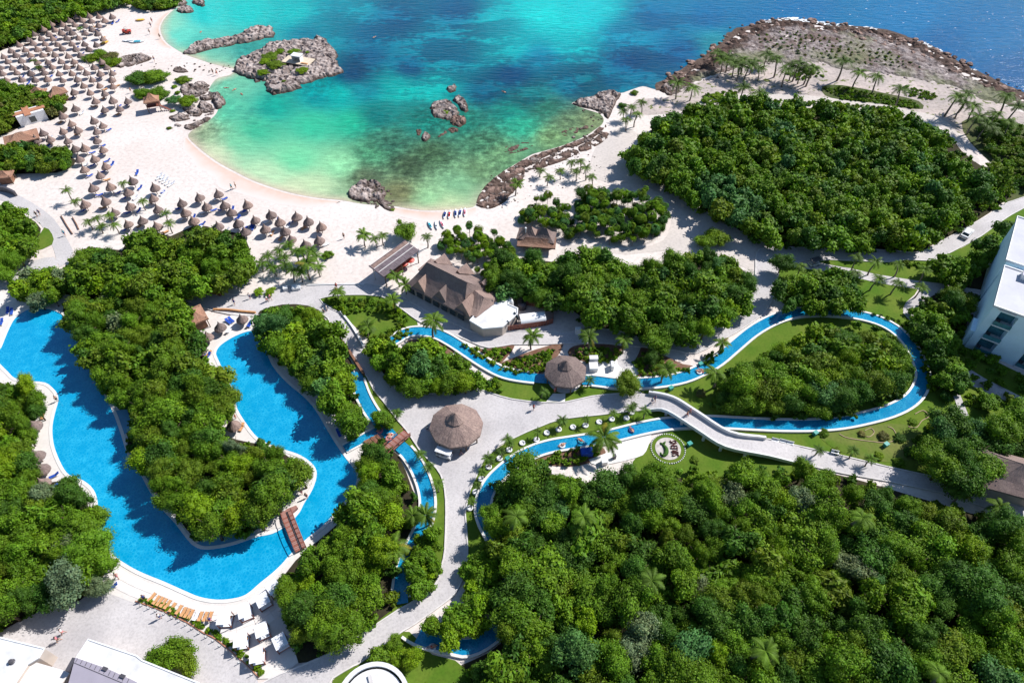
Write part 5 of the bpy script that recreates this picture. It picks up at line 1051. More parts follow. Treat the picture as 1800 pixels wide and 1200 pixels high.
for (x, y), lab in POOLP:
    parasol(x, y, lab, 'thatched parasols on the pool deck', 0.95 if x > 80 else 1.02, lounger=True, sand=False)
for p_ in PROTO+[L_BLUE, L_WHITE, L_TEAK]: pass

# round palm-thatched pavilions
def pavilion(px_, py_, z, rad, n, ph, label, cap, mat):
    p = at(px_, py_, z); t = empty('thatched_pavilion', (p.x, p.y, 0.12)); rd = random.Random(px_)
    k = rad/4.8
    prof = [(.05, z+3.55*k), (.55*k, z+3.1*k), (1.15*k, z+2.45*k)]
    if cap: prof += [(1.62*k, z+2.05*k), (1.60*k, z+1.88*k), (1.30*k, z+2.0*k)]
    prof += [(2.6*k, z+1.35*k), (3.7*k, z+.72*k), (4.8*k, z+.05*k), (4.86*k, z-.35), (4.5*k, z-.30), (1.0*k, z+1.6*k)]
    def fr(r, zz):
        out = []; m = n*6
        for i in range(m):
            a = 2*math.pi*i/m; s = 2*math.pi/n; b = (a % s)-s/2; q = math.cos(s/2)/math.cos(b); q = 1+(q-1)*0.85
            out.append((r*q*math.cos(a+ph), r*q*math.sin(a+ph), zz))
        return out
    uv_roof('roof', [fr(r, zz) for r, zz in prof], mat, t, jag=0.08, rnd=rd)
    for i in range(n):
        a = 2*math.pi*i/n+ph; MB().tube([(rad*.86*math.cos(a), rad*.86*math.sin(a), 0), (rad*.86*math.cos(a), rad*.86*math.sin(a), z+.1)], .13, 7).build('post', M['post'], t)
    MB().lathe([(rad*.45, 0), (rad*.45, 1.1), (rad*.52, 1.1), (rad*.52, 1.16), (rad*.3, 1.16), (rad*.3, 0)], 24).build('counter', M['wood'], t)
    MB().lathe([(0.01, .04), (rad*.8, .04), (rad*.8, 0)], 28).build('floor_slab', M['kerb'], t)
    return tag(t, label, 'pavilion')
pavilion(802, 748, 2.7, 4.85, 10, 0.15, 'large round thatched pavilion standing in the middle of the plaza', True, M['thatch'])
pavilion(994, 653, 2.6, 4.15, 8, 0.25, 'octagonal thatched hut built over the lazy river', True, M['thatch'])

# ------------------------------------------------------------------ beach restaurant
def hip(name, parent, ridge, eave, mat, rd, under=0.3):
    """ridge: two points; eave: four points round the two ridge ends: front-left, front-right, back-right, back-left"""
    A, B = [Vector(p) for p in ridge]; e = [Vector(p) for p in eave]; m = 40
    def loop(f):
        top = [A+(B-A)*t for t in np.linspace(0, 1, 10)]
        seq_t = top+[B]*10+list(reversed(top))+[A]*10
        lo = [e[0]+(e[1]-e[0])*t for t in np.linspace(0, 1, 10)]+[e[1]+(e[2]-e[1])*t for t in np.linspace(0, 1, 10)]+[e[2]+(e[3]-e[2])*t for t in np.linspace(0, 1, 10)]+[e[3]+(e[0]-e[3])*t for t in np.linspace(0, 1, 10)]
        return [tuple(a+(b-a)*f+Vector((0, 0, -0.35*math.sin(math.pi*f)))) for a, b in zip(seq_t, lo)]
    c = sum(e, Vector())/4
    rings = [loop(f) for f in (0, .02, .2, .4, .6, .8, 1)]
    drop = [(x+(x-c.x)*.012, y+(y-c.y)*.012, z-.32) for x, y, z in rings[-1]]
    inn = [(x-(x-c.x)*.10, y-(y-c.y)*.10, z-.25) for x, y, z in rings[-1]]
    return uv_roof(name, rings+[drop, inn], mat, parent, jag=0.12, rnd=rd)
def gable(parent, px_, py_, z, d, size, mat, rd):
    """a steep pointed dormer whose thatch leans back onto the roof; d: outward direction"""
    p = at(px_, py_, z); d = Vector(d).normalized(); s = Vector((-d.y, d.x, 0)); w = size
    apex = p; back = p-d*w*1.5+Vector((0, 0, .12)); l = p+s*w*0.95-Vector((0, 0, w*1.25))+d*.3; r = p-s*w*0.95-Vector((0, 0, w*1.25))+d*.3
    lb = back+s*w*.25-Vector((0, 0, .6)); rb = back-s*w*.25-Vector((0, 0, .6))
    def seg(a, b, n=5): return [tuple(a+(b-a)*t) for t in np.linspace(0, 1, n)]
    rings = [seg(back, apex)+seg(apex+d*.02, back+d*.02), seg((back+lb)/2, (apex+l)/2)+seg((apex+r)/2, (back+rb)/2), seg(lb, l)+seg(r, rb)]
    g1 = uv_roof('dormer', rings, mat, parent, jag=0.05, rnd=rd)
    mb = MB().add([apex-d*.05, l-d*.25, r-d*.25], [(0, 1, 2)]); mb.build('gable_wall', M['thatch'], g1)
    return g1
rd = random.Random(5)
rest = empty('beach_restaurant', (0, 0, 0)); tag(rest, 'long thatched beach restaurant with pointed dormers and a white flat roof annex', 'restaurant')
RA, RB = at(750, 461, 7.3), at(821, 496, 7.3)
ax = (RB-RA).normalized(); nx = Vector((ax.y, -ax.x, 0))      # nx points to the camera side
if nx.y > 0: nx = -nx
E0, E1 = at(719, 503, 3.0), at(829, 560, 3.0)
fl = RA-ax*2.3; fw = (E0-RA).dot(nx); BE = at(805, 472, 3.0); bw = -(BE-RA).dot(nx); re = (E1-RB).dot(ax)
ZE = 3.0
def P(a, n, z): q = RA+ax*a+nx*n; return Vector((q.x, q.y, z))
LR = (RB-RA).length
hip('roof', rest, (RA, RB), (P(-2.6, fw, ZE), P(LR+2.2, fw, ZE), P(LR+2.2, -bw, ZE), P(-2.2, -bw, ZE)), M['thatch'], rd)
hip('roof', rest, (P(LR+1.4, -.6, 5.2), P(LR+4.0, -.3, 4.9)), (P(LR-0.6, fw*.97, 2.9), P(LR+4.9, fw*.80, 2.9), P(LR+6.0, -bw*.75, 2.9), P(LR+.8, -bw*.9, 2.9)), M['thatch'], rd)
hip('roof', rest, (P(-1.4, -2.6, 4.3), P(.6, -2.2, 4.4)), (P(-3.4, -.6, 3.1), P(1, -.2, 3.1), P(1, -5.2, 3.1), P(-3.4, -5.0, 3.1)), M['thatch'], rd)
for x, y in ((735, 494), (772.5, 511), (812.5, 532)): gable(rest, x, y, 5.5, nx, 2.25, M['thatch'], rd)
for x, y in ((781, 445), (820, 462), (862, 482)): gable(rest, x, y, 5.2, -nx, 2.1, M['thatch'], rd)
MB().prism([P(-2.0, fw-.6, 0)[:2], P(LR+4.4, fw*.8-.5, 0)[:2], P(LR+5.4, -bw*.7, 0)[:2], P(-1.8, -bw+.5, 0)[:2]], 0, 2.95).build('wall', M['cream'], rest)
for k in range(7): q = P(-1.6+k*2.25, fw-.48, 1.35); MB().box(q, (1.5, .12, 1.9), math.atan2(ax.y, ax.x)).build('window', M['glass'], rest)
# flat roofed annex: outline of its roof from the photograph
AZ = 2.8
ann = [at(x, y, AZ) for x, y in ((826, 563), (841, 547), (849, 548), (853, 541), (862, 536), (872, 532), (861, 521), (874, 509), (896, 517), (894, 535), (910, 542), (909, 552), (883, 574), (849, 577))]
MB().prism([(p.x, p.y) for p in ann], 0, AZ-.2).build('annex_wall', M['cream'], rest)
cx = sum((p for p in ann), Vector())/len(ann)
MB().prism([(cx.x+(p.x-cx.x)*.97, cx.y+(p.y-cx.y)*.97) for p in ann], AZ-.2, AZ-.05).build('annex_roof', M['white_roof'], rest)
kb = MB(); kerb(kb, [Vector((p.x, p.y, 0)) for p in ann], 0.25, AZ-.25, AZ+.12, closed=True); kb.build('parapet', M['white'], rest)
for x, y in ((905, 552), (909, 557), (893, 567)):
    q = at(x, y, 2.6); MB().box(q, (.25, .6, .8), .6).build('window', M['glass'], rest)
q = at(898, 528, AZ); tk = empty('water_tank', (q.x, q.y, AZ)); MB().lathe([(.01, 1.25), (.35, 1.2), (.55, .95), (.6, .3), (.55, 0)], 16).build('tank', M['white'], tk, True); MB().lathe([(.01, 1.36), (.18, 1.34), (.18, 1.2)], 10).build('lid', M['dark_metal'], tk); tag(tk, 'white water tank standing beside the annex roof of the restaurant', 'water tank'); tk.location.z = 0; tk.scale.z = 2.6
q = at(918, 541, .1); tk = empty('water_tank', (q.x, q.y, .12)); MB().lathe([(.01, 1.5), (.8, 1.4), (.95, 1.0), (.95, 0)], 18).build('tank', M['dark_metal'], tk, True); MB().lathe([(.01, 1.62), (.25, 1.6), (.25, 1.4)], 10).build('lid', M['rubber'], tk); tag(tk, 'black round water tank in the yard behind the restaurant', 'water tank')
# service yard: brown board wall and white barrel tent
def board_wall(pts, h, label, mat='red_wood', name='board_fence'):
    l = W(pts); t = empty(name, l[0]); n = 0
    for a, b in zip(l, l[1:]):
        d = b-a; L_ = d.length; m = max(1, int(L_/.55)); a_ = math.atan2(d.y, d.x)
        for i in range(m):
            c = a+d*((i+.5)/m)-l[0]; MB().box((c.x, c.y, h/2+random.uniform(-.03, .03)), (L_/m*.93, .06, h), a_).build('plank', M[mat], t); n += 1
    return tag(t, label, 'fence')
board_wall([(885,583),(920,578),(960,572),(972,568)], 1.5, 'reddish brown board fence along the front of the restaurant yard')
board_wall([(972,568),(972,545),(925,536)], 1.3, 'brown board fence closing the back of the restaurant yard')
a, b = at(914, 562, 1.4), at(958, 556, 1.4); tn = empty('barrel_tent', (a.x, a.y, 0)); d = (b-a); ang = math.atan2(d.y, d.x); tn.rotation_euler = (0, 0, ang)
vs, fs = [], []
for i in range(9):
    for j in range(9):
        t_ = math.pi*j/8; vs.append((d.length*i/8, -1.35*math.cos(t_), 1.5+.75*math.sin(t_)+.02*(i % 2)))
for i in range(8):
    for j in range(8): fs.append((i*9+j, i*9+j+1, (i+1)*9+j+1, (i+1)*9+j))
MB().add(vs, fs).build('canopy', M['white'], tn, True)
for x in (0.05, d.length-.05):
    for y in (-1.33, 1.33): MB().tube([(x, y, 0), (x, y, 1.55)], .05, 6).build('post', M['dark_metal'], tn)
MB().box((d.length*.5, 0, .5), (d.length*.6, 1.2, 1.0)).build('stacked_crates', M['wood'], tn)
tag(tn, 'white barrel-vaulted tent in the restaurant yard', 'tent')

# twin-roofed thatched hut in the grove
tw = empty('twin_roofed_hut', (0, 0, 0)); tag(tw, 'thatched hut with two joined humped roofs among the fan palms', 'hut')
a, b, c = at(930, 396, 5.0), at(957, 400, 5.0), at(944, 418, 2.6)
def dome_hip(parent, apexA, apexB, w, ze, rd, mat):
    A, B = Vector(apexA), Vector(apexB); ax_ = (B-A).normalized(); n_ = Vector((-ax_.y, ax_.x, 0))
    hip('roof', parent, (A, B), ((A-ax_*w-n_*w).xy.to_3d()+Vector((0, 0, ze)), (B+ax_*w-n_*w).xy.to_3d()+Vector((0, 0, ze)), (B+ax_*w+n_*w).xy.to_3d()+Vector((0, 0, ze)), (A-ax_*w+n_*w).xy.to_3d()+Vector((0, 0, ze))), mat, rd)
rd = random.Random(9)
for s_ in (a, b):
    m0 = Vector((s_.x-.5, s_.y, 5.0)); dome_hip(tw, m0, m0+Vector((1.0, -.2, 0)), 2.1, 2.5, rd, M['thatch'])
m0 = Vector(((a.x+b.x)/2-2.4, (a.y+b.y)/2-1.6, 3.1)); dome_hip(tw, m0, m0+Vector((4.8, -.5, 0)), 2.0, 2.1, rd, M['thatch_red'])
MB().prism([(a.x-1.8, a.y-1.6), (b.x+1.9, b.y-1.8), (b.x+1.9, b.y+1.6), (a.x-1.8, a.y+1.6)], 0, 2.5).build('wall', M['cream'], tw)
q = at(924, 405, 4.2); MB().tube([(q.x, q.y, 3.2), (q.x, q.y, 4.7)], .12, 8).lathe([(.01, .45), (.2, .4), (.24, .15), (.1, 0)], 10, (q.x, q.y, 4.6)).build('vent_pipe', M['white'], tw)
# far thatched bar among shrubs, two small roofs near it and the raised hut
def small_thatch(name, px_, py_, z, lx, ly, rz, label, cat, mat, zr=1.7, legs=0.0, wall='wood'):
    p = at(px_, py_, z+zr*.5); t = empty(name, (p.x, p.y, 0), rz); rd = random.Random(px_*7)
    rl = max(.1, lx-ly)*.5
    hip('roof', t, ((-rl, 0, z+zr), (rl, 0, z+zr)), ((-lx, -ly, z), (lx, -ly, z), (lx, ly, z), (-lx, ly, z)), mat, rd)
    for x in (-.8, .8):
        for y in (-.8, .8): MB().tube([(x*lx, y*ly, 0), (x*lx, y*ly, z+.2)], .11, 6).build('post', M['post'], t)
    if legs: MB().box((0, 0, legs), (lx*1.7, ly*1.7, .15)).build('deck_floor', M['red_wood'], t); MB().box((0, 0, legs+.5), (lx*1.65, .08, .6)).build('railing', M['red_wood'], t)
    else: MB().box((0, 0, z*.42), (lx*1.4, ly*1.3, z*.84)).build('wall', M[wall], t)
    return tag(t, label, cat)
h = small_thatch('raised_hut', 263, 169, 3.4, 2.1, 1.7, .35, 'raised thatched hut on stilts with a stair, beside the beach thicket', 'hut', M['thatch_red'], 1.9, 1.7)
st = MB()
for i in range(8): MB().box((1.9+.32*i, -1.0-.1*i, 1.6-.21*i), (.34, .9, .07)).build('stair_tread', M['red_wood'], h)
small_thatch('thatched_hut', 63, 157, 2.4, 2.3, 1.6, .2, 'small pyramid-thatched hut at the edge of the shrubs by the parasol field', 'hut', M['thatch_red'], 1.5)
small_thatch('thatched_hut', 97, 157, 2.8, 2.6, 1.8, .75, 'folded red-thatched shelter open underneath, beside the pyramid-thatched hut', 'hut', M['thatch_red'], 1.8)
small_thatch('thatched_bar', 34, 237, 2.6, 4.2, 2.8, .55, 'wide thatched bar roof below the tiled kiosk on the far beach', 'bar', M['thatch_red'], 1.5)
small_thatch('thatched_hut', 4, 303, 2.3, 2.0, 1.6, .2, 'small thatched roof half cut by the frame below the shrubs', 'hut', M['thatch_red'], 1.2)
small_thatch('thatched_shelter', 342, 549, 3.0, 2.5, 1.8, -0.95, 'reddish thatched shelter between the wood and the head of the inner pool', 'shelter', M['thatch_red'], 1.3)
small_thatch('thatched_house', 1795, 826, 4.2, 5.2, 4.2, -0.35, 'dark thatched house by the east path under the hotel', 'house', M['thatch'], 3.4, 0, 'cream')
# tiled kiosk with a crossing red roof
ki = empty('tiled_kiosk', tuple(at(60, 212, 0)), .62); tag(ki, 'white kiosk with a crossing terracotta roof above the thatched bar', 'kiosk')
M['terracotta'] = plain('terracotta_tile', (0.42, 0.19, 0.11), .8, .2, .15, 2.0)
MB().box((0, 0, 1.5), (7.2, 3.6, 3.0)).build('wall', M['white'], ki)
MB().box((0, 0, 3.12), (8.4, 1.7, .2), 0).build('roof', M['terracotta'], ki); MB().box((-.6, 0, 3.20), (1.7, 5.6, .2), 0).build('roof', M['terracotta'], ki)
MB().box((0, -1.82, 1.3), (1.6, .08, 1.6)).build('window', M['glass'], ki)

# timber pavilion on the beach with a sloping boarded roof
pvz = [4.2, 3.9, 3.6, 3.9]
c4 = [at(651, 468, 3.9), at(675, 486, 3.7), at(738, 439, 3.7), at(713, 423, 3.9)]
pv = empty('timber_pavilion', tuple(c4[0].xy.to_3d())); tag(pv, 'open timber pavilion with a long sloping plank roof on the beach', 'pavilion')
o0 = pv.location.copy(); M['grey_plank'] = plain('weathered_grey_plank', (0.145, 0.115, 0.125), .8, .2, .25, 1.2); M['brown_plank'] = plain('brown_plank', (0.25, 0.17, 0.145), .8, .2, .25, 1.2)
u = c4[3]-c4[0]; v = c4[1]-c4[0]; nseg = 22
for strip, (s0, s1, mat) in enumerate(((0, .26, 'brown_plank'), (.285, .60, 'grey_plank'), (.625, 1.0, 'grey_plank'))):
    for i in range(nseg):
        q = [c4[0]+u*((i+.03)/nseg)+v*s0, c4[0]+u*((i+.97)/nseg)+v*s0, c4[0]+u*((i+.97)/nseg)+v*s1, c4[0]+u*((i+.03)/nseg)+v*s1]
        q = [p-o0 for p in q]; dz = random.uniform(0, .04)
        MB().add([(p.x, p.y, p.z+dz) for p in q]+[(p.x, p.y, p.z-.1) for p in q], [(0, 1, 2, 3), (7, 6, 5, 4), (0, 4, 5, 1), (1, 5, 6, 2), (2, 6, 7, 3), (3, 7, 4, 0)]).build('plank', M[mat], pv)
for s_ in (.272, .612, -.01, 1.01):
    a, b = c4[0]+v*s_-o0, c4[3]+v*s_-o0; mb = MB(); mb.tube([a+Vector((0, 0, .09)), b+Vector((0, 0, .09))], .1, 5); mb.build('batten', M['kerb'] if 0 < s_ < 1 else M['grey_plank'], pv)
mb = MB(); mb.tube([c4[0]-o0-u.normalized()*.15-v*.05+Vector((0, 0, .1)), c4[1]-o0-u.normalized()*.15+v*.05+Vector((0, 0, .1))], .17, 6); mb.build('fascia', M['grey_plank'], pv)
for a_, b_ in ((0.04, .06), (.04, .94), (.96, .06), (.96, .94), (.5, .94), (.5, .06)):
    q = c4[0]+u*a_+v*b_-o0; MB().tube([(q.x, q.y, 0), (q.x, q.y, q.z)], .12, 6).build('post', M['kerb'] if b_ < .5 else M['post'], pv)
q = c4[0]+u*.5+v*.5-o0; MB().box((q.x, q.y, .55), (6, 1.2, 1.1), math.atan2(u.y, u.x)).build('counter', M['wood'], pv)
for x, y, lab in ((709, 462, 'dark red round parasol just beside the timber pavilion'), (721, 456, 'second dark red round parasol beside the timber pavilion')):
    p = at(x, y, 2.2); t = empty('red_parasol', (p.x, p.y, 0)); MB().lathe([(.01, 2.5), (.5, 2.35), (1.0, 2.05), (1.0, 1.98)], 12).build('canopy', M['red_paint'], t); MB().tube([(0, 0, 0), (0, 0, 2.45)], .04, 6).build('post', M['post'], t); tag(t, lab, 'parasol')

# ------------------------------------------------------------------ hotel
ho = empty('hotel', (0, 0, 0)); tag(ho, 'white three-storey hotel with balconies and flat pale roofs at the right edge', 'hotel')
H0 = Vector((92.2, 91.5, 0)); e1 = Vector((.548, .836, 0)); e2 = Vector((.836, -.548, 0)); HZ = 12.0
def HP_(a, b, z): q = H0+e1*a+e2*b; return Vector((q.x, q.y, z))
def hbox(mb, a0, a1, b0, b1, z0, z1): mb.prism([HP_(a0, b0, 0)[:2], HP_(a1, b0, 0)[:2], HP_(a1, b1, 0)[:2], HP_(a0, b1, 0)[:2]], z0, z1, True)
# facade bays: wall strips between recessed balconies
BAYS = [(1.5, 4.6), (9.2, 12.4), (12.7, 15.9), (20.5, 23.7), (24.0, 27.2)]
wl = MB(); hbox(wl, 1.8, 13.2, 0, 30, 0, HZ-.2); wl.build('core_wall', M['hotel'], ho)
edges = [0]+[x for b in BAYS for x in b]+[30]
for b0, b1 in zip(edges[0::2], edges[1::2]):
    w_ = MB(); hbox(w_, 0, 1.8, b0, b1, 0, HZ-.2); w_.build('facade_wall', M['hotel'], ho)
for b0, b1 in BAYS:
    for f in range(3):
        z = .3+f*3.75
        s_ = MB(); hbox(s_, -.35, 1.8, b0, b1, z-.22, z); bal = s_.build('balcony', M['white'], ho)
        d_ = MB(); hbox(d_, 1.72, 1.79, b0+.15, b1-.15, z+.02, z+2.6); d_.build('window', M['teal_glass'], bal)
        r_ = MB(); hbox(r_, -.33, -.29, b0+.02, b1-.02, z+.1, z+1.0); r_.build('railing', M['teal_glass'], bal)
        t_ = MB(); hbox(t_, .7, 1.2, b0+.5, b0+1.1, z, z+.7); t_.build('armchair', M['dark_metal'], bal)
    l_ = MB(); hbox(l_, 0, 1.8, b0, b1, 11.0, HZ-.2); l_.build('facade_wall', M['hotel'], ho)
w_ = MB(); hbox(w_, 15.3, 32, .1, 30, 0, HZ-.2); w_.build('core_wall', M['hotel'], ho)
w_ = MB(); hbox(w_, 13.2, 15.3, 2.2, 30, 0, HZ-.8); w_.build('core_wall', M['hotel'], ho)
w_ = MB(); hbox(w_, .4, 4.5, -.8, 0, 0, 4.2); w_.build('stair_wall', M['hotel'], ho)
for a0, a1 in ((-.35, 13.3), (15.2, 32.2)):
    r_ = MB(); hbox(r_, a0, a1, -.3, 30.3, HZ-.2, HZ); r_.build('roof', M['hotel_roof'], ho)
    p_ = MB(); k_ = [HP_(a0+.12, -.18, 0), HP_(a1-.12, -.18, 0), HP_(a1-.12, 30, 0), HP_(a0+.12, 30, 0)]; kerb(p_, k_, .25, HZ-.1, HZ+.22, closed=True); p_.build('parapet', M['white'], ho)
r_ = MB(); hbox(r_, 10.6, 12.6, 3.0, 9.5, HZ, HZ+1.1); r_.build('roof_plant', M['white'], ho)
s_ = MB(); hbox(s_, 10.5, 12.7, 2.9, 9.6, HZ+1.1, HZ+1.2); s_.build('roof_plant_lid', M['grey_metal'], ho)
r_ = MB(); hbox(r_, -.4, 1.0, .9, 3.9, HZ-.55, HZ-.35); r_.build('canopy', M['white'], ho)

# ------------------------------------------------------------------ roofs at the near edge
def flat_building(name, roof_px, z, label, mat, wall='cream', par=True, cat='building'):
    l = [at(x, y, z) for x, y in roof_px]; t = empty(name, (l[0].x, l[0].y, 0)); o = l[0].xy.to_3d()
    MB().prism([(p.x-o.x, p.y-o.y) for p in l], 0, z-.15).build('wall', M[wall], t)
    c = sum(l, Vector())/len(l)
    MB().prism([((p.x-c.x)*1.01+c.x-o.x, (p.y-c.y)*1.01+c.y-o.y) for p in l], z-.15, z).build('roof', M[mat], t)
    if par:
        kb = MB(); kerb(kb, [Vector((p.x-o.x, p.y-o.y, 0)) for p in l], .2, z-.1, z+.1, closed=True); kb.build('parapet', M['white'], t)
    return tag(t, label, cat)
b1_ = flat_building('flat_roofed_building', [(-60, 1112), (0, 1120), (78, 1139), (68, 1155), (48, 1167), (26, 1200), (14, 1225), (-60, 1225)], 4.0, 'white flat-roofed building in the near left corner', 'white_roof')
q = at(21, 1163, 4.0); vt = MB().lathe([(.01, .5), (.3, .45), (.3, .1), (.45, 0)], 12).build('roof_vent', M['dark_metal'], b1_); vt.location = Vector((q.x, q.y, 4.0))-b1_.location
flat_building('low_roof_terrace', [(48, 1164), (62, 1163), (110, 1177), (122, 1182), (90, 1225), (20, 1225)], 3.2, 'cream low roof terrace between the two white roofs', 'slab', par=False)
b2_ = flat_building('flat_roofed_building', [(155, 1123), (240, 1152), (250, 1160), (350, 1200), (340, 1225), (130, 1225), (128, 1165)], 4.0, 'white flat roof beside the pair of round trees on the plaza', 'white_roof')
g_ = flat_building('metal_roofed_building', [(133, 1155), (190, 1175), (236, 1196), (290, 1225), (110, 1240)], 4.5, 'low building with a grey metal roof in front of the white roof', 'grey_metal', par=False)
lo = g_.location
for i, (x, y) in enumerate(((185, 1175), (216, 1188))):
    q = at(x, y, 4.5); MB().box((q.x-lo.x, q.y-lo.y, 4.6), (.7, .45, .25), -.3).build('roof_hatch', M['dark_metal'], g_)
for i in range(12):
    a, b = at(137+8.2*i, 1156+3.25*i, 4.5), at(133+8.2*i, 1163+3.35*i, 4.5); kb = MB(); kerb(kb, [Vector((a.x-lo.x, a.y-lo.y, 0)), Vector((b.x-lo.x, b.y-lo.y, 0))], .05, 4.49, 4.55); kb.build('roof_seam', M['dark_metal'], g_)
a, b = at(130, 1164, 4.5), at(245, 1212, 4.5); kb = MB(); kerb(kb, [Vector((a.x-lo.x, a.y-lo.y, 0)), Vector((b.x-lo.x, b.y-lo.y, 0))], .07, 4.48, 4.54); kb.build('roof_seam', M['dark_metal'], g_)
a, b = at(130, 1155, 4.5), at(117, 1178, 4.5); kb = MB(); kerb(kb, [Vector((a.x-lo.x, a.y-lo.y, 0)), Vector((b.x-lo.x, b.y-lo.y, 0))], .55, 2.6, 4.45); kb.build('side_wall', M['dark_metal'], g_)
q = at(655, 1232, 3.6); rb = empty('round_building', (q.x, q.y, 0)); tag(rb, 'round white roof with a raised rim at the bottom edge', 'building')
MB().lathe([(5.0, 0), (5.0, 3.4)], 40).build('wall', M['white'], rb, True); MB().lathe([(.01, 3.75), (4.2, 3.35)], 40).build('roof', M['white_roof'], rb, True)
MB().lathe([(5.05, 3.2), (5.05, 3.75), (4.45, 3.75), (4.45, 3.3)], 40).build('parapet', M['rail'], rb)
MB().box((-.6, 2.6, 3.66), (.5, 1.5, .2), .35).build('roof_rib', M['kerb'], rb)
# ------------------------------------------------------------------ bridges
U_ = [(1108,691),(1140,692),(1182,701),(1222,725),(1282,762),(1345,772),(1407,785)]
D_ = [(1112,723),(1142,720),(1172,722),(1225,755),(1275,785),(1350,801),(1402,814)]
Z_ = [.14, .55, 1.45, 1.9, 1.9, 1.2, .14]
Up = smooth_loop([at(x, y, z) for (x, y), z in zip(U_, Z_)], 4, closed=False); Dp = smooth_loop([at(x, y, z) for (x, y), z in zip(D_, Z_)], 4, closed=False)
fb = empty('footbridge', (0, 0, 0)); tag(fb, 'pale concrete footbridge with white parapets crossing the lazy river', 'bridge')
vs, fs = [], []
for a, b in zip(Up, Dp): vs += [a, b, b-Vector((0, 0, .35)), a-Vector((0, 0, .35))]
n = len(Up)
for i in range(n-1):
    for k in range(4): fs.append((4*i+k, 4*i+4+k, 4*i+4+(k+1) % 4, 4*i+(k+1) % 4))
MB().add(vs, fs).build('bridge_deck', M['concrete'], fb)
kb = MB(); kerb(kb, [p+(Dp[i]-p)*-.02 for i, p in enumerate(Up)][4:21], .42, -.1, .75); kb.build('parapet', M['rail'], fb)
kb = MB(); kerb(kb, [p+(Up[i]-p)*-.02 for i, p in enumerate(Dp)][4:], .30, -.38, .42); kb.build('parapet', M['rail'], fb)
for t_ in (2.0, 2.55, 3.3, 3.9, 4.5):
    i = int(t_*4); f = t_*4-i
    for pp, o_ in ((Dp, Up), (Up, Dp)):
        a = pp[i]+(pp[i+1]-pp[i])*f; c = o_[i]+(o_[i+1]-o_[i])*f; q = a+(c-a)*.04
        if f or True: MB().box((q.x, q.y, (q.z-.3)/2), (.4, .4, max(.3, q.z-.3))).build('pier', M['rail'], fb)

def plank_bridge(name, A, B, w, z, label, step=.3, mid=False, arch=.25):
    a, b = at(*A, z), at(*B, z); t = empty(name, (a.x, a.y, 0)); d = b-a; L_ = d.length; ang = math.atan2(d.y, d.x); t.rotation_euler = (0, 0, ang); n = int(L_/step)
    me = None
    for i in range(n):
        x = (i+.5)*L_/n; zz = z+arch*math.sin(math.pi*x/L_)
        o = MB().box((0, 0, 0), (L_/n*.90, w, .07)).build('plank', M['plank' if i % 3 else 'red_wood'], t) if me is None or i % 3 == 0 else mesh_obj('plank', me, t)
        if i % 3: me = o.data
        o.location = (x, random.uniform(-.03, .03), zz+random.uniform(-.01, .01))
    for s in (-1, 1):
        pts = [(x, s*w/2, z+arch*math.sin(math.pi*x/L_)+.75) for x in np.linspace(0, L_, 7)]
        mb = MB(); mb.tube(pts, .07, 6)
        mb.build('handrail', M['red_wood'], t)
        for x in np.linspace(.1, L_-.1, 5): MB().box((x, s*w/2, z+.35+arch*math.sin(math.pi*x/L_)), (.1, .1, .8)).build('post', M['red_wood'], t)
        mb = MB(); mb.tube([(x, s*w*.46, z-.12+arch*math.sin(math.pi*x/L_)) for x in np.linspace(0, L_, 7)], .12, 5); mb.build('beam', M['wood'], t)
    if mid: mb = MB(); mb.tube([(x, .05, z+.12+arch*math.sin(math.pi*x/L_)) for x in np.linspace(0, L_, 6)], .06, 5); mb.build('centre_rail', M['dark_metal'], t)
    return tag(t, label, 'bridge')
plank_bridge('plank_bridge', (716, 760), (675, 797), 1.75, .75, 'red plank bridge crossing the narrow river next to the plaza')
plank_bridge('plank_bridge', (503, 900), (529, 966), 1.75, .65, 'red plank bridge across the neck of the pool', mid=True)
lp = MB().prism([tuple(at(*q))[:2] for q in ((495, 905), (507, 897), (522, 891), (525, 895), (513, 905), (500, 911))], .1, .7); o = lp.build('timber_landing', M['plank']); tag(o, 'angled timber landing where the pool bridge meets the island deck', 'landing')
dk = empty('timber_deck', (0, 0, 0)); tag(dk, 'dark timber stair deck stepping down beside the plank bridge', 'deck')
for i in range(7):
    f = i/7; a, b = at(641+23*f-0, 778-13*f), at(668+12*f, 795-11*f); d = b-a; c = (a+b)/2; MB().box((c.x, c.y, .62-.03*i), (d.length, .42, .08), math.atan2(d.y, d.x)).build('plank', M['wood'], dk)
for A, B in (((652, 767), (675, 789)), ((663, 763), (679, 783))):
    a, b = at(*A, .9), at(*B, .9); mb = MB(); mb.tube([a, b], .07, 6); mb.tube([a, a-Vector((0, 0, .8))], .06, 5); mb.tube([b, b-Vector((0, 0, .8))], .06, 5); mb.build('handrail', M['red_wood'], dk)

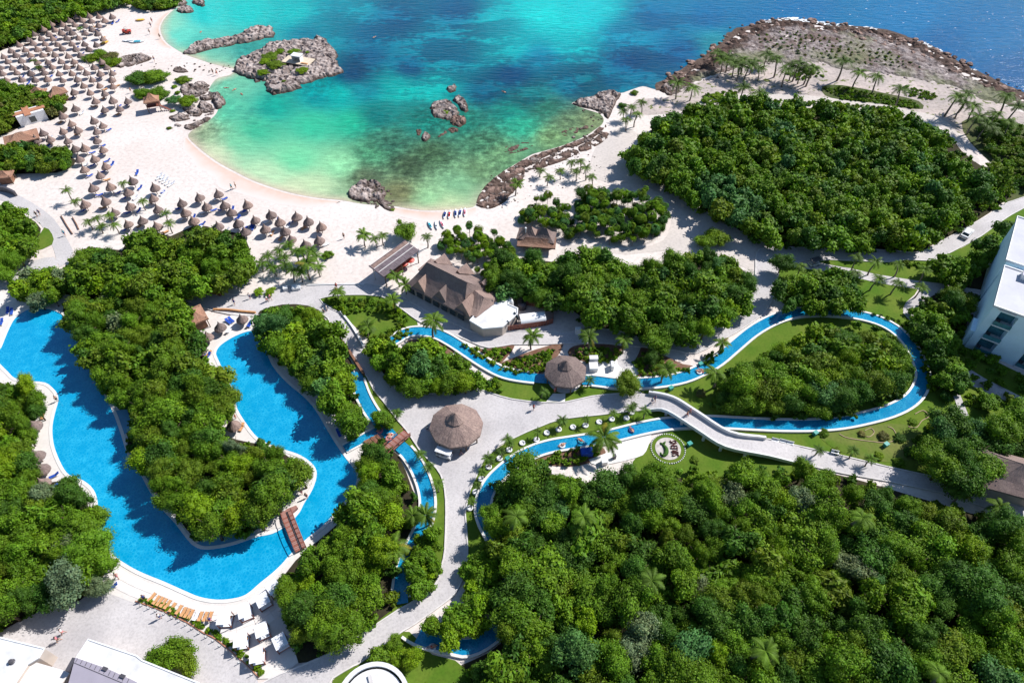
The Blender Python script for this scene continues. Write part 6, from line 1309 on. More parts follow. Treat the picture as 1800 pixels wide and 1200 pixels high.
# ------------------------------------------------------------------ shaded day beds by the pool
bed = empty('day_bed', (0, 0, -60))
for x in (-1.05, 1.05):
    for y in (-1.05, 1.05): MB().box((x, y, 1.1), (.12, .12, 2.2)).build('post', M['red_wood'], bed)
for i in range(4): MB().box((-.84+.56*i, 0, 2.28+.01*(i % 2)), (.53, 2.4, .05)).build('canopy_panel', M['mattress'], bed)
MB().box((0, -1.1, 2.2), (2.3, .1, .12)).box((0, 1.1, 2.2), (2.3, .1, .12)).build('canopy_frame', M['red_wood'], bed)
MB().box((0, 0, .25), (2.0, 2.0, .3)).build('base', M['red_wood'], bed); MB().box((0, 0, .48), (1.9, 1.9, .18)).build('mattress', M['mattress'], bed)
MB().box((0, .75, .63), (1.6, .35, .14)).build('bolster', M['teak'], bed)
BEDS = [(392,1084,.05,'white-roofed day bed beside the row of teak loungers'),(428,1072,.42,'white-roofed day bed second along the pool edge'),(460,1052,.62,'white-roofed day bed third along the pool edge, dappled by tree shade'),(421,1123,.15,'white-roofed day bed nearest the hedge, upper of two'),(458,1105,.45,'shaded white-roofed day bed in the middle of the deck'),(449,1150,.22,'white-roofed day bed nearest the hedge, lower of two'),(491,1125,.60,'half shaded white-roofed day bed against the wood'),(479,1030,.75,'white-roofed day bed half hidden under the trees by the pool')]
for x, y, a, lab in BEDS: p = at(x, y, 2.3); place(bed, p.x, p.y, a, lab, 'day bed', 'white day beds by the pool', .13, .84)
for i, (x, y) in enumerate([(215,345),(310,405),(385,435),(460,465),(545,500),(650,560),(785,610),(880,655),(955,680),(1035,705),(1145,745),(1235,750),(1340,755),(1440,750)]):
    p = at(250+x/12, 1020+y/12, .3); a = -0.42+0.40*i/13
    place(L_TEAK if i != 10 else L_WHITE, p.x, p.y, a+random.uniform(-.04, .04)+math.pi, f"{'teak' if i != 10 else 'white'} sun lounger, {ORD[i]} from the left in the poolside row by the hedge", 'sun lounger', 'teak loungers in a row by the pool', .13, 0.80)
for x, y, a, w_, lab in [(14,547,.3,'blue','blue lounger in the shade at the far left end of the pool'),(21,549,.35,'blue','second blue lounger in the shade at the far left end of the pool'),(3,567,.2,'blue','blue lounger at the frame edge beside the pool'),(402,566,.9,'blue','bright blue lounger at the head of the inner pool, left of a pair'),(407,563,.9,'blue','bright blue lounger at the head of the inner pool, right of a pair'),(356,622,1.2,'blue','blue lounger on the island deck below the reddish parasol'),(359,637,1.3,'white','white lounger on the island deck at the pool bend'),
   (63,752,.2,'white','white lounger beside the northern parasol of the west deck'),(66,757,.25,'white','second white lounger beside the northern parasol of the west deck'),(70,810,-.8,'blue','blue lounger between two parasols on the west deck'),(75,731,.3,'teak','orange-cushioned lounger at the wood edge of the west deck'),(596,762,.5,'blue','blue lounger in tree shade on the strip east of the pool'),(187,1029,-1.0,'blue','dark folded lounger on the slabs near the plaza corner'),(197,1032,-1.0,'blue','second dark folded lounger on the slabs near the plaza corner')]:
    p = at(x, y, .3); place({'blue': L_BLUE, 'white': L_WHITE, 'teak': L_TEAK}[w_], p.x, p.y, a, lab, 'sun lounger', None, .13, .95)
for i in range(9):
    x, y = [(278,313),(284,316),(289,319),(294,322),(299,325),(281,308),(286,311),(292,315),(303,322)][i]
    p = at(x, y, .3); place(L_WHITE, p.x, p.y, -.6, f"white sun lounger, {ORD[i]} of the cluster on the open beach sand", 'sun lounger', 'white loungers on open sand', 0, .85)
for x, y, lab in [(241,304,'blue lounger alone on the sand above the parasols'),(188,283,'blue lounger beside the lagoon-side parasol'),(197,289,'bright blue lounger at the sea side of the last parasol'),(83,258,'deep blue lounger by the shrubs near the thatched bar'),(168,20,'blue lounger at the very back of the beach by the wood'),(198,41,'blue lounger at the sea end of the back row'),(442,397,'dark blue lounger at the end of the front parasol row'),(445,400,'second dark blue lounger at the end of the front parasol row')]:
    p = at(x, y, .3); place(L_BLUE, p.x, p.y, random.uniform(-1, 1), lab, 'sun lounger', None, 0, 1.0)

# hedge and posts between deck and plaza
HC = smooth_loop(W([(237,1060),(282,1076),(312,1090),(332,1100),(355,1115),(375,1125),(397,1142),(412,1155),(435,1175),(453,1194)]), 8, closed=False)
kb = MB(); kerb(kb, offsets(HC, .30)[0], .14, .05, .32); o = kb.build('planter_edge', M['terracotta']); tag(o, 'low terracotta planter edge between the pool deck and the plaza', 'planter')
HB = offsets(HC, .45)[0]+list(reversed(offsets(HC, 1.35)[0]))
ground_cover('clipped_hedge', [[project(p.x, p.y) for p in HB]], 'low clipped hedge along the plaza edge of the pool deck', .36, .42, .6, mixw(green=3, lime=3))
acc = 0; k = 0; post_me = MB().tube([(0, 0, 0), (0, 0, .95)], .06, 6).mesh('fence_post'); post_me.materials.append(M['kerb']); stone_me = [None]*3
for i in range(3):
    v, f = ICO1; v = np.array([p*(1+.25*mnoise.noise(Vector(p)*1.7+Vector((i*5, 0, 0)))) for p in v]); m_ = bpy.data.meshes.new('stone'); m_.from_pydata([tuple(p) for p in v], [], [tuple(t) for t in f]); m_.materials.append(M['rail']); stone_me[i] = m_
for a, b in zip(HC, HC[1:]):
    acc += (b-a).length
    if acc > 1.25:
        acc = 0; k += 1; t = mesh_obj('fence_post', post_me); t.location = (b.x, b.y, .1)
        tag(t, f"low pale post, {ORD[k-1] if k <= 16 else 'last'} from the wood along the hedge by the plaza", 'post', 'posts along the plaza hedge')
        s = mesh_obj('boundary_stone', stone_me[k % 3]); s.location = (b.x-.28, b.y+.05, .16); s.scale = (.2, .15, .12); tag(s, 'white painted stone set between the hedge posts by the plaza', 'stone', 'white stones along the plaza hedge')

# young palms in white stone rings along the river lawn
ring_me = MB().lathe([(.28, 0), (.50, .02), (.50, .26), (.40, .33), (.30, .26), (.24, .10), (.01, .10)], 14).mesh('planter_ring', True); ring_me.materials.append(M['rail'])
RP = [(918,779),(895,791),(878,806),(859,821),(846,842),(961,761),(943,773),(982,755),(1007,751),(1029,748),(1053,742),(1075,737),(1101,735),(836,865),(826,893),(1110,725)]
RP.sort(key=lambda q: -q[0])
for i, (x, y) in enumerate(RP):
    p = at(x, y, .1); t = mesh_obj('planter_ring', ring_me); t.location = (p.x, p.y, .05); t.scale = (1.15, 1.15, 1.0); tag(t, f"white round planter ring, {ORD[i]} from the footbridge along the river lawn", 'planter', 'white planter rings on the river lawn')
    if i % 2 == 0 or x < 900: palm(x+3, y-13, 1.9, 1.05, f"young palm in the white ring, {ORD[i]} from the footbridge on the river lawn", 'young palms on the river lawn', col=(0.07, .13, .02))
for x, y, lab in [(893,772,'young palm at the plaza edge, upper of two'),(858,806,'young palm at the plaza edge, lower of two'),(988,738,'young palm at the bend of the plaza path'),(1108,718,'young palm near the start of the footbridge'),(1135,722,'bushy young palm beside the footbridge ramp'),(997,668,'small palm beside the octagonal hut terrace'),(1036,668,'young palm on the grass right of the octagonal hut'),(955,688,'round-headed young palm left of the octagonal hut'),(738,797,'young palm on the lawn strip by the plaza'),(752,820,'second young palm on the lawn strip by the plaza'),(769,850,'third young palm on the lawn strip by the main path'),(697,726,'young palm at the plaza corner before the plank bridge'),(1440,790,'small palm on the lawn by the east path'),(1500,792,'second small palm on the lawn by the east path'),(1530,806,'third small palm on the lawn by the east path')]:
    palm(x, y, 2.2, 1.35, lab, None, col=(0.075, .145, .018))

# ------------------------------------------------------------------ oval sign bed
sc_ = at(1174, 789); sb = empty('sign_bed', (sc_.x, sc_.y, .1)); tag(sb, 'oval gravel bed with a clipped tail emblem and planted lettering ringed by white stones', 'sign')
def disc(rx, ry, z, mat, nm): m = 40; MB().prism([(rx*math.cos(2*math.pi*i/m), ry*math.sin(2*math.pi*i/m)) for i in range(m)], 0, z).build(nm, mat, sb)
disc(2.95, 3.0, .05, M['lawn'], 'grass_ring'); disc(2.3, 2.35, .10, M['stone'], 'gravel')
for i in range(46):
    a = 2*math.pi*i/46; s = mesh_obj('stone', stone_me[i % 3], sb); s.location = (3.05*math.cos(a), 3.1*math.sin(a), .1); s.scale = (.15, .12, .10); s.rotation_euler = (0, 0, a*3)
M['red_hedge'] = plain('red_leaf_hedge', (.085, .03, .028), .8, .2, .3, 4.0)
LM = []
for ch in 'SIRENS':
    cu = bpy.data.curves.new('letter', 'FONT'); cu.body = ch; cu.size = 1.75; cu.extrude = .12; cu.resolution_u = 3
    tmp = bpy.data.objects.new('letter_curve', cu); COL.objects.link(tmp); dg = bpy.context.evaluated_depsgraph_get(); me = bpy.data.meshes.new_from_object(tmp.evaluated_get(dg)); bpy.data.objects.remove(tmp)
    xs = [v.co.x for v in me.vertices]; LM.append((me, min(xs), max(xs)-min(xs)))
kx = (3.35-5*.17)/sum(w for _, _, w in LM); xo = -1.675
for me, x0, w_ in LM:
    me.materials.clear(); me.materials.append(M['red_hedge']); o = mesh_obj('letter', me, sb); o.scale = (kx, 1, 1); o.location = (1.72, xo-x0*kx, .2); o.rotation_euler = (0, 0, math.pi/2); xo += w_*kx+.17
tail = [at(*q)-sc_ for q in ((1166,783),(1169.5,786.5),(1172,791),(1171.5,797),(1168,801.5),(1163.5,801),(1162,796.5))]
tail = smooth_loop([Vector((p.x-.1, p.y, 0)) for p in tail], 4, closed=False); m = len(tail); mb = MB(); mb.tube([p+Vector((0, 0, .16)) for p in tail], [.14+.26*math.sin(math.pi*min(1, (i+2)/m)) for i in range(m)], 8)
for q in ((1160.5, 779), (1170.5, 776.5)):
    e = at(*q)-sc_; b = tail[0]; mid = (b+Vector((e.x-.1, e.y, 0)))/2; mb.tube([b+Vector((0, 0, .16)), mid+Vector((0, 0, .18)), Vector((e.x-.1, e.y, .16))], [.14, .24, .04], 8)
M['hedge_green'] = plain('clipped_hedge_green', (.045, .11, .018), .9, .2, .3, 4.0); mb.build('tail_emblem', M['hedge_green'], sb, True)

M['edging'] = plain('tan_edging', (.36, .27, .18), .9, .2, .2, 2.0)
# curved stone edgings on the east lawn
for i, (pts, lab) in enumerate([([(1475,763),(1490,770),(1530,776),(1560,778),(1575,770),(1570,755),(1560,750)], 'long curved stone edging on the dry lawn by the river'), ([(1520,757),(1530,753),(1536,760),(1528,768),(1518,766)], 'hook-shaped stone edging inside the long curve on the dry lawn'), ([(1608,728),(1622,722),(1632,732),(1620,740),(1610,752),(1596,750)], 'looping stone edging beside the river bend and grove')]):
    kb = MB(); kerb(kb, smooth_loop(W(pts), 5, closed=False), .13, .08, .20); o = kb.build('stone_edging', M['edging']); tag(o, lab, 'edging')
def wall_thing(pts, w_, h, mat, label, name='low_wall', cat='wall'):
    kb = MB(); kerb(kb, smooth_loop(W(pts), 3, closed=False), w_, 0, h); o = kb.build(name, M[mat]); return tag(o, label, cat)
wall_thing([(590,590),(606,608),(622,632),(640,660)], .5, .85, 'wood', 'brown timber retaining wall beside the path to the plaza')
wall_thing([(599,549),(618,573),(632,596),(640,612)], .4, .55, 'rail', 'white low parapet on the garden side of the path to the plaza')
wall_thing([(0,336),(15,338),(30,345)], .5, 1.5, 'dark_metal', 'dark wall at the far bend of the service lane')
wall_thing([(345,513),(370,514),(390,520)], .6, 1.6, 'wood', 'brown timber wall under the trees beside the upper path')
wall_thing([(376,546),(400,546),(425,549),(450,551)], .3, .6, 'teak', 'low tan wall between the upper path and the small plaza')
wall_thing([(108,380),(118,397),(128,412)], .2, .35, 'wood', 'timber edge on the near side of the sand court')
wall_thing([(128,383),(134,393),(139,404)], .2, .35, 'wood', 'timber edge on the far side of the sand court')
wall_thing([(540,503),(580,501),(640,501)], .15, .3, 'rail', 'thin white kerb between beach sand and upper path')

# white service blocks by the octagonal hut, and the white terrace furniture
def block(px_, py_, size, rz, mat, label, name='service_block', cat='equipment', top='white'):
    p = at(px_, py_, size[2]/2); t = empty(name, (p.x, p.y, .12), rz); MB().box((0, 0, size[2]/2), size).build('body', M[mat], t); MB().box((0, 0, size[2]+.04), (size[0]*1.06, size[1]*1.06, .08)).build('lid', M[top], t); return tag(t, label, cat)
block(1043, 646, (1.6, 1.6, 1.0), .02, 'white', 'white service block on the terrace right of the octagonal hut'); block(1043, 633, (1.6, .9, 1.6), .02, 'white', 'taller white service block behind the hut terrace'); block(1076, 644, (.5, 1.4, 1.3), .02, 'white', 'narrow white wall block at the far end of the hut terrace')
for x, y, lab in ((1433,762,'teal bin on the lawn by the river wall'),(1557,782,'teal bin in the middle of the dry lawn'),(1212,781,'teal bin beside the oval sign bed'),(1179,683,'teal bin on the lawn by the footbridge start'),(1231,641,'teal canopy box on the upper river bank'),(893,807,'teal pump lid beside the river wall on the lawn')): block(x, y, (.8, .7, .7), .5, 'teal', lab, 'litter_bin', 'bin', 'teal')
block(1031, 796, (2.0, 1.3, 1.2), .15, 'blue_fabric', 'blue covered stall beside the white river terrace', 'covered_stall', 'stall', 'blue_fabric')
block(1062, 812, (1.0, .9, .9), .2, 'white', 'white equipment block on the river terrace under the wood'); block(1080, 803, (.5, .5, .9), .2, 'dark_metal', 'dark round-topped fixture on the river terrace', 'fixture', 'fixture', 'dark_metal')
block(1016, 582, (1.1, .8, 1.4), .1, 'white', 'white cabinet at the entrance to the shaded woodland path', 'cabinet', 'cabinet')
block(521, 506, (1.8, 1.3, .6), .2, 'white', 'white low table at the beach end of the upper path', 'low_table', 'table'); block(502, 508, (.9, .8, .7), .3, 'white', 'small white box beside the low table on the upper path', 'storage_box', 'box')
for x, y, a, lab in ((1362,775,.3,'white bench by the east path, first after the footbridge'),(1376,777,.3,'white bench by the east path, second after the footbridge'),(1388,780,.3,'dark-seated bench by the east path, third after the footbridge'),(1467,796,.3,'small white bench by the east path among young palms')):
    p = at(x, y, .3); t = empty('bench', (p.x, p.y, .1), a-.6); MB().box((0, 0, .42), (1.3, .45, .07)).build('seat', M['white'], t); MB().box((0, .22, .65), (1.3, .06, .4)).build('backrest', M['white'], t)
    for q in (-.5, .5): MB().box((q, 0, .2), (.1, .4, .4)).build('leg', M['white'], t)
    tag(t, lab, 'bench')

# ------------------------------------------------------------------ vehicles
def wheel(t, x, y, r, w_=.18):
    m = MB().tube([(x, y-w_/2, r), (x, y+w_/2, r)], r, 14); o = m.build('wheel', M['rubber'], t); MB().tube([(x, y-w_/2-.01, r), (x, y+w_/2+.01, r)], r*.55, 10).build('rim', M['grey_metal'], o)
def cart(px_, py_, rz, L_, label, roof='white', z=.12):
    p = at(px_, py_, 1.7); t = empty('golf_cart', (p.x, p.y, z), rz); w_ = 1.2
    MB().box((0, 0, .45), (L_*.95, w_*.95, .28)).box((L_*.36, 0, .72), (L_*.2, w_*.9, .35)).build('body', M['white'], t)
    rf = MB(); vs = []
    for x in (-1, -.92, .92, 1):
        for y in (-1, -.8, .8, 1): vs.append((x*L_*.5, y*w_*.56, 1.88-.05*(abs(x) == 1)-.06*(abs(y) == 1)))
    rf.add(vs, [(i*4+j, (i+1)*4+j, (i+1)*4+j+1, i*4+j+1) for i in range(3) for j in range(3)]); rf.box((0, 0, 1.79), (L_*.98, w_*1.08, .05)); rf.build('roof', M[roof], t)
    for x in (-L_*.44, L_*.36):
        for y in (-.52, .52): MB().tube([(x, y, .5), (x, y, 1.8)], .025, 5).build('roof_post', M['dark_metal'], t)
    k = max(1, int(L_/1.1)); 
    for i in range(k): x = -L_*.36+i*.95; MB().box((x, 0, .72), (.5, 1.05, .14)).box((x-.25, 0, .98), (.1, 1.05, .45)).build('seat', M['stone'], t)
    MB().tube([(L_*.24, .25, .8), (L_*.2, .25, 1.05)], .02, 5).lathe([(.16, 0), (.19, .015), (.16, .03)], 10, (L_*.2, .25, 1.05)).build('steering_wheel', M['rubber'], t)
    for x in (-L_*.34, L_*.34):
        for y in (-.5, .5): wheel(t, x, y, .24)
    return tag(t, label, 'golf cart')
cart(780, 793, -.36, 3.0, 'long white-roofed golf cart parked by the round plaza pavilion')
cart(1434, 457, .35, 2.4, 'dark-roofed golf cart standing at the road junction on the grass tip', 'dark_metal')
def car(px_, py_, rz, label):
    p = at(px_, py_, .7); t = empty('parked_car', (p.x, p.y, .12), rz)
    bm = bmesh.new(); prof = [(-2.15, .32), (-2.2, .62), (-2.05, .86), (-1.2, .92), (1.0, .95), (1.95, .82), (2.2, .62), (2.15, .32)]
    rows = []
    for y, k in ((-.86, .0), (-.80, .06), (.80, .06), (.86, .0)): rows.append([bm.verts.new((x, y, z+(k if z > .5 else 0))) for x, z in prof])
    for a, b in zip(rows, rows[1:]):
        for i in range(len(prof)-1): bm.faces.new((a[i], a[i+1], b[i+1], b[i]))
    bm.faces.new(rows[0][::-1]); bm.faces.new(rows[-1]); me = bpy.data.meshes.new('body'); bm.to_mesh(me); bm.free(); me.materials.append(M['car_white']); mesh_obj('body', me, t)
    def cab(z0, z1, x0, x1, X0, X1, w0, w1): return [(x0, -w0, z0), (x1, -w0, z0), (x1, w0, z0), (x0, w0, z0), (X0, -w1, z1), (X1, -w1, z1), (X1, w1, z1), (X0, w1, z1)]
    F = [(0, 1, 5, 4), (1, 2, 6, 5), (2, 3, 7, 6), (3, 0, 4, 7), (4, 5, 6, 7)]
    gl = MB().add(cab(.93, 1.40, -1.75, 1.05, -1.25, .35, .76, .62), F).build('window', M['glass'], t)
    MB().add(cab(1.39, 1.46, -1.28, .38, -1.15, .25, .63, .55), F).build('roof', M['car_white'], t)
    for s in (-.7, .7): MB().box((2.13, s*.85, .66), (.12, .3, .14)).build('headlight', M['rail'], t); MB().box((-2.16, s*.85, .7), (.08, .28, .14)).build('tail_light', M['red_paint'], t); MB().box((.55, s*1.33, .98), (.12, .14, .1)).build('mirror', M['car_white'], t)
    for x in (-1.35, 1.35):
        for y in (-.78, .78): wheel(t, x, y, .32, .2)
    return tag(t, label, 'car')
car(1700, 410, .78, 'white car driving along the road beside the wood and the hotel lawn')
# beach buggy, boats
p = at(223, 56, .6); t = empty('beach_buggy', (p.x, p.y, 0), .3); MB().box((0, 0, .75), (2.6, 1.5, .6)).box((-.9, 0, 1.2), (.8, 1.3, .4)).build('body', M['red_paint'], t); MB().tube([(.3, -.7, 1), (.2, -.7, 1.9), (-.6, -.7, 1.9), (-.7, -.7, 1.2)], .05, 5).tube([(.3, .7, 1), (.2, .7, 1.9), (-.6, .7, 1.9), (-.7, .7, 1.2)], .05, 5).build('roll_bar', M['dark_metal'], t); MB().box((-.2, 0, .98), (.6, 1.2, .25)).build('seat', M['rubber'], t)
for x in (-.9, .9):
    for y in (-.8, .8): wheel(t, x, y, .4, .3)
tag(t, 'red beach buggy on the open sand by the far bay', 'buggy')
def kayak_mesh(name, L_, w_, mat):
    vs, fs = [], []; m = 13
    for i in range(m):
        x = -1+2*i/(m-1); k = max(.03, (1-abs(x)**2.4)); z = .12*abs(x)**3
        vs += [(x*L_/2, -w_/2*k, .22+z), (x*L_/2, -w_*.3*k, z), (x*L_/2, w_*.3*k, z), (x*L_/2, w_/2*k, .22+z), (x*L_/2, 0, .26+z-.1*(abs(x) < .55))]
    for i in range(m-1):
        for a, b in ((0, 1), (1, 2), (2, 3), (3, 4), (4, 0)): fs.append((i*5+a, i*5+b, i*5+5+b, i*5+5+a))
    return MB().add(vs, fs)
KY = [(782,377,'navy','darkest kayak at the left end of the row on the shoreline'),(790,377,'red','kayak with a red deck second in the shoreline row'),(801,375,'navy','blue kayak in the middle of the shoreline row'),(809,374,'navy','fourth kayak of the shoreline row'),(817,373,'pink','kayak at the right end of the row on the shoreline'),(756,396,'aqua','pale blue kayak left of the three on the upper sand'),(767,396,'white','white kayak in the middle of the three on the upper sand'),(777,394,'pink','pinkish kayak right of the three on the upper sand')]
for x, y, c, lab in KY:
    p = at(x, y, .2); t = empty('kayak', (p.x, p.y, .02), math.pi/2+random.uniform(-.15, .15)+(.25 if y > 390 else 0)); kayak_mesh('k', 3.4, 1.0, None).build('hull', M['white'], t, True)
    MB().box((0, 0, .27), (1.7, .5, .06)).build('seat_deck', M['cloth_'+c], t); MB().box((-.35, 0, .38), (.1, .5, .26)).build('backrest', M['rubber'], t); tag(t, lab, 'kayak', 'kayaks on the sand')
for x, y, rz, c, lab in [(228,71,.1,'white','white beached sailboat hull on the far sand'),(240,73,.15,'aqua','white and blue beached boat on the far sand'),(246,35,.2,'yellow','orange beached pedal boat on the far sand'),(183,75,.9,'yellow','orange beached pedal boat at the edge of the parasol field')]:
    p = at(x, y, .3); t = empty('beached_boat', (p.x, p.y, .05), rz); kayak_mesh('b', 5.0 if c in 'whiteaqua' else 3.2, 1.8, None).build('hull', M['white' if c in 'whiteaqua' else 'teak'], t, True); MB().box((.2, 0, .32), (2.0, 1.0, .12)).build('seat_deck', M['yellow' if c == 'yellow' else 'cloth_'+c], t); tag(t, lab, 'boat')

# ------------------------------------------------------------------ rocks of the bay
def rockmass(pts, h, label, rough=.5, slope=1.5, step=.55, name='rock_islet', mat='rock'):
    o = relief(name, pts, h, slope, rough, step, M[mat], base=-.1, freq=.7, edgew=1.0); return tag(o, label, 'rock')
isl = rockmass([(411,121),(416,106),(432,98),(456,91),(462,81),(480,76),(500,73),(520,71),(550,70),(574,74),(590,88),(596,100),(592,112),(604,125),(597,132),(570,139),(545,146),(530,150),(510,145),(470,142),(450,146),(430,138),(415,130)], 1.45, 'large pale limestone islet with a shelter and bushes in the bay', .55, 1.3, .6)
rockmass([(463,150),(478,142),(505,138),(526,145),(531,155),(515,161),(495,166),(478,166),(468,159)], 1.7, 'rounded grey boulder lying against the near side of the islet', .4, 1.4, .5)
rockmass([(553,70),(560,66),(575,69),(577,74),(570,80),(558,77)], 1.3, 'dark separate boulder off the far corner of the islet', .4, 1.6, .5)
rockmass([(313,96),(330,90),(338,77),(365,70),(395,67),(420,60),(443,49),(475,46),(484,55),(478,66),(450,73),(420,79),(390,84),(352,93),(335,98)], 1.3, 'long low rocky reef between the beach spit and open water', .55, 1.0, .6)
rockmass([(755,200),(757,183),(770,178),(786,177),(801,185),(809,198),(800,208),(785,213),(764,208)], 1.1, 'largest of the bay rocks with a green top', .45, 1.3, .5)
for pts, h, lab in [([(795,175),(806,168),(818,176),(824,190),(820,200),(812,196),(803,184)], .9, 'dark craggy rock just right of the green-topped bay rock'), ([(789,212),(800,204),(815,204),(821,212),(815,222),(803,226),(793,221)], .9, 'brown rock just below the green-topped bay rock'), ([(784,156),(790,150),(801,151),(804,157),(799,163),(788,164)], .8, 'small dark rock standing farthest out of the bay group'), ([(741,240),(745,233),(754,233),(757,242),(752,249),(743,249)], .8, 'small pale upright rock left of the bay group'), ([(730,232),(735,226),(742,229),(740,237),(733,239)], .5, 'smallest brown rock left of the bay group'), ([(768,240),(780,230),(795,224),(806,226),(804,233),(786,237),(775,243)], .5, 'low flat brown rock below the bay group'),
   ([(610,340),(622,326),(640,318),(660,318),(676,328),(680,342),(672,352),(655,357),(635,356),(617,350)], .8, 'cracked grey rock outcrop at the middle of the beach'), ([(660,352),(676,350),(690,358),(696,366),(686,372),(668,362)], .4, 'low reddish rock tongue joined to the beach outcrop'),
   ([(372,178),(380,170),(393,172),(398,182),(390,191),(378,192)], 1.4, 'dark rounded boulder at the tip of the lagoon rocks'), ([(350,184),(360,180),(372,186),(375,196),(364,200),(353,196)], 1.2, 'grey layered boulder beside the lagoon rocks tip'), ([(352,168),(370,164),(382,164),(388,170),(372,177),(352,176)], .8, 'long flat pale rock on the lagoon point'), ([(318,152),(340,147),(356,152),(366,160),(352,170),(330,173),(320,165)], .7, 'pale cracked rock shelf on the lagoon point'), ([(340,148),(356,144),(370,150),(368,158),(356,160)], .8, 'dark broken rock on the seaward lagoon point'), ([(322,188),(340,186),(356,194),(352,206),(340,206),(325,198)], .9, 'dark overhanging rock below the bright bush of the lagoon point'), ([(296,206),(312,200),(332,202),(334,210),(316,214),(300,212)], .7, 'low pale rock at the foot of the lagoon point'), ([(322,224),(345,214),(366,206),(372,210),(356,220),(335,230)], .4, 'mossy rock ledge running into the lagoon'), ([(303,124),(312,118),(328,122),(330,128),(312,129)], .6, 'small grey rock lying on the beach spit'),
   ([(283,6),(300,-4),(322,-6),(330,6),(318,12),(300,12)], 1.2, 'grey rock at the top of the far bay shore'), ([(310,17),(325,11),(340,15),(340,22),(326,25),(313,22)], 1.2, 'dark boulder at the water edge of the far bay shore'), ([(338,2),(352,-4),(362,4),(360,13),(346,12)], 1.4, 'tall dark boulder at the frame top in the far bay'),
   ([(200,112),(215,100),(240,96),(262,98),(268,104),(250,112),(225,118),(205,120)], .8, 'low pale rock dune beside the parasol field'),
   ([(836,360),(840,346),(850,330),(866,314),(884,300),(905,292),(924,298),(918,318),(904,340),(885,358),(862,368),(845,366)], .38, 'reddish brown rock bank at the right end of the beach'), ([(902,292),(922,280),(938,272),(965,264),(988,258),(992,262),(970,272),(945,282),(925,294)], .5, 'brown low rock rim along the inner bay'), ([(935,292),(955,278),(985,270),(1005,262),(1020,268),(995,282),(965,292),(945,300)], .28, 'flat brown rock shelf on the sand behind the inner bay rim'), ([(1015,258),(1040,246),(1060,232),(1072,236),(1062,250),(1040,262),(1022,268)], .26, 'flat brown rock shelf beside the shaded sand by the inner bay'), ([(880,262),(905,252),(930,250),(940,258),(920,266),(895,272)], .14, 'half sunken brown rock ledge in the shallow inner bay'), ([(985,232),(1010,222),(1030,218),(1036,226),(1012,236),(992,240)], .14, 'half sunken brown rock ledge below the rocky point'), ([(925,283),(935,275),(948,277),(950,285),(938,289)], .7, 'dark lump on the inner bay rim'), ([(985,258),(1010,249),(1032,240),(1048,228),(1060,218),(1068,222),(1052,236),(1030,250),(1005,260)], .4, 'low brown rocks bordering the shaded sand'), ([(1003,183),(1018,177),(1040,171),(1052,163),(1072,159),(1092,166),(1085,178),(1078,195),(1070,210),(1062,206),(1055,198),(1038,193),(1020,188)], .9, 'dark rocky point jutting into the bay'), ([(1162,152),(1180,145),(1195,150),(1190,165),(1172,168)], .8, 'dark rocks at the near end of the headland')]:
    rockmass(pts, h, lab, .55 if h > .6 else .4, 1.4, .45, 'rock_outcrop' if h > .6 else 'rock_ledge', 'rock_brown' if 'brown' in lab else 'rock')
# shelter and timber platform on the islet
p = at(524, 104, 1.7); t = empty('islet_shelter', (p.x, p.y, 1.5), -.3); M['pale_board'] = plain('pale_sandy_boards', (.60, .50, .38), .9, .2, .15, 1.0); MB().box((0, 0, .08), (9.5, 4.8, .16)).build('platform', M['pale_board'], t)
MB().box((-.2, .9, 1.0), (3.0, .15, 1.7)).box((-1.6, 0, 1.0), (.15, 1.9, 1.7)).box((1.2, 0, 1.0), (.15, 1.9, 1.7)).build('wall', M['white'], t); MB().box((-.2, 0, 1.92), (3.4, 2.4, .14)).build('roof', M['white_roof'], t); MB().box((3.0, -1.6, .3), (2.2, .5, .3)).build('bench', M['teak'], t); tag(t, 'small white shelter on a pale timber platform on top of the islet', 'shelter'); t.location.z = 1.15
# boulders strewn along the shores
BOULD = [None]*4
for i in range(4):
    v, f = ICO2; v = np.array([p*(1+.35*mnoise.noise(Vector(p)*1.3+Vector((i*7, 2, 0)))+.12*mnoise.noise(Vector(p)*4)) for p in v]); v[:, 2] *= .6; m_ = bpy.data.meshes.new('boulder'); m_.from_pydata([tuple(p) for p in v], [], [tuple(t_) for t_ in f]); m_.materials.append(M['rock']); BOULD[i] = m_
def strew(poly, n, r0, r1, label, mat=None):
    P_ = [(p.x, p.y) for p in W(poly)]; xs = [p[0] for p in P_]; ys = [p[1] for p in P_]; mb = MB(); k = 0
    while k < n:
        x, y = random.uniform(min(xs), max(xs)), random.uniform(min(ys), max(ys))
        if not inside(P_, np.array([x]), np.array([y]))[0]: continue
        r = random.uniform(r0, r1)**1.0; me = BOULD[k % 4]; a = random.uniform(0, 6); c, s = math.cos(a), math.sin(a); k += 1
        mb.add([(x+r*(q.co.x*c-q.co.y*s), y+r*(q.co.x*s+q.co.y*c), .05+r*q.co.z) for q in me.vertices], [tuple(p.vertices) for p in me.polygons])
    o = mb.build('loose_stones', M[mat or 'rock']); tag(o, label, kind='stuff')
strew([(1160,140),(1265,72),(1280,50),(1345,33),(1410,31),(1485,42),(1605,66),(1756,138),(1806,160),(1790,180),(1700,140),(1590,90),(1480,62),(1400,52),(1340,58),(1290,80),(1230,120),(1180,158)], 220, .3, 1.1, 'dark broken stones along the sea edge of the headland', 'rock_brown')
strew([(1160,170),(1300,80),(1400,60),(1550,80),(1700,135),(1760,175),(1600,140),(1450,115),(1330,115),(1230,150)], 260, .15, .5, 'pale loose stones over the rocky headland', 'rock_dry')
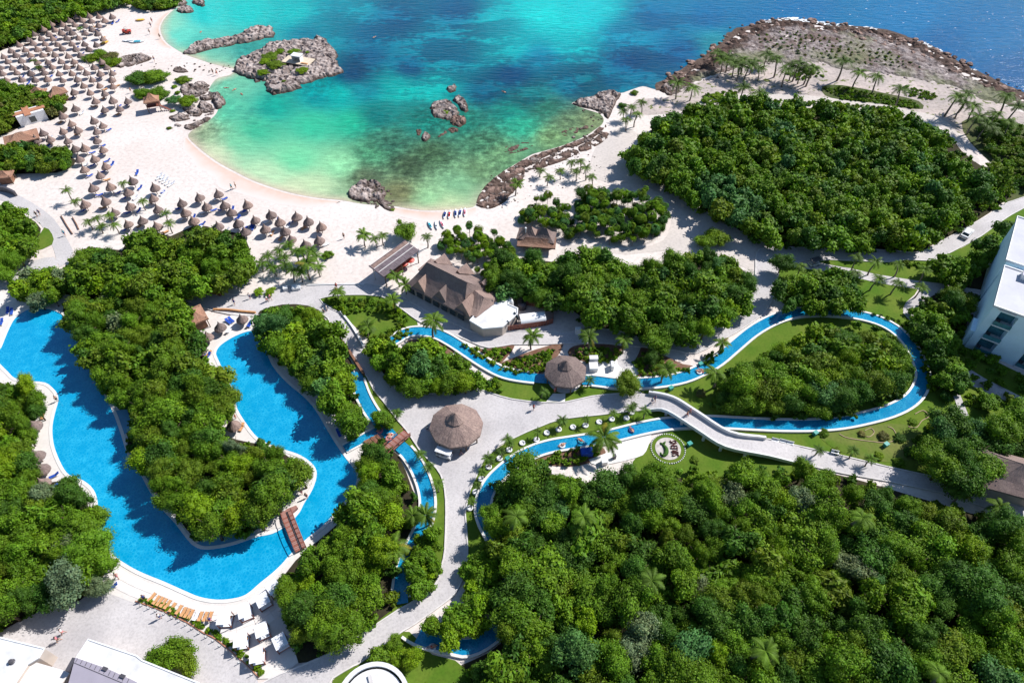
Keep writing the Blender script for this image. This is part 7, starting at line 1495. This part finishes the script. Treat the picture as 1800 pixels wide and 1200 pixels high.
strew([(840,360),(870,312),(930,276),(1000,254),(1055,225),(1062,240),(1010,265),(940,295),(900,340),(870,366)], 160, .15, .55, 'brown loose stones along the inner bay shore')
strew([(300,200),(330,150),(370,160),(390,185),(370,205),(330,228),(300,218)], 60, .2, .6, 'pale loose stones on the lagoon point', 'rock_dry')
strew([(1000,190),(1050,165),(1090,168),(1080,200),(1050,215),(1000,260),(980,262),(1040,205)], 60, .2, .6, 'dark loose stones round the rocky point')
strew([(600,345),(640,318),(690,330),(700,350),(690,372),(640,362)], 45, .2, .5, 'loose stones round the beach outcrop')
strew([(860,310),(980,265),(1040,260),(1060,300),(1000,330),(930,350),(880,370)], 140, .08, .22, 'small stones and coral bits on the sand behind the inner bay')
strew([(230,110),(400,112),(420,118),(380,130),(260,120)], 30, .15, .4, 'small stones on the beach spit')

# ------------------------------------------------------------------ people
def body(name, J, E, Rr):
    me = bpy.data.meshes.new(name); me.from_pydata(J, E, []); o = bpy.data.objects.new(name, me); COL.objects.link(o)
    md = o.modifiers.new('s', 'SKIN'); sk = me.skin_vertices[0].data if me.skin_vertices else None
    if sk is None:
        bm = bmesh.new(); bm.from_mesh(me); bm.verts.layers.skin.verify(); bm.to_mesh(me); bm.free(); sk = me.skin_vertices[0].data
    for i, r in enumerate(Rr): sk[i].radius = (r, r)
    sk[0].use_root = True; o.modifiers.new('u', 'SUBSURF').levels = 1
    dg = bpy.context.evaluated_depsgraph_get(); m2 = bpy.data.meshes.new_from_object(o.evaluated_get(dg)); bpy.data.objects.remove(o); m2.name = 'body'
    m2.polygons.foreach_set('use_smooth', [True]*len(m2.polygons)); m2.materials.clear(); m2.materials.append(M['skin']); return m2
def pose(stride, arm, lie=False):
    J = [(0, 0, .95), (0, 0, 1.12), (0, .01, 1.34), (0, .0, 1.50), (0, -.02, 1.60), (0, -.02, 1.72)]; E = [(0, 1), (1, 2), (2, 3), (3, 4), (4, 5)]; Rr = [.15, .135, .16, .055, .09, .075]
    for s in (-1, 1):
        k = len(J); f = stride*s; J += [(s*.10, 0, .90), (s*.11, -f*.22, .50), (s*.11, -f*.38+.05*stride, .09), (s*.12, -f*.38-.13, .04)]; E += [(0, k), (k, k+1), (k+1, k+2), (k+2, k+3)]; Rr += [.10, .065, .045, .035]
        k = len(J); J += [(s*.20, .01, 1.40), (s*.27, f*arm*.12, 1.14), (s*.29, f*arm*.24-.06, .90), (s*.29, f*arm*.28-.09, .80)]; E += [(2, k), (k, k+1), (k+1, k+2), (k+2, k+3)]; Rr += [.065, .045, .035, .04]
    if lie: J = [(x, z-.95 if False else (z-.9), .18-y*.6) for x, y, z in J]
    return J, E, Rr
BODY = [body('body', *pose(0.15, .4)), body('body', *pose(.8, 1.0)), body('body', *pose(.1, .2, True))]
SHIRT = MB().lathe([(.165, 1.0), (.17, 1.12), (.20, 1.30), (.19, 1.42), (.09, 1.50)], 12).mesh('shirt', True); SHORTS = MB().lathe([(.20, .68), (.205, .84), (.185, 1.02)], 12).mesh('shorts', True); HAIRM = MB().lathe([(.01, 1.80), (.07, 1.78), (.10, 1.70), (.10, 1.62)], 10, (0, .015, 0)).mesh('hair', True)
for m_ in (SHIRT, SHORTS): 
    for v in m_.vertices: v.co.y *= .8
def garment(me, nm, mat, t, lie):
    c = me.copy(); c.materials.clear(); c.materials.append(mat); o = mesh_obj(nm, c, t)
    if lie:
        for v in c.vertices: x, y, z = v.co; v.co = (x, z-.9, .18-y*.6)
def person(px_, py_, rz, kind, top, bottom, label, z=.12):
    p = at(px_, py_, z); t = empty('person', (p.x, p.y, z), rz); lie = kind == 2
    mesh_obj('body', BODY[kind], t); garment(HAIRM, 'hair', M['hair'], t, lie)
    if top: garment(SHIRT, 'shirt', M['cloth_'+top], t, lie)
    garment(SHORTS, 'shorts', M['cloth_'+bottom], t, lie); return tag(t, label, 'person')
PPL = [(985,708,1,'white','navy','person in white and navy walking onto the footbridge'),(993,706,1,'pink','black','x'),]
PPL = [(1146,708,0,1,'white','navy','person in a white shirt at the start of the footbridge'),(1150,705,0,1,'navy','black','dark-dressed person at the start of the footbridge'),(1207,731,1,1,None,'red','bare-chested person walking over the footbridge'),(1212,727,1,1,'pink','black','person in pink walking over the footbridge'),
 (938,720,2,0,'red','black','person in red standing alone on the plaza path'),(811,799,1.5,1,'black','navy','dark-dressed person walking beside the round pavilion'),(752,757,.5,0,'white','navy','person in white in the shadow of the round pavilion'),(113,1113,2,1,'white','pink','person with a white top on the near plaza, upper of two'),(105,1126,2,1,'pink','black','person in dark pink on the near plaza, lower of two'),
 (283,1086,1,0,'white','navy','person in white standing by the plaza hedge'),(208,1015,.4,1,None,'pink','person in pink shorts on the slabs by the pool'),(256,1053,1,0,'navy','black','person standing beside the first teak lounger'),(372,1092,1,0,'navy','pink','person with dark top at the end of the lounger row'),
 (592,507,.3,1,'red','black','person walking at the tip of the wedge garden'),(575,546,2,0,'white','white','person in white at the fork by the wedge garden'),(569,550,2,1,'white','black','second person at the fork by the wedge garden'),(605,419,0,0,None,'black','person standing alone on the open sand'),(470,530,1,1,'white','red','person on the upper path near the lime bushes'),(476,527,1,1,'pink','black','second person on the upper path near the lime bushes'),
 (440,525,0,0,'white','navy','person under the trees where the upper path widens'),(413,535,0,1,'navy','navy','person on the upper path above the small plaza'),(115,414,.5,1,'aqua','navy','person in blue walking on the service lane'),(66,381,0,1,'black','black','dark-dressed person on the service lane bend'),(71,378,0,1,'navy','black','second dark-dressed person on the service lane bend'),
 (408,333,1,1,'aqua','black','person in pale blue on the beach above the parasols'),(415,330,2,0,None,'black','dark-haired person on the beach above the parasols'),(268,40,0,0,None,'red','person at the far bay shoreline, farthest'),(266,48,0,0,None,'navy','person at the far bay shoreline, second'),(264,60,0,1,None,'black','person at the far bay shoreline, third'),(282,68,0,1,None,'black','person wading at the edge of the far bay'),
 (375,130,0,0,None,'black','person on the beach spit, left of a pair'),(382,132,1,1,None,'red','person on the beach spit, right of a pair'),(272,108,0,1,None,'navy','person walking on the sand below the reef'),(412,1090,0,0,None,'navy','x2'),(231,163,1,1,None,'black','person in black walking towards the raised hut'),(540,875,0,0,None,'red','person in red shorts on the tip deck of the island'),(531,868,0,0,None,'pink','person in pink shorts on the tip deck of the island'),
 (102,705,1,0,None,'black','person sitting height figure at the west pool edge'),(415,735,2,0,None,'red','person at the island edge of the inner pool'),(975,690,1,0,'pink','red','person in bright pink at the entrance of the octagonal hut')]
for x, y, rz, kind, top, bot, lab in PPL:
    if lab.startswith('x'): continue
    person(x, y, rz, kind, top, bot, lab.replace('sitting height figure', 'standing'), 1.75 if 1190 < x < 1225 else (.75 if 1140 < x < 1155 else .13))
# swimmers in rings on the river
RING = MB(); 
for i in range(20):
    for j in range(8):
        a, b = 2*math.pi*i/20, 2*math.pi*j/8; RING.v.append(((.42+.17*math.cos(b))*math.cos(a), (.42+.17*math.cos(b))*math.sin(a), .17*math.sin(b)))
for i in range(20):
    for j in range(8): RING.f.append((i*8+j, ((i+1) % 20)*8+j, ((i+1) % 20)*8+(j+1) % 8, i*8+(j+1) % 8))
ring_mesh = RING.mesh('float_ring', True)
for i, (x, y, c, lab) in enumerate([(683,770,'pink','pink inflatable ring by the plank bridge'),(687,765,'white','white inflatable ring by the plank bridge'),(668,757,'pink','pink inflatable ring where the pool channel meets the river'),(988,783,'white','white inflatable ring on the river below the lawn'),(1021,775,'aqua','pale blue inflatable ring on the river'),(1229,654,'white','white inflatable ring on the upper river by the bank'),(1233,652,'pink','pink inflatable ring on the upper river by the bank'),(760,1137,'white','white inflatable ring on the southern river bend'),(1110,756,'navy','dark inflatable ring in the middle of the lower river')]):
    p = at(x, y, .4); m_ = ring_mesh.copy(); m_.materials.append(M['cloth_'+c]); o = mesh_obj('float_ring', m_); o.location = (p.x, p.y, .42); tag(o, lab, 'float', 'inflatable rings on the river')
    q = person(x, y-1, random.uniform(0, 6), 2, None, ['black', 'red', 'navy'][i % 3], 'person lying in the '+lab, .40); q.location.z = .40
for x, y, lab in ((425,166,'swimmer in the lagoon nearest the boulder'),(398,155,'swimmer in the middle of the lagoon'),(412,158,'second swimmer in the middle of the lagoon'),(353,57,'swimmer in the far bay'),(658,66,'snorkeller in open water beyond the islet'),(886,162,'snorkeller over the seagrass right of the bay rocks')):
    q = person(x, y, random.uniform(0, 6), 2, None, 'black', lab, .0); q.location.z = -.08
# prototypes are not part of the place
for root in PROTO+[L_BLUE, L_WHITE, L_TEAK, bed]:
    for ch in list(root.children): bpy.data.objects.remove(ch)
    bpy.data.objects.remove(root)

# labels: alike neighbours are told apart by their order from the left
import re
WORDS = re.compile(r"[A-Za-z0-9][A-Za-z0-9'-]*")
by = {}
bpy.context.view_layer.update()
for o in bpy.data.objects:
    l = o.get('label')
    if not l: continue
    if len(WORDS.findall(l)) > 14: l = l.replace(' in the ', ', ').replace('sun lounger', 'lounger').replace(' also by', ' by').replace(',,', ',')
    while len(WORDS.findall(l)) > 16 and ' the ' in l: l = l.replace(' the ', ' ', 1)
    o['label'] = l
    if o.get('category') and o.get('category') != 'stone': by.setdefault(l, []).append(o)
NUM = ['', '', 'two', 'three', 'four', 'five', 'six', 'seven', 'eight', 'nine', 'ten', 'eleven', 'twelve', 'thirteen', 'fourteen', 'fifteen']
for l, os_ in by.items():
    n = len(os_)
    if 2 <= n <= 15:
        os_.sort(key=lambda o: project(o.matrix_world.translation.x, o.matrix_world.translation.y)[0])
        for i, o in enumerate(os_):
            w = 'leftmost' if i == 0 else 'rightmost' if i == n-1 else 'middle' if n == 3 else ORD[i]+' from left'
            q = f"{l}, {w} of {NUM[n]}"
            while len(WORDS.findall(q)) > 16 and ' the ' in q: q = q.replace(' the ', ' ', 1)
            if len(WORDS.findall(q)) > 16: q = q.replace(' leafy ', ' ').replace(' small-leaved ', ' fine ').replace(' large-leaved ', ' coarse ')
            if len(WORDS.findall(q)) > 16: q = q.replace(' of ', ' ', 1)
            o['label'] = q
